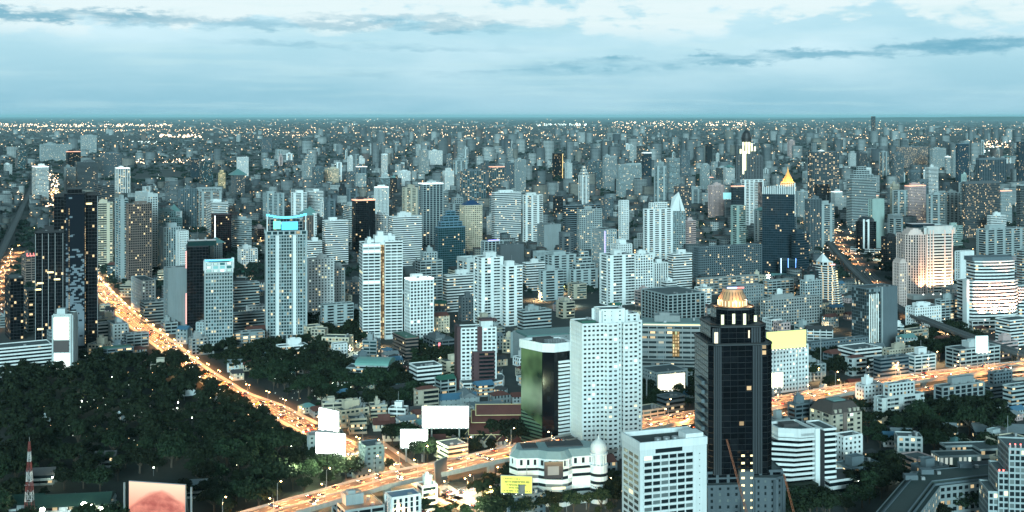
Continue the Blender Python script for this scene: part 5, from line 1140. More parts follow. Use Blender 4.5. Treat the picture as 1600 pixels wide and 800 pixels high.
# the rest of the canopy and the trees scattered through the far districts read as masses
low = [crown(rn, 7, 8, 3.5, 16, 26, .95) for _ in range(5)]; lowf = [crown(rn, 6, 7, 2, 9, 12, 1.5) for _ in range(5)]
V = []
for x, y in REST:
    a = rr.uniform(0, 6.28); c_, s_ = math.cos(a), math.sin(a); q = low[rr.randrange(5)] * rr.uniform(.8, 1.3); V.append(np.stack([q[:, 0] * c_ - q[:, 1] * s_ + x, q[:, 0] * s_ + q[:, 1] * c_ + y, q[:, 2]], 1))
if V: o = bpy.data.objects.new('wooded_canopy', quads_mesh('wooded_canopy', np.concatenate(V), LEAF)); COL.objects.link(o); tag(o, 'dark wooded canopy filling the deeper park and gardens', 'woodland', kind='stuff')
print('trees', len(TREES), 'rest', len(REST), 'cars', NCAR[0], 'lights', NL[0])
# ------------------------------------------------------------------ lower buildings one can single out
TABLE = """
640,652,690,575,614|band|white|dark|bare|office_block|low white banded office|low white office with wide bands before the red signed block|win
614,634,653,530,564|band|brown|dark|bare|office_block|brown and white block|brown and white block with a green roof|groof
662,681,711,534,563|strip|darkgrey|dark|flat|office_block|red signed block|dark low block with a tall red lit sign on its front|rsign
649,653,685,612,648|slabs|beige|dark|redhip|apartment_block|red hipped flats|beige flats beneath a red hipped roof behind the largest billboard|
1001,1026,1073,584,628|punch|pale|dark|bare|office_block|warm billboard block|pale block carrying a warm lit rooftop hoarding|win
1338,1351,1378,604,644|punch|white|dark|flat|apartment_block|white corner flats|white flats left of the stepped terrace block by the expressway|
1372,1378,1443,604,664|slabs|offwhite|dark|setback|apartment_block|terraced pale flats|big terraced pale flats with balconies by the dark gardens|win
1371,1376,1420,562,616|band|slate|blue|bare|office_block|dark sloped glass block|dark glass block with white floor bands beside the expressway|
1468,1473,1537,606,646|frame|grey|dark|flat|apartment_block|grey framed flats|grey framed flats with black roof in the garden quarter|
1538,1546,1592,586,628|band|slate|dark|setback|apartment_block|dark terraced flats|dark terraced flats with curved front near the right edge|
1575,1581,1612,606,646|band|pale|dark|bare|apartment_block|pale banded edge flats|pale banded flats cut by the right edge|
1235,1243,1275,634,682|strip|slate|dark|flat|office_block|glassy green lit block|slate block with a green lit shopfront left of the mansard flats|
1305,1319,1346,684,730|punch|white|dark|bare|apartment_block|small white flats|small white flats right of the stepped white banded block|win
1202,1212,1233,658,694|punch|pale|dark|flat|house_block|little pale block|little pale block between dome tower and mansard flats|
1310,1336,1377,548,585|band|white|dark|bare|office_block|low white ribbon block|low white ribbon windowed block before the grey slotted office|
1326,1331,1353,562,588|slabs|offwhite|dark|redhip|apartment_block|red roofed flats|flats with a red roof beside the low white ribbon block|
1263,1268,1356,537,566|punch|slate|dark|bare|warehouse|long grey shed|long grey flat roofed shed behind the yellow hoarding block|
1384,1390,1428,548,574|punch|beige|dark|flat|office_block|beige low block|beige low block right of the grey slotted office|
1478,1500,1562,548,578|strip|offwhite|dark|flat|office_block|cyan billboard block|low pale block under the cyan white billboard|
1556,1578,1612,502,542|band|white|dark|bare|office_block|white office at edge|white canted office at the right edge below the curved hotel|
1416,1430,1470,482,515|punch|white|dark|flat|office_block|white podium block|white low block at the amber floodlit hotel's foot|lit=.2
1462,1470,1505,470,505|strip|pale|dark|flat|office_block|pale rooftop mess block|pale low block with cluttered roof between the two floodlit hotels|lit=.2
1190,1196,1280,470,512|grid|concrete|dark|flat|apartment_block|brownish long flats|long drab flats left of the pyramid stepped hotel|lit=.1
1252,1258,1284,440,492|grid|pale|dark|flat|apartment_block|pale flats by pyramid|pale flats tucked left of the pyramid stepped hotel|
1090,1094,1185,437,462|strip|concrete|grey|bare|car_park|lit parking deck|long parking deck glowing with lamps below the wide dark hotel|lit=.5
432,437,480,543,563|strip|white|dark|flat|shop_row|white shop row|white shop row in front of the cyan crowned tower|lit=.3
520,523,542,539,558|punch|white|dark|bare|office_block|tiny white block|tiny white block right of the shop row by the grove|
362,366,413,522,548|strip|grey|grey|bare|car_park|lit glazed deck|low glazed deck with lit floors right of the blue topped tower|lit=.6
362,366,413,492,520|band|grey|dark|bare|office_block|dull terrace block|dull banded block behind the lit glazed deck|
146,150,180,508,530|band|white|dark|bare|office_block|white low office by tower|white low office right of the patterned tower's foot|
168,178,200,508,534|punch|offwhite|dark|flat|office_block|small boulevard block|small pale block on the boulevard's left kerb|lit=.15
194,198,232,524,544|strip|grey|dark|bare|shop_row|grey shop row|grey flat shop row close by the boulevard|lit=.2
-8,-2,80,546,590|band|white|dark|bare|shopping_mall|long white mall|long low white mall at the park's top left corner|
150,154,208,548,568|strip|slate|dark|bare|shopping_mall|green roofed hall|low hall with a green lit roof between tower and park|groof
252,258,277,506,523|strip|pale|dark|flat|shop_row|pale shop row|pale shop row below the windowless grey slab|lit=.2
296,300,324,530,556|grid|concrete|dark|flat|shop_row|warm lit shop block|shop block with warm lit front left of the blue topped tower|lit=.45
654,660,682,762,800|strip|white|dark|flat|apartment_block|white balcony block|white three storey balcony block under the expressway edge|win
800,806,850,778,812|punch|slate|dark|flat|office_block|dark flat block|dark flat block under the yellow sign|
603,613,656,780,822|vert|white|blue|bare|office_block|blue roofed block|white block with deep blue flat roof by the frame's bottom|broof
520,540,600,800,832|strip|pale|dark|flat|shop_row|pale bottom shop row|pale shop row at the bottom edge beneath the expressway|
842,848,880,424,470|slabs|pale|dark|flat|apartment_block|pale flats before mound|pale flats before the beige stepped ones|
1150,1155,1192,448,500|punch|grey|dark|bare|office_block|grey block behind dome|grey block right behind the glowing amber dome|
1196,1200,1240,440,470|strip|pale|dark|bare|office_block|pale roofed hall|flat pale roofed hall below the navy towers|lit=.2
"""
def rows2():
    for line in TABLE.strip().splitlines():
        g, st, wall, glass, roof, name, short, label, opt = line.split('|'); xl, xc, xr, yt, yb = map(float, g.split(',')); o = {}; extra = []
        for k in opt.split():
            if '=' in k: a, v = k.split('='); o[a] = float(v)
            else: extra.append(k)
        b, w, d2, h = add_building(xl, xc, xr, yt, yb, st, wall, glass, roof, name, label, short, win='win' in extra, cat='building', **o)
        if 'groof' in extra: b.p('green_roof', M_GREENROOF).prism(rect(w * .9, d2 * .9, w * .05, d2 * .05), h + .4, h + 1.5)
        if 'broof' in extra: b.p('blue_roof', M_BLUEROOF).prism(rect(w - .8, d2 - .8, .4, .4), h + .4, h + .9)
        if 'rsign' in extra: b.p('red_sign', emit('red shop sign', (1, .22, .25), 1.2, False)).box(w * .12, -1.0, 3, w * .22, -.45, h - 1)
        b.done()
rows2()
# teal barrel roofed institute
b, k = hero('institute', 'long pale institute under a teal barrel roof with louvred side', 'teal barrel roofed institute', 556, 602, -8, (540, 558, 612, 602), cat='building', wall='pale', glass='dark', lit=.02)
b.vol(rect(27, 24), 0, 16, 'band', fh=3.4); b.vol(rect(9, 16, -9, 4), 0, 13, 'slabs'); rf = b.p('barrel_roof', solid('teal barrel sheet', (.16, .34, .30), .45, .3))
for i in range(8):
    t0, t1 = math.pi * i / 8, math.pi * (i + 1) / 8; y0, y1 = 12 - 13 * math.cos(t0), 12 - 13 * math.cos(t1); z0, z1 = 17 + 4.2 * math.sin(t0), 17 + 4.2 * math.sin(t1); rf.poly([(-1, y0, z0), (28, y0, z0), (28, y1, z1), (-1, y1, z1)])
for x in (-1, 28): rf.poly([(x, 12 - 13 * math.cos(math.pi * i / 8), 17 + 4.2 * math.sin(math.pi * i / 8)) for i in (range(9) if x > 0 else range(8, -1, -1))])
foot(b, 10, 12, 22); b.done()
b, k = hero('hall', 'dark roofed long hall in front of the teal barrel roofed institute', 'dark roofed hall', 552, 628, 30, (552, 590, 605, 628), cat='building', wall='pale', glass='dark', th=None) if False else hero('hall', 'dark roofed long hall in front of the teal barrel roofed institute', 'dark roofed hall', 590, 628, -38, (552, 590, 605, 628), cat='building', wall='pale', glass='dark')
b.vol(rect(12, 34, 0, 0), 0, 8, 'punch', cap=False); b.p('pitched_roof', M_DARKROOF).gable(0, 0, 12, 34, 8, 3.6, .8, 'y', 0); foot(b, 6, 16, 18); b.done()
# sheds with blue roofs and a white gable
for px, yb, w, dd, h, rm, gb, lab in ((686, 640, 30, 14, 7, M_BLUEROOF, True, 'low shed with a bright blue roof behind the largest billboard'), (722, 640, 12, 20, 9, M_GREYROOF, True, 'white gabled hall with pale roof right of the blue shed'), (735, 648, 26, 12, 6, M_GREYROOF, False, 'long pale shed in front of the white gabled hall'), (612, 612, 22, 12, 6, solid('cyan roof sheet', (.09, .26, .30), .5, .3), True, 'cyan roofed shed right of the barrel roofed institute')):
    b, k = hero('shed', lab, lab[:30], px, yb, 14, None, cat='shed', wall='pale', glass='dark'); b.vol(rect(w, dd), 0, h, 'punch', pf=.8, sp=.75, bw=4, cap=False)
    if gb: b.p('pitched_roof', rm).gable(0, 0, w, dd, h, 3.5, .7, 'x' if w > dd else 'y')
    else: b.p('roof', rm).prism(offset(rect(w, dd), .6), h, h + .5)
    foot(b, w / 2, dd / 2, max(w, dd) * .55); b.done()
# mansard flats
b, k = hero('apartment_block', 'cream flats under a steep dark mansard roof south of the expressway', 'mansard flats', 1300, 702, 24, (1273, 625, 1346, 700), cat='building', wall='beige', glass='dark', lit=.05)
b.vol(rect(24, 22), 0, 23, 'condo', pat='BSWSB', bw=3.2, win=True, skip=(1, 2), cap=True, par=0); b.p('brown_bay', wallm('brown')).box(9, -.9, 0, 12.5, 0, 24)
m = b.p('mansard_roof', solid('brown mansard tile', (.06, .05, .045), .8, .4)); A, B2 = offset(rect(24, 22), .9), offset(rect(24, 22), -3.5)
for i in range(4): j = (i + 1) % 4; m.poly([(*A[i], 23.3), (*A[j], 23.3), (*B2[j], 30), (*B2[i], 30)])
m.poly([(*q, 30) for q in B2]); b.p('skylight', M_TEALROOF).box(7, 7, 30.02, 17, 15, 30.7)
for x in (2, 6, 14, 18, 21): b.p('dormer', wallm('beige')).box(x, -.4, 23.5, x + 1.8, 2.5, 26.3)
foot(b, 12, 11, 18); b.done()
# temple
TR = solid('temple red tile', (.10, .032, .026), .7, .5); TW = solid('temple whitewash', (.6, .58, .5), .8, .3); GT = solid('gold barge board', (.6, .48, .25), .5, .3)
b, k = hero('temple_hall', 'large temple hall with tiered dark red roofs and pale barge boards', 'red temple hall', 738, 697, 2, (735, 628, 815, 695), cat='temple', wall='offwhite', glass='dark', lit=.5)
b.vol(rect(40, 20), 0, 9, 'punch', wall=TW, pf=.6, sp=.35, bw=3.4, fh=9, glass=glaz('grey', .6, 1.0, 1.0), cap=False)
for x0, x1, y0, y1, z, h in ((-2, 43, -3, 23, 8.5, 9), (0, 41, 2, 18, 15.5, 6.6), (3, 38, 4, 16, 20, 6)):
    rf = MB(); rf.gable(x0, y0, x1, y1, z, h, .6, 'x'); rf.build('tiered_roof', TR, b.root)
    for xe in (x0 - .6, x1 + .6): o = MB(); o.tube((xe, y0 - .6, z), (xe, (y0 + y1) / 2, z + h + .3), .35, 5); o.tube((xe, y1 + .6, z), (xe, (y0 + y1) / 2, z + h + .3), .35, 5); o.build('barge_board', GT, b.root)
    o = MB(); o.tube((x0 - .6, (y0 + y1) / 2, z + h), (x1 + .6, (y0 + y1) / 2, z + h), .3, 5); o.tube((x0 - .6, y0 - .6, z + .1), (x1 + .6, y0 - .6, z + .1), .3, 5); o.build('ridge', GT, b.root)
foot(b, 20, 10, 26); b.done()
TP0 = None; tl = ['first small temple chapel row left of the tall billboard post', 'small chapel nearest the hall\'s left corner, twin dark gables', 'small chapel under the middle of the temple hall', 'chapel with rust red roof beneath the hall\'s right half', 'chapel beside the expressway trees, farthest right of the group', 'long red roofed monks\' house behind the billboard posts', 'grey roofed gatehouse chapel by the boulevard lamps', 'white gabled chapel close to the small side street']
for i, (px, yb, w, dd, rz) in enumerate(((722, 694, 8, 12, 24), (740, 698, 8, 12, 24), (758, 699, 8, 12, 24), (776, 700, 9, 12, 20), (797, 702, 10, 11, 20), (656, 708, 20, 10, 4), (585, 674, 14, 8, 10), (600, 690, 12, 8, 8))):
    b, k = hero('chapel', tl[i], tl[i][:28], px, yb, rz, None, cat='temple', wall='offwhite', glass='dark'); b.vol(rect(w, dd), 0, 4.5, 'punch', wall=TW, pf=.6, sp=.4, bw=3, fh=4.5, cap=False, glass=glaz('grey', .3, 1.0, .8)); rm = TR if i in (3, 4, 5, 6) else M_DARKROOF; ax = 'y' if dd > w else 'x'
    o = MB(); o.gable(0, 0, w, dd, 4.4, 4.6, 1.0, ax); o.build('roof', rm, b.root); o = MB(); q = 2.2; o.gable(q * (ax == 'x') + .8, q * (ax == 'y') + .8, w - q * (ax == 'x') - .8, dd - q * (ax == 'y') - .8, 7, 4.2, .4, ax); o.build('upper_roof', rm, b.root)
    o = MB()
    if ax == 'y': o.tube((-1, -1.1, 4.4), (w / 2, -1.1, 9.2), .25, 5); o.tube((w + 1, -1.1, 4.4), (w / 2, -1.1, 9.2), .25, 5)
    else: o.tube((-1, dd / 2, 9.1), (w + 1, dd / 2, 9.1), .25, 5)
    o.build('barge_board', GT, b.root); foot(b, w / 2, dd / 2, 7); b.done()
# hotel round a courtyard, bottom right
zr = 19.0; O = at(1440, 780, zr); b = Bld('hotel_block', 'low dark roofed hotel bent round a courtyard of lit rooms', 'building', (O.x, O.y), 0, None, 'grey', 'dark', .3, 1.0, 1.2); LAND.append(('courtyard hotel', 1480, 760, (1370, 715, 1560, 800)))
PX = [(1362, 812), (1428, 816), (1468, 762), (1640, 742), (1640, 720), (1424, 740)]; P = [(q.x - O.x, q.y - O.y) for q in (at(x, y, zr) for x, y in PX)]
b.vol(P, 0, zr, 'grid', fh=3.6, bw=4, par=1.0, roofm=solid('dark green roofing', (.025, .045, .042), .8, .5)); ring(b.p('inner_parapet', wallm('slate')), offset(P, -2.4), offset(P, -3.0), zr + .3, zr + 1.6); b.p('raised_roof', solid('dark green roofing', (.025, .045, .042), .8, .5)).prism(offset(P, -4.2), zr + .3, zr + 2.4); ring(b.p('raised_kerb', wallm('slate')), offset(P, -4.1), offset(P, -4.6), zr + 2.3, zr + 2.9)
for x, y in ((1415, 757), (1440, 748), (1500, 738)): q = at(x, y, zr); b.p('plant_room', wallm('slate')).box(q.x - O.x, q.y - O.y, zr + 2.4, q.x - O.x + 7, q.y - O.y + 5, zr + 5); b.p('cooling_unit', M_METAL).box(q.x - O.x + 9, q.y - O.y, zr + 2.4, q.x - O.x + 11, q.y - O.y + 2, zr + 4)
for x, y in P: FOOT.append((O.x + x, O.y + y, 14))
b.done()
b, k = hero('hotel_block', 'low white hotel wing with a bright glazed lobby behind the courtyard hotel', 'bright lobby wing', 1468, 732, 6, (1466, 712, 1580, 732), cat='building', wall='pale', glass='grey', lit=.2)
b.vol(rect(28, 12), 0, 7, 'glass', glass=glazing('bright lobby', (.2, .3, .28), .85, .1, .8), fh=7, bw=3); b.vol([(28.2, 2), (62, 4), (62, 20), (10, 20), (10, 12.3), (28.2, 12.3)], 0, 10, 'band', fh=4.5); foot(b, 30, 9, 24); b.done()
d = 640.0; mm = d / F; O = ((1545 - 800) * mm, d); b = Bld('apartment_tower', 'pale stepped condo with blue glass and pink roof lamps, cut by the corner', 'tower', O, R(-8), None, 'pale', 'teal', .06, .9); LAND.append(('pink lamped condo', 1580, 745, (1545, 690, 1600, 800))); z = lambda py: CH - (py - HY) * mm
b.vol(rect(4.6, 20), 0, z(770), 'grid', bw=2.3, pf=.25, sp=.3, win=True, skip=(1, 2)); b.vol(rect(5, 20, 4.7, -.8), 0, z(738), 'grid', bw=2.5, pf=.25, sp=.3, win=True, skip=(2,)); b.vol(rect(22, 22, 9.8, -1.8), 0, z(700), 'grid', bw=2.75, pf=.22, sp=.3, win=True, skip=(1, 2))
for x in (9.9, 12.5, 15.2, 18, 21): b.p('roof_pier', wallm('pink')).box(x, -2, z(706), x + .8, -1.2, z(692)); b.p('roof_lamp', M_RED).box(x + .1, -1.9, z(692), x + .6, -1.4, z(692) + .5)
for x, y in ((4.9, 738), (7, 738)): b.p('roof_lamp', M_RED).box(x, -.6, z(y) + 1.1, x + .6, 0, z(y) + 1.8)
b.done(); FOOT.append((O[0] + 14, O[1] + 10, 24))
b, k = hero('villa', 'brightly lit villa with teal roof among dark gardens', 'bright villa', 1490, 712, 8, (1486, 690, 1526, 712), cat='house', wall='cream', glass='grey', lit=.6); b.vol(rect(15, 10), 0, 7, 'punch', glass=glaz('grey', .8, 1.0, 1.2)); b.p('hip_roof', M_TEALROOF).hip(0, 0, 9, 10, 8.2, 3, .6); foot(b, 7, 5, 10); b.done(); light((at(1500, 714).x, at(1500, 714).y - 5, 6), 9 * KW, (1, .8, .45), spot=False)
b, k = hero('shed', 'wide grey ribbed roof of a sports hall at the right edge', 'grey ribbed hall', 1525, 690, -10, (1515, 662, 1600, 690), cat='building', wall='slate', glass='dark')
b.vol(rect(60, 26), 0, 7, 'strip', cap=False); b.p('ribbed_roof', M_GREYROOF).gable(0, 0, 60, 26, 7, 3, 1, 'x'); foot(b, 30, 13, 32); b.done()

# ------------------------------------------------------------------ billboards and other single things
def billboard(label, xl, xr, yt, yb, yg, th, mat, lift_posts=2, group=None, text=None, lamps_on=True, back=False, zoff=0.0):
    d = depth(yg, zoff); mm = d / F; cx = (xl + xr) / 2; w = (xr - xl) * mm / max(.3, math.cos(R(th))); z0 = CH - (yb - HY) * mm; z1 = CH - (yt - HY) * mm
    r = tag(empty('billboard', ((cx - 800) * mm, d, zoff), R(th)), label, 'billboard', group); z0 -= zoff; z1 -= zoff
    o = MB(); o.box(-w / 2, -.35, z0, w / 2, 0, z1); o.build('panel', mat, r)
    o = MB(); o.box(-w / 2 - .3, .01, z0 - .3, w / 2 + .3, .7, z1 + .3); o.build('backing_frame', M_METAL, r)
    o = MB(); o.box(-w / 2 - .4, -1.6, z0 - .8, w / 2 + .4, .5, z0 - .55); o.build('catwalk', M_METAL, r)
    for i in range(lift_posts):
        x = (i - (lift_posts - 1) / 2) * w * .6; o = MB(); o.tube((x, .6, 0), (x, .6, z1 - 1), .55 if zoff == 0 else .25, 10); o.build('post', M_METAL, r)
    if lamps_on:
        n = max(3, int(w / 3))
        for i in range(n): x = -w / 2 + (i + .5) * w / n; o = MB(); o.tube((x, -.4, z0 - .5), (x, -1.7, z0 - .4), .06, 4); o.box(x - .2, -1.9, z0 - .5, x + .2, -1.5, z0 - .25); o.build('flood_lamp', M_WHITEL3, r)
    if back:
        o = MB()
        for i in range(7): x = -w / 2 + i * w / 6; o.tube((x, .7, z0), (x, 4, z0), .12, 4); o.tube((x, .7, z1), (x, 4, z0), .12, 4)
        o.build('rear_bracing', M_METAL, r)
    return r
for _x, _y in ((512, 716), (530, 716), (545, 706), (470, 722), (672, 690), (640, 705), (560, 690), (700, 755), (735, 770), (905, 788), (930, 785)):
    q = at(_x, _y, 14); light((q.x, q.y - 14, 17), 26 * KW if _x < 750 else 45 * KW, (.85, 1, .62) if _x < 750 else (1, .7, .3), .5, False)  # added point lights without fixtures; greenish ones brighten trees beside the billboards
M_WHITEL3 = emit('billboard flood lamp', (1, 1, .9), 5, False)
BW = emit('white lit billboard', (.97, 1.0, .93), 7.0); BWARM = emit('warm lit billboard', (1.0, .88, .62), 1.5); BY = emit('yellow lit billboard', (1.0, .90, .26), .42); BC = emit('cyan lit billboard', (.70, 1.0, .95), 1.5)
billboard('largest blank white glowing billboard standing on two tall posts', 660, 732, 635, 667, 709, 0, BW)
billboard('glowing white billboard beside the largest one, lower and squarer', 626, 668, 671, 698, 722, 0, BW)
billboard('slanting white glowing billboard turned down the boulevard, the upper of two', 497, 531, 640, 672, 716, -38, BW)
billboard('white glowing billboard above bright green trees, below the slanting one', 493, 540, 677, 709, 742, -14, BW)
hb = at(1228, 616); billboard('giant yellow hoarding on the roof of a white block', 1195, 1262, 517, 544, 620, 20, BY, 4, zoff=21.0)
billboard('warm white panel at the foot of the yellow hoarding block', 1203, 1224, 582, 605, 618, 16, BWARM, 2)
billboard('warm white hoarding on the corner of a pale block by the expressway', 1027, 1071, 584, 609, 634, 20, BWARM, 4)
billboard('cyan white billboard on a low block by the sky train', 1524, 1544, 525, 551, 579, 8, BC, 2, zoff=13.0)
billboard('dark board seen edge on beside the expressway', 681, 697, 718, 756, 775, 62, solid('dark board face', (.07, .075, .08), .6, .3), 1, lamps_on=False)
def red_poster():
    m, nt, p = new_mat('salmon mountain poster'); tc = nd(nt, 'ShaderNodeTexCoord'); s = nd(nt, 'ShaderNodeSeparateXYZ'); nt.links.new(tc.outputs['Generated'], s.inputs[0])
    n = noise_n(nt, tc.outputs['Generated'], 3.5, 5); ridge = mth(nt, 'ADD', mth(nt, 'SUBTRACT', .72, mth(nt, 'MULTIPLY', mth(nt, 'POWER', mth(nt, 'ABSOLUTE', mth(nt, 'SUBTRACT', s.outputs[0], .56)), 1.5), 1.15)), mth(nt, 'MULTIPLY', n, .22)); mk = rng(nt, mth(nt, 'SUBTRACT', ridge, s.outputs[2]), -.02, .09, 0, 1)
    c = mixc(nt, rng(nt, s.outputs[2], .3, 1), (.80, .22, .14), (.95, .50, .34)); c = mixc(nt, mk, c, mixc(nt, rng(nt, n, .35, .65), (.36, .06, .045), (.70, .19, .13)))
    nt.links.new(c, p.inputs['Base Color']); nt.links.new(c, p.inputs['Emission Color']); p.inputs['Emission Strength'].default_value = .42; return m  # poster emits its own colours in place of front lighting
billboard('large salmon red billboard showing a mountain, bottom of the park', 199, 292, 755, 815, 850, -12, red_poster(), 3, back=True)
r = billboard('yellow board with rows of black lettering before the domed mall', 783, 831, 744, 770, 806, -6, emit('yellow sign board', (.62, .58, .09), .12, False), 2)  # faint glow in the board colour stands in for lamps on its front
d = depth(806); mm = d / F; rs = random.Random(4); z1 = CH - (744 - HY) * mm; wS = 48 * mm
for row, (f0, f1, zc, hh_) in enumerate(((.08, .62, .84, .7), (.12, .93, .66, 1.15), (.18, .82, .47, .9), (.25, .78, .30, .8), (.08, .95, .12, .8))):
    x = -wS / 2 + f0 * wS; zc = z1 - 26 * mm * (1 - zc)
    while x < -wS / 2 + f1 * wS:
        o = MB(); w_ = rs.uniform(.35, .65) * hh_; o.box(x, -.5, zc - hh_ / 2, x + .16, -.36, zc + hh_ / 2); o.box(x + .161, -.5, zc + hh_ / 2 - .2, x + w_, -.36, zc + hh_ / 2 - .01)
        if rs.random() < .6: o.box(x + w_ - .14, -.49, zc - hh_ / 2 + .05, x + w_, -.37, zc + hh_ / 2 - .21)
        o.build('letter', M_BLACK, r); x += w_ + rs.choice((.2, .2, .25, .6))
o = billboard('teal glowing screen board far behind the white poster condo', 1130, 1150, 301, 311, 352, 0, emit('teal screen', (.28, .6, .62), .6, False), 2)
# lit hoarding tower by the patterned tower
b, k = hero('office_tower', 'narrow white block with glaring yellow white screens at the park edge', 'glaring screen block', 84, 586, 4, (80, 480, 110, 582), wall='offwhite', glass='dark', lit=.05)
b.vol(rect(15, 14), 0, 52, 'punch', pf=.85, sp=.8, bw=4); b.p('plant_room', b.wall).box(2, 2, 52, 9, 9, 57)
b.p('screen', emit('glare screen', (1, .95, .68), 1.6)).box(.4, -1.2, 31, 13, -.5, 50); b.p('screen', emit('white screen', (.9, 1, .92), .95)).box(.4, -1.2, .5, 14, -.5, 19); b.p('dark_picture', solid('dark poster', (.05, .035, .035), .4, .3)).box(.4, -1.2, 19.8, 13, -.5, 30); foot(b, 7, 7, 11); b.done()
# red and white lattice mast
d = 676.0; X = (46 - 800) * d / F; r = tag(empty('radio_mast', (X, d, 0)), 'red and white banded lattice mast rising from the park', 'mast'); zt = 44.0
for i in range(8):
    z0, z1 = zt * i / 8, zt * (i + 1) / 8; h0, h1 = 2.3 * (1 - i / 9.5), 2.3 * (1 - (i + 1) / 9.5); o = MB(); Q = [(-1, -1), (1, -1), (1, 1), (-1, 1)]
    for j in range(4):
        a, c = Q[j], Q[(j + 1) % 4]; o.tube((a[0] * h0, a[1] * h0, z0), (a[0] * h1, a[1] * h1, z1), .17, 5); o.tube((a[0] * h0, a[1] * h0, z0), (c[0] * h1, c[1] * h1, z1), .09, 4); o.tube((c[0] * h0, c[1] * h0, z0), (a[0] * h1, a[1] * h1, z1), .09, 4); o.tube((a[0] * h0, a[1] * h0, z0 + .1), (c[0] * h0, c[1] * h0, z0 + .1), .1, 4)
    o.build('mast_section', solid('mast white', (.40, .43, .43), .5, .2) if i % 2 == 0 else solid('mast red', (.16, .03, .025), .5, .2), r)
o = MB(); o.tube((0, 0, zt), (0, 0, zt + 2.5), .12, 5); o.build('antenna', M_METAL, r)
# tower cranes seen from above
CR = solid('crane orange', (.24, .075, .03), .5, .3)
for lab, p0, p1, d in (('rust orange luffing crane leaning before the amber domed tower', (1168, 806), (1134, 684), 618.0), ('smaller rust orange luffing crane beside the stepped white block', (1243, 812), (1223, 738), 622.0)):
    mm = d / F; x0, z0 = (p0[0] - 800) * mm, CH - (p0[1] - HY) * mm; x1, z1 = (p1[0] - 800) * mm, CH - (p1[1] - HY) * mm; r = tag(empty('luffing_crane', (x0, d, 0)), lab, 'crane'); a, c = Vector((0, 0, z0)), Vector((x1 - x0, -3, z1)); u = (c - a).normalized(); s_ = Vector((0, 1, 0)); t_ = u.cross(s_)
    o = MB(); n = 16; L_ = (c - a).length
    for e in (s_ * .55 + t_ * .45, s_ * -.55 + t_ * .45, t_ * -.45): o.tube(a + e, c + e * .5, .16, 4)
    for i in range(n):
        q0, q1 = a + u * L_ * i / n, a + u * L_ * (i + 1) / n; sgn = 1 if i % 2 else -1; o.tube(q0 + s_ * .55 * sgn + t_ * .45, q1 - s_ * .55 * sgn + t_ * .45, .09, 4); o.tube(q0 + t_ * -.45, q1 + s_ * .55 * sgn + t_ * .45, .09, 4)
    o.build('boom', CR, r); o = MB(); o.box(-1, -1, 0, 1, 1, z0 - 1.5); o.build('tower', CR, r); o = MB(); o.box(-1.5, -2, z0 - 1.5, 5, 1.5, z0 + 1); o.build('cab', CR, r)
# park: pavilions, stage, houses, lamps
TENT = solid('white tent cloth', (.55, .62, .63), .8, .2)
for px, yb, w, lab in ((297, 622, 12, 'large white pointed tent nearest the boulevard in the park'), (345, 630, 9, 'white tent just inside the trees by the boulevard'), (186, 662, 10, 'blue white pointed tent deep in the park'), (70, 664, 9, 'pale tent at the park\'s left, beside lit paths')):
    q = at(px, yb); r = tag(empty('tent', q, R(25)), lab, 'tent'); o = MB(); o.frustum(0, 0, w * .72, .15, 3.2, 3.2 + w * .62, 4, ph=math.pi / 4); o.build('canopy', TENT, r)
    for x in (-1, 1):
        for y in (-1, 1): o = MB(); o.tube((x * w * .46, y * w * .46, 0), (x * w * .46, y * w * .46, 3.3), .12, 5); o.build('tent_pole', M_METAL, r)
for px, yb, w, dd, lab, rm in ((62, 758, 16, 9, 'white pavilion house beside the lattice mast in the park', M_DARKROOF), (164, 730, 12, 8, 'pale park house among trees above the salmon billboard', M_DARKROOF), (105, 808, 44, 24, 'green roofed hall behind the bright stage lamps', solid('dark green sheet', (.012, .045, .032), .7, .4)), (20, 806, 30, 16, 'low green shed at the bottom left corner', solid('dark green sheet', (.012, .045, .032), .7, .4)), (300, 778, 16, 10, 'grey roofed shed right of the salmon billboard', M_GREYROOF)):
    b, k = hero('park_house', lab, lab[:26], px, yb, 10, None, cat='house', wall='pale', glass='dark', lit=.2); b.vol(rect(w, dd, -w / 2), 0, 6, 'slabs', cap=False); b.p('pitched_roof', rm).gable(-w / 2, 0, w / 2, dd, 6, 3.6, .8, 'x'); foot(b, 0, dd / 2, w * .5); b.done()
ST_L = emit('stage flood', (1.0, .93, .72), 60, False)
for i, (px, py, lab) in enumerate(((66, 797, 'glaring stage floodlight at the bottom left corner'), (131, 788, 'bright floodlight on the stage truss, left of its pair'), (157, 796, 'small floodlight at the truss end by the green hall'), (143, 791, 'bright floodlight on the stage truss, right of its pair'))):
    q = at(px, py, 9); r = tag(empty('floodlight', (q.x, q.y, 0)), lab, 'floodlight'); o = MB(); o.tube((0, 0, 0), (0, 0, 8.6), .14, 6); o.build('pole', M_METAL, r); o = MB(); o.lathe(0, 0, [(.3, 8.2), (1.2, 8.6), (1.4, 9.4), (.8, 10.1), (.05, 10.3)], 10); o.build('lamp_head', ST_L, r); l = light((0, -1.4, 9), 26 * KW, (1, .92, .7), spot=False); l.parent = r
plamp = empty('park_lamp'); o = MB(); o.tube((0, 0, 0), (0, 0, 5), .1, 6); o.build('pole', M_METAL, plamp); o = MB(); o.lathe(0, 0, [(.12, 5), (.32, 5.15), (.38, 5.5), (.22, 5.8), (.03, 5.9)], 8); o.build('globe', LEDL, plamp); KIDS[plamp] = list(plamp.children); first = True
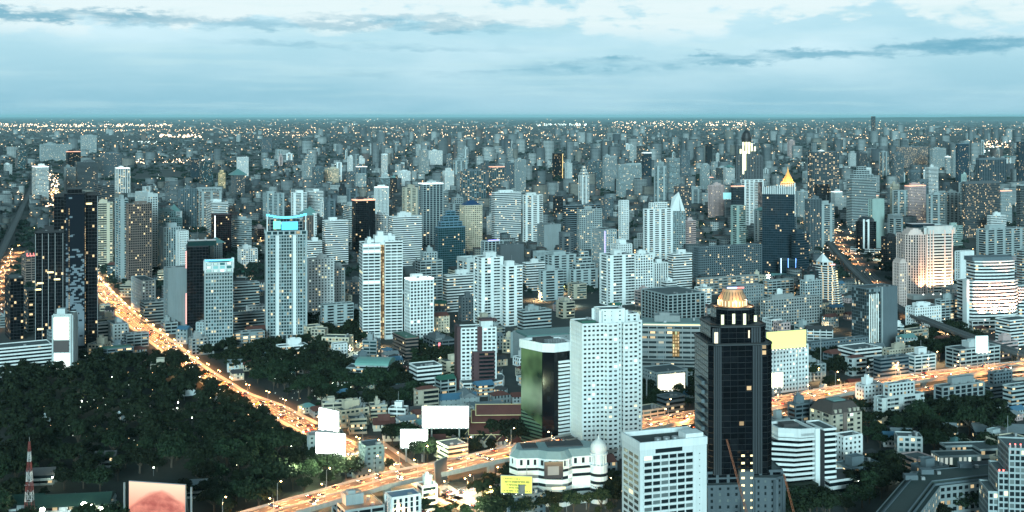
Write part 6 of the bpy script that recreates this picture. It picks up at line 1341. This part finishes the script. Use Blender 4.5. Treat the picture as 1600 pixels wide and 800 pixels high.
PLS = [(278, 636), (277, 645), (265, 668), (317, 629), (258, 690), (262, 700), (266, 712), (345, 745), (370, 737), (363, 697), (113, 608), (63, 627), (128, 634), (137, 634), (173, 630), (97, 657), (109, 672), (142, 689), (82, 706), (50, 715), (82, 756), (214, 638), (208, 644), (35, 772), (425, 742), (445, 728), (468, 720), (460, 735), (455, 706), (482, 576), (499, 580), (535, 580), (538, 587), (450, 602), (500, 618), (440, 588), (562, 625), (470, 530), (505, 535), (420, 565), (520, 606), (548, 612), (320, 716), (388, 715), (380, 706), (175, 595), (68, 610), (232, 625), (1410, 668), (1432, 650), (1455, 652), (1540, 640), (1405, 745), (1380, 738), (1300, 752), (1342, 762), (1440, 672), (1586, 636), (390, 690), (300, 660), (20, 700), (240, 740)]
for i, (x, y) in enumerate(PLS):
    q = at(x, y + 4); reg = 'park' if x < 480 and y > 585 else ('green quarter' if x < 600 else 'garden quarter'); lab = 'white globe lamp on a short post among the trees of the ' + reg; gr = 'globe lamps of the ' + reg
    if first: first = False; o = plamp; o.location = q; tag(o, lab, 'park lamp', gr)
    else: o = copy_tree(plamp, q, 0, None, lab, gr); o['category'] = 'park lamp'
    if i % 2 == 0: l = light((0, 0, 6.8), 1.5 * KW, (.95, 1, .72), spot=False); l.parent = o
# floodlights that wash the two hotels
def wash(root, pts, aim, power, col, ang=70):
    for x, y, z in pts:
        o = light((x, y, z), power, col, .3, True, root, ang); d = Vector(aim) + Vector((x * .9, 0, 0)) - Vector((x, y, z)); o.rotation_euler = d.to_track_quat('-Z', 'Y').to_euler()
        m = MB(); m.box(x - .5, y - .4, z - 1, x + .5, y + .4, z - .2); m.build('flood_lamp', M_WHITEL3, root)
wash(rt13, [(3, -9, 6.5), (14, -9, 6.5), (24, -9, 6.5), (33, -9, 6.5), (-9, -6, 6.5)], (1.5, 0, 46), 230 * KW, (1, .54, .30), 80)
wash(rt14, [(12, -8, 11), (26, -9, 11), (40, -9, 11), (52, -7, 11)], (3, 0, 45), 330 * KW, (1, .47, .30), 85)
# ------------------------------------------------------------------ the rest of the town: more towers, houses and shop rows
USED = set()
def key(t): return ' '.join(w for w in t.lower().split())
def place_label(lead, px, py, tail=''):
    """a label that names the thing by its look and by the nearest building one can name; unique in the scene"""
    near = sorted(LAND, key=lambda l: math.hypot(px - l[1], (py - l[3][3]) * 1.6))[:14]
    def rel(l):
        dx, dy = px - l[1], py - l[3][3]
        if abs(dx) > 1.1 * abs(dy): return ('right of the ' if dx > 0 else 'left of the ')
        return ('in front of the ' if dy > 0 else 'behind the ')
    for l in near:
        t = lead + ' ' + rel(l) + l[0]
        if len(t.split()) <= 16 and key(t) not in USED: USED.add(key(t)); return t
    for i, l in enumerate(near):
        for m in near[i + 1:]:
            t = lead + ' between the ' + l[0] + ' and the ' + m[0]
            if len(t.split()) <= 16 and key(t) not in USED: USED.add(key(t)); return t
    return lead
fr = random.Random(29); FILL = 0
# picture boxes that later buildings must not cover
KEEP = [(l[3], depth(l[3][3])) for l in LAND]
def hides(x0, y0, x1, y1, d, most=.22):
    for (a, t, c, bt), dd in KEEP:
        if dd <= d + 5: continue
        w, h = min(x1, c) - max(x0, a), min(y1, bt) - max(y0, t)
        if w > 0 and h > 0 and w * h > most * (c - a) * (bt - t): return True
    return False
FW = [('white', 6), ('offwhite', 5), ('pale', 6), ('slate', 7), ('grey', 4), ('beige', 1), ('darkgrey', 6), ('black', 2), ('palegreen', 1), ('brown', 1), ('pink', 1)]
FS = [('band', 'banded', 5), ('grid', 'gridded', 5), ('slabs', 'balconied', 6), ('vert', 'ribbed', 4), ('condo', 'balcony striped', 4), ('fine', 'finely gridded', 3), ('punch', 'plain', 3), ('glass', 'glassy', 2)]
CW = dict(offwhite='off white', darkgrey='dark grey', palegreen='pale green')
tries = 0
while FILL < 185 and tries < 9000:
    tries += 1; yb = 250 + 240 * fr.random() ** 1.5; px = fr.uniform(-10, 1610)
    if yb < 300 and px < 420 and fr.random() < .8: continue
    if px < 160 and yb > 300: continue
    if px < 420 and yb > 440: continue
    if yb > 470 and 420 < px < 640: continue
    d = depth(yb); hgt = fr.uniform(26, 92) * (1.1 if px > 560 else .85) * (1.0 if yb < 420 else .62); w = fr.uniform(16, 36); k = F / d; yt = yb - hgt * k; pw = w * k
    if yt < (226 if px < 560 else 214): continue
    C = at(px, yb); ok = all(math.hypot(C.x - a, C.y + 8 - c) > r * .8 + w * .62 for a, c, r in FOOT)
    if not ok or not clear_road(C.x, C.y, w * .7 + 2) or hides(px - pw / 2, yt, px + pw / 2, yb, d, .16 if yb > 330 else .28): continue
    wall = fr.choices([a for a, _ in FW], [q for _, q in FW])[0]; st, sw, _ = fr.choices(FS, [q for _, _, q in FS])[0]; roof = fr.choices(('flat', 'bare', 'setback', 'crown', 'mech', 'steps', 'lit', 'spire', 'redlit', 'pyr'), (10, 3, 5, 2, 3, 2, 1, 1, 1, 1))[0]
    rw = {'flat': '', 'bare': 'flat topped ', 'setback': 'set back ', 'crown': 'open crowned ', 'mech': 'high parapet ', 'steps': 'step topped ', 'lit': 'white lit ', 'spire': 'spired ', 'redlit': 'red lit ', 'pyr': 'pointed '}[roof]
    size = 'tall ' if hgt > 70 else ('short ' if hgt < 42 else ('slim ' if w < 21 else ''))
    label = place_label(size + rw + CW.get(wall, wall) + ' ' + sw + ' tower', px, yb)
    g = fr.choice(('dark', 'dark', 'teal', 'grey', 'blue', 'black')); sp = fr.uniform(.12, .4)
    b, w_, d2, h = add_building(px - pw / 2, px - pw / 2 + pw * sp, px + pw / 2, yt, yb, st, wall, g, roof, 'office_tower' if st in ('glass', 'band') and fr.random() < .5 else 'apartment_tower', label, None, lit=fr.choice((.05, .08, .12, .2)), warm=fr.choice((.5, .7, .9)))
    b.done(); FILL += 1
# houses and shop rows, each one a thing
HN = 0; HR = [('red', M_REDROOF), ('grey', M_GREYROOF), ('blue', M_BLUEROOF), ('teal', M_TEALROOF), ('dark', M_DARKROOF), ('green', M_GREENROOF)]; tries = 0
TREE_W = np.array(TREES)
GRN = [[(x, y) for x, y in GREEN_PX]]
while HN < 430 and tries < 26000:
    tries += 1; yb = 430 + 375 * fr.random(); px = fr.uniform(-5, 1605)
    if inside(px, yb, PARK_PX) and fr.random() < .985: continue
    if (px < 440 and yb > 600 and px < 440): continue
    d = depth(yb); C = at(px, yb); kind = fr.random(); green = inside(px, yb, GREEN_PX)
    if kind < .42 or green: w, dd, h, nm = fr.uniform(8, 15), fr.uniform(7, 11), fr.uniform(4, 8), 'house'
    elif HN > 260 and fr.random() < .5: w, dd, h, nm = fr.uniform(9, 16), fr.uniform(8, 12), fr.uniform(6, 13), 'shop_house'
    else: w, dd, h, nm = fr.uniform(10, 26), fr.uniform(9, 16), fr.uniform(9, 19), 'shop_house'
    k = F / d
    if not all(math.hypot(C.x - a, C.y + dd / 2 - c) > r * .8 + w * .42 for a, c, r in FOOT) or not clear_road(C.x, C.y + dd / 2, w * .55 + 1.0): continue
    if len(TREE_W) and np.min(np.hypot(TREE_W[:, 0] - C.x, TREE_W[:, 1] - C.y - dd / 2)) < w * .4: continue
    if hides(px - w * k / 2, yb - h * k, px + w * k / 2, yb, d, .2) or any(a < px < c and yb - h * k < bt and yb > bt and t < 640 and bt - (yb - h * k) > 14 for (a, t, c, bt), _ in KEEP if bt > 520): continue
    wall = fr.choice(('white', 'offwhite', 'pale', 'beige', 'grey', 'cream', 'pink', 'slate')); th = fr.choice((24, -8, 14, 30)); rn_, rm = fr.choices(HR, (4, 5, 2, 2, 4, 1))[0]
    nf = max(1, round(h / 3.1)); fl = {1: 'one storey ', 2: 'two storey ', 3: 'three storey ', 4: 'four storey ', 5: 'five storey ', 6: 'six storey '}.get(nf, '')
    if nm == 'house': lead = fl + CW.get(wall, wall) + ' house with ' + rn_ + ' pitched roof'
    else:
        sty = fr.choice(('band', 'punch', 'strip', 'slabs', 'grid')); rf = fr.choice(('flat', 'flat', 'bare', 'bare', 'pitched')); lead = fl + CW.get(wall, wall) + (' shop house' if rf == 'flat' else (' flat roofed block' if rf == 'bare' else ' block with ' + rn_ + ' pitched roof'))
    lit = fr.choice((.1, .2, .3, .45)); b = Bld(nm, place_label(lead, px, yb), 'house' if nm == 'house' else 'building', (C.x, C.y), R(th), None, wall, fr.choice(('dark', 'grey', 'teal')), lit, .75, 1.6)
    P = rect(w, dd, -w / 2, 0)
    if nm == 'house':
        b.vol(P, 0, h, 'punch', cap=False, bw=2.8, fh=3.0, sp=.42)
        o = b.p('roof', rm)
        (o.gable(-w / 2, 0, w / 2, dd, h, 2.8, .7, 'x') if fr.random() < .6 else o.hip(-w / 2, 0, w / 2, dd, h, 2.6, .7))
    else:
        b.vol(P, 0, h, sty, fh=3.2, cap=rf != 'pitched')
        if rf == 'pitched': b.p('roof', rm).gable(-w / 2, 0, w / 2, dd, h, 3, .6, 'x')
        else: b.clutter(P, h, fr.random() < .5, fr.randint(0, 2))
    FOOT.append((C.x, C.y + dd / 2, math.hypot(w, dd) * .45)); b.done(); HN += 1
# lamps in the streets between the towers
SL = 0; tries = 0; srnd = random.Random(8); HOT = [(1118, 438), (1140, 436), (1330, 372), (1345, 395), (1310, 360), (1275, 372), (1420, 508), (1460, 520), (1380, 470), (1505, 500), (590, 545), (620, 560), (660, 520), (690, 580), (1060, 600), (1230, 515), (1270, 505), (840, 470), (1215, 520), (60, 420), (55, 365), (90, 300), (700, 585), (250, 480), (330, 556), (180, 430), (1040, 520), (1560, 560), (1450, 545), (770, 790), (740, 772), (800, 770), (880, 798), (930, 792), (910, 798), (955, 775)]
for px, py in HOT + [(srnd.uniform(160, 1600), 270 + 330 * srnd.random() ** 1.3) for _ in range(420)]:
    q = at(px, py)
    if not clear_foot(q.x, q.y, 1.5, .9) or not clear_road(q.x, q.y, -2): continue
    hot = (px, py) in HOT
    if inside(px, py, GREEN_PX) or SL >= 140: continue
    warm = srnd.random() < .65; d = q.y
    put_lamp(LP1, q, srnd.uniform(0, 6), 'tall street lamp in a lit lane between the city buildings', 'street lamps in the city lanes', (85 if hot else 42) * KW * min(5.0, max(1.0, d / 1000)), (1, .58, .27) if warm else (.9, 1, .82)); SL += 1

# ------------------------------------------------------------------ the far city, one mass: low blocks, canopy and lights out to the horizon
def far_mat():
    m, nt, p = new_mat('far city walls'); L = nt.links; at_ = nd(nt, 'ShaderNodeAttribute', attribute_name='tone'); uv = nd(nt, 'ShaderNodeUVMap')
    fl = nd(nt, 'ShaderNodeVectorMath', operation='FLOOR'); L.new(uv.outputs[0], fl.inputs[0]); fr_ = nd(nt, 'ShaderNodeVectorMath', operation='FRACTION'); L.new(uv.outputs[0], fr_.inputs[0]); s = nd(nt, 'ShaderNodeSeparateXYZ'); L.new(fr_.outputs[0], s.inputs[0]); u = nd(nt, 'ShaderNodeSeparateXYZ'); L.new(uv.outputs[0], u.inputs[0])
    wn = nd(nt, 'ShaderNodeTexWhiteNoise', noise_dimensions='3D'); L.new(fl.outputs[0], wn.inputs['Vector']); sp = nd(nt, 'ShaderNodeSeparateColor'); L.new(wn.outputs['Color'], sp.inputs[0])
    win = mth(nt, 'MULTIPLY', mth(nt, 'MULTIPLY', mth(nt, 'GREATER_THAN', s.outputs[0], .2), mth(nt, 'GREATER_THAN', s.outputs[1], .45)), mth(nt, 'GREATER_THAN', u.outputs[0], -1))
    L.new(mixc(nt, win, at_.outputs['Color'], (.04, .055, .06)), p.inputs['Base Color']); on = mth(nt, 'MULTIPLY', mth(nt, 'LESS_THAN', wn.outputs['Value'], .022), win)
    L.new(mixc(nt, mth(nt, 'LESS_THAN', sp.outputs[0], .65), (.85, 1, .85), (1, .66, .3)), p.inputs['Emission Color']); L.new(mth(nt, 'MULTIPLY', on, mth(nt, 'MULTIPLY_ADD', sp.outputs[1], 2.5, .4)), p.inputs['Emission Strength']); p.inputs['Roughness'].default_value = .7; m.cycles.emission_sampling = 'NONE'; return m
g = np.random.default_rng(12)
BX = []
def far_boxes(n, y0, y1, wr, hr, power=1.0, xl=-60, xr=1660, pal=None):
    k = 0
    while k < n:
        yb = y0 + (y1 - y0) * g.random() ** power; px = g.uniform(xl, xr); q = at(px, yb); nz = mnoise.noise(Vector((q.x * .0016, q.y * .0009, 3.3)))
        if nz < -.16 + .24 * g.random(): k += .25; continue
        w, d_, h = g.uniform(*wr), g.uniform(*wr), g.uniform(*hr) * (1 if g.random() < .8 else 1.9)
        if q.y < 5500 and (not clear_road(q.x, q.y, w * .7)): k += .1; continue
        if q.y < 2600 and not clear_foot(q.x, q.y, w * .6, .9): k += .1; continue
        BX.append((q.x, q.y, w, d_, h, g.choice((.42, -.2, .3, .5)), g.random())); k += 1
far_boxes(2600, 330, 455, (9, 24), (5, 15)); far_boxes(4200, 262, 335, (10, 28), (5, 17)); far_boxes(5200, 222, 264, (11, 34), (5, 13)); far_boxes(3200, 200, 224, (20, 70), (6, 15)); far_boxes(700, 190, 200, (60, 180), (8, 20))
def far_tower(y0, y1, n, hr, wr, xl, xr):
    for _ in range(n):
        q = at(g.uniform(xl, xr), g.uniform(y0, y1))
        if q.y < 5500 and (not clear_foot(q.x, q.y, 8) or not clear_road(q.x, q.y, 14)): continue
        BX.append((q.x, q.y, g.uniform(*wr), g.uniform(*wr), g.uniform(*hr), g.choice((.42, -.2, .3)), g.random()))
far_tower(228, 262, 150, (40, 110), (24, 50), 560, 1650); far_tower(228, 262, 34, (30, 80), (24, 60), -30, 560); far_tower(206, 228, 120, (35, 110), (30, 70), 500, 1650); far_tower(206, 228, 24, (30, 70), (30, 60), -30, 500); far_tower(262, 330, 150, (24, 60), (18, 34), 420, 1650)
n = len(BX); A = np.array(BX); c_, s_ = np.cos(A[:, 5]), np.sin(A[:, 5]); hw, hd, h = A[:, 2] / 2, A[:, 3] / 2, A[:, 4]
co = np.zeros((n, 8, 3))
for i, (a, e) in enumerate(((-1, -1), (1, -1), (1, 1), (-1, 1))):
    X, Y = hw * a, hd * e
    for t in (0, 1): co[:, i + 4 * t] = np.stack([A[:, 0] + X * c_ - Y * s_, A[:, 1] + X * s_ + Y * c_, h * t], 1)
fi = np.array([(0, 1, 5, 4), (1, 2, 6, 5), (2, 3, 7, 6), (3, 0, 4, 7), (4, 5, 6, 7)]); idx = (np.arange(n)[:, None, None] * 8 + fi[None]).reshape(-1, 4)
me = bpy.data.meshes.new('far_city'); me.vertices.add(n * 8); me.vertices.foreach_set('co', co.ravel()); me.loops.add(idx.size); me.loops.foreach_set('vertex_index', idx.ravel().astype(np.int32)); me.polygons.add(len(idx)); me.polygons.foreach_set('loop_start', np.arange(0, idx.size, 4, dtype=np.int32))
uvl = me.uv_layers.new(name='cells'); U = np.full((n, 5, 4, 2), -9.5)
sc = np.maximum(1, np.minimum(3.0, A[:, 1] / 3000))
for f in range(4):
    ww = np.maximum(1, np.round((A[:, 2] if f % 2 == 0 else A[:, 3]) / 3.6 / sc)); hh_ = np.maximum(1, np.round(h / 3.3 / sc)); off = np.arange(n) * 53 % 4001 + f * 97
    U[:, f, 0] = np.stack([off, 0 * off], 1); U[:, f, 1] = np.stack([off + ww, 0 * off], 1); U[:, f, 2] = np.stack([off + ww, hh_], 1); U[:, f, 3] = np.stack([off, hh_], 1)
uvl.data.foreach_set('uv', U.ravel())
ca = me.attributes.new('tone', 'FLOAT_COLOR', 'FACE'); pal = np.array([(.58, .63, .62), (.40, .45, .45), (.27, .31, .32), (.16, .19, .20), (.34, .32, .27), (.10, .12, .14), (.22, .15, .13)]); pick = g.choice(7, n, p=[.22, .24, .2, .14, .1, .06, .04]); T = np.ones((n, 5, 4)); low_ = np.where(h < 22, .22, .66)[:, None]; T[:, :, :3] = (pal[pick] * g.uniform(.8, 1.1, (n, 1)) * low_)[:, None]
roofc = np.array([(.035, .05, .055), (.07, .09, .095), (.05, .025, .022), (.035, .075, .085), (.02, .028, .03)])[g.choice(5, n, p=[.36, .24, .14, .12, .14])]; T[:, 4, :3] = roofc; ca.data.foreach_set('color', T.ravel())
me.materials.append(far_mat()); me.update(calc_edges=True); o = bpy.data.objects.new('far_city', me); COL.objects.link(o); tag(o, 'low roofs and small blocks of the city fading to the horizon', 'city', kind='stuff')
# canopy between the far roofs
V = []
for _ in range(9500):
    yb = 222 + 240 * g.random() ** 1.25; q = at(g.uniform(-40, 1640), yb)
    if mnoise.noise(Vector((q.x * .0022, q.y * .0012, 9.1))) < -.05 and g.random() < .75: continue
    if q.y < 5000 and not clear_road(q.x, q.y, 6): continue
    if q.y < 2600 and not clear_foot(q.x, q.y, 2): continue
    a = g.uniform(0, 6.28); ca_, sa = math.cos(a), math.sin(a); s = g.uniform(.8, 1.5) * (1 if q.y < 4000 else 2.2); c = lowf[int(g.integers(5))] * [s, s, min(s, 1.5)]; V.append(np.stack([c[:, 0] * ca_ - c[:, 1] * sa + q.x, c[:, 0] * sa + c[:, 1] * ca_ + q.y, c[:, 2]], 1))
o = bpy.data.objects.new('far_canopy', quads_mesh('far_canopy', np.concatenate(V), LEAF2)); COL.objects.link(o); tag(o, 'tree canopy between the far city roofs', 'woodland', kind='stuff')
# lights of the far streets: small lamps by the thousand
def lamp_cloud(name, pts, mat, label):
    n = len(pts); A = np.array(pts); oc = np.array([(1, 0, 0), (0, 1, 0), (-1, 0, 0), (0, -1, 0), (0, 0, 1), (0, 0, -1)]); fc = np.array([(0, 1, 4), (1, 2, 4), (2, 3, 4), (3, 0, 4), (1, 0, 5), (2, 1, 5), (3, 2, 5), (0, 3, 5)])
    co = A[:, None, :3] + oc[None] * A[:, 3][:, None, None]; idx = (np.arange(n)[:, None, None] * 6 + fc[None]).reshape(-1, 3); me = bpy.data.meshes.new(name); me.vertices.add(n * 6); me.vertices.foreach_set('co', co.ravel()); me.loops.add(idx.size); me.loops.foreach_set('vertex_index', idx.ravel().astype(np.int32)); me.polygons.add(len(idx)); me.polygons.foreach_set('loop_start', np.arange(0, idx.size, 3, dtype=np.int32)); me.materials.append(mat); me.update(calc_edges=True); o = bpy.data.objects.new(name, me); COL.objects.link(o); tag(o, label, 'street lights', kind='stuff')
def lights(n, y0, y1, x0, x1, kr, out, power=1.0, z=(6, 12)):
    for _ in range(n):
        q = at(g.uniform(x0, x1), y0 + (y1 - y0) * g.random() ** power); out.append((q.x, q.y, g.uniform(*z), kr * q.y * g.uniform(.5, 1.6)))
warm, white, hot = [], [], []
k0 = .00022
lights(700, 186, 205, -20, 1620, k0 * .9, warm, .8); lights(700, 205, 262, -20, 1620, k0, warm); lights(520, 262, 470, 150, 1620, k0 * .9, warm); lights(420, 262, 430, 600, 1620, k0 * 1.15, warm); lights(260, 205, 262, 500, 1620, k0 * 1.2, warm); lights(420, 187, 262, -20, 1620, k0 * .9, white); lights(520, 262, 470, 150, 1620, k0 * .8, white)
lights(260, 194, 199, -20, 270, k0 * 1.35 * 1.1, hot); lights(90, 203, 207, 0, 300, k0, hot); lights(60, 252, 258, 205, 330, k0 * 1.35 * 1.3, hot); lights(70, 211, 216, 250, 315, k0 * 1.35 * 1.5, hot); lights(50, 211, 214, 350, 480, k0, hot); lights(60, 222, 226, 200, 245, k0 * 1.2, white); lights(70, 194, 197, 838, 918, k0 * 1.35 * 1.3, white); lights(130, 190, 197, 960, 1180, k0 * 1.35 * 1.1, hot); lights(110, 221, 232, 1500, 1600, k0 * 1.35 * 1.4, hot); lights(60, 229, 240, 1470, 1560, k0 * 1.35 * 1.3, white); lights(60, 208, 216, 560, 700, k0, hot); lights(120, 203, 205, -20, 420, k0, warm); lights(110, 207, 209, 300, 800, k0, warm); lights(100, 199, 201, 480, 1100, k0, hot); lights(90, 212, 213.5, 620, 1000, k0, warm); lights(90, 202, 203.5, 1050, 1600, k0, warm); lights(70, 215, 217, 1150, 1450, k0, warm); lights(50, 214, 218, 690, 790, k0 * .9, hot); lights(40, 186, 189, 380, 640, k0 * .8, white); lights(30, 187, 189, 1150, 1500, k0 * .8, white)
lights(130, 270, 330, 72, 92, k0 * 1.35 * 1.3, hot); lights(70, 395, 520, -5, 24, k0 * 1.2, hot); lights(40, 290, 318, 24, 36, k0 * 1.2, hot); lights(60, 355, 410, 1290, 1345, k0 * 1.2, hot); lights(50, 425, 445, 1085, 1170, k0 * 1.2, hot); lights(70, 490, 545, 1400, 1600, k0 * 1.0, warm, 1, (4, 8)); lights(50, 405, 430, 150, 185, k0 * 1.35 * 1.3, white); lights(50, 300, 330, 1150, 1200, k0, hot); lights(150, 560, 640, 430, 700, k0 * .8, white, 1, (6, 11)); lights(60, 570, 720, 100, 470, k0 * .8, white, 1, (9, 13)); lights(40, 590, 730, 60, 480, k0 * .8, warm, 1, (9, 13)); lights(60, 500, 560, 560, 780, k0 * .8, warm, 1, (5, 8))
lamp_cloud('far_warm_lights', warm, emit('far sodium lights', (1, .64, .34), 6.5, False), 'warm street lights scattered through the far city'); lamp_cloud('far_white_lights', white, emit('far white lights', (.86, 1, .88), 3.6, False), 'white lights scattered through the far city'); lamp_cloud('far_bright_lights', hot, emit('far bright lights', (1, .68, .42), 6.5, False), 'bright clustered lights of distant markets and highways')
# far hills and the air
b = MB(); rs = random.Random(2); ridge = [(x, 60000 + 2500 * math.sin(x * .0002)) for x in range(-60000, 60001, 1500)]
hz_ = lambda x: max(15, 190 * math.exp(-((x - 24000) / 9000) ** 2) + 90 * math.exp(-((x - 9000) / 4000) ** 2) * .5 + 60 * mnoise.noise(Vector((x * .0004, 2, 0))))
for (x0, y0), (x1, y1) in zip(ridge, ridge[1:]):
    b.poly([(x0, y0, 0), (x1, y1, 0), (x1, y1 + 2500, hz_(x1)), (x0, y0 + 2500, hz_(x0))]); b.poly([(x0, y0 + 2500, hz_(x0)), (x1, y1 + 2500, hz_(x1)), (x1, y1 + 6000, 0), (x0, y0 + 6000, 0)])
tag(b.build('hills', ground_mat('far hills', (.03, .05, .04), (.05, .08, .06), .0004)), kind='structure')
hm = bpy.data.materials.new('haze'); hm.use_nodes = True; nt = hm.node_tree; nt.nodes.clear(); out = nt.nodes.new('ShaderNodeOutputMaterial'); pv = nt.nodes.new('ShaderNodeVolumePrincipled'); pv.inputs['Color'].default_value = (.55, .93, 1.0, 1); pv.inputs['Density'].default_value = HAZE_DENSITY; pv.inputs['Anisotropy'].default_value = 0.0; nt.links.new(pv.outputs[0], out.inputs['Volume'])
b = MB(); b.box(-170000, -4000, -1.5, 170000, 250000, 330); h_ = b.build('haze', hm); tag(h_, 'thin blue evening haze over the whole city', 'haze', kind='stuff')
print('fill', FILL, 'houses', HN, 'lanes', SL, 'boxes', len(BX), 'objects', len(bpy.data.objects))
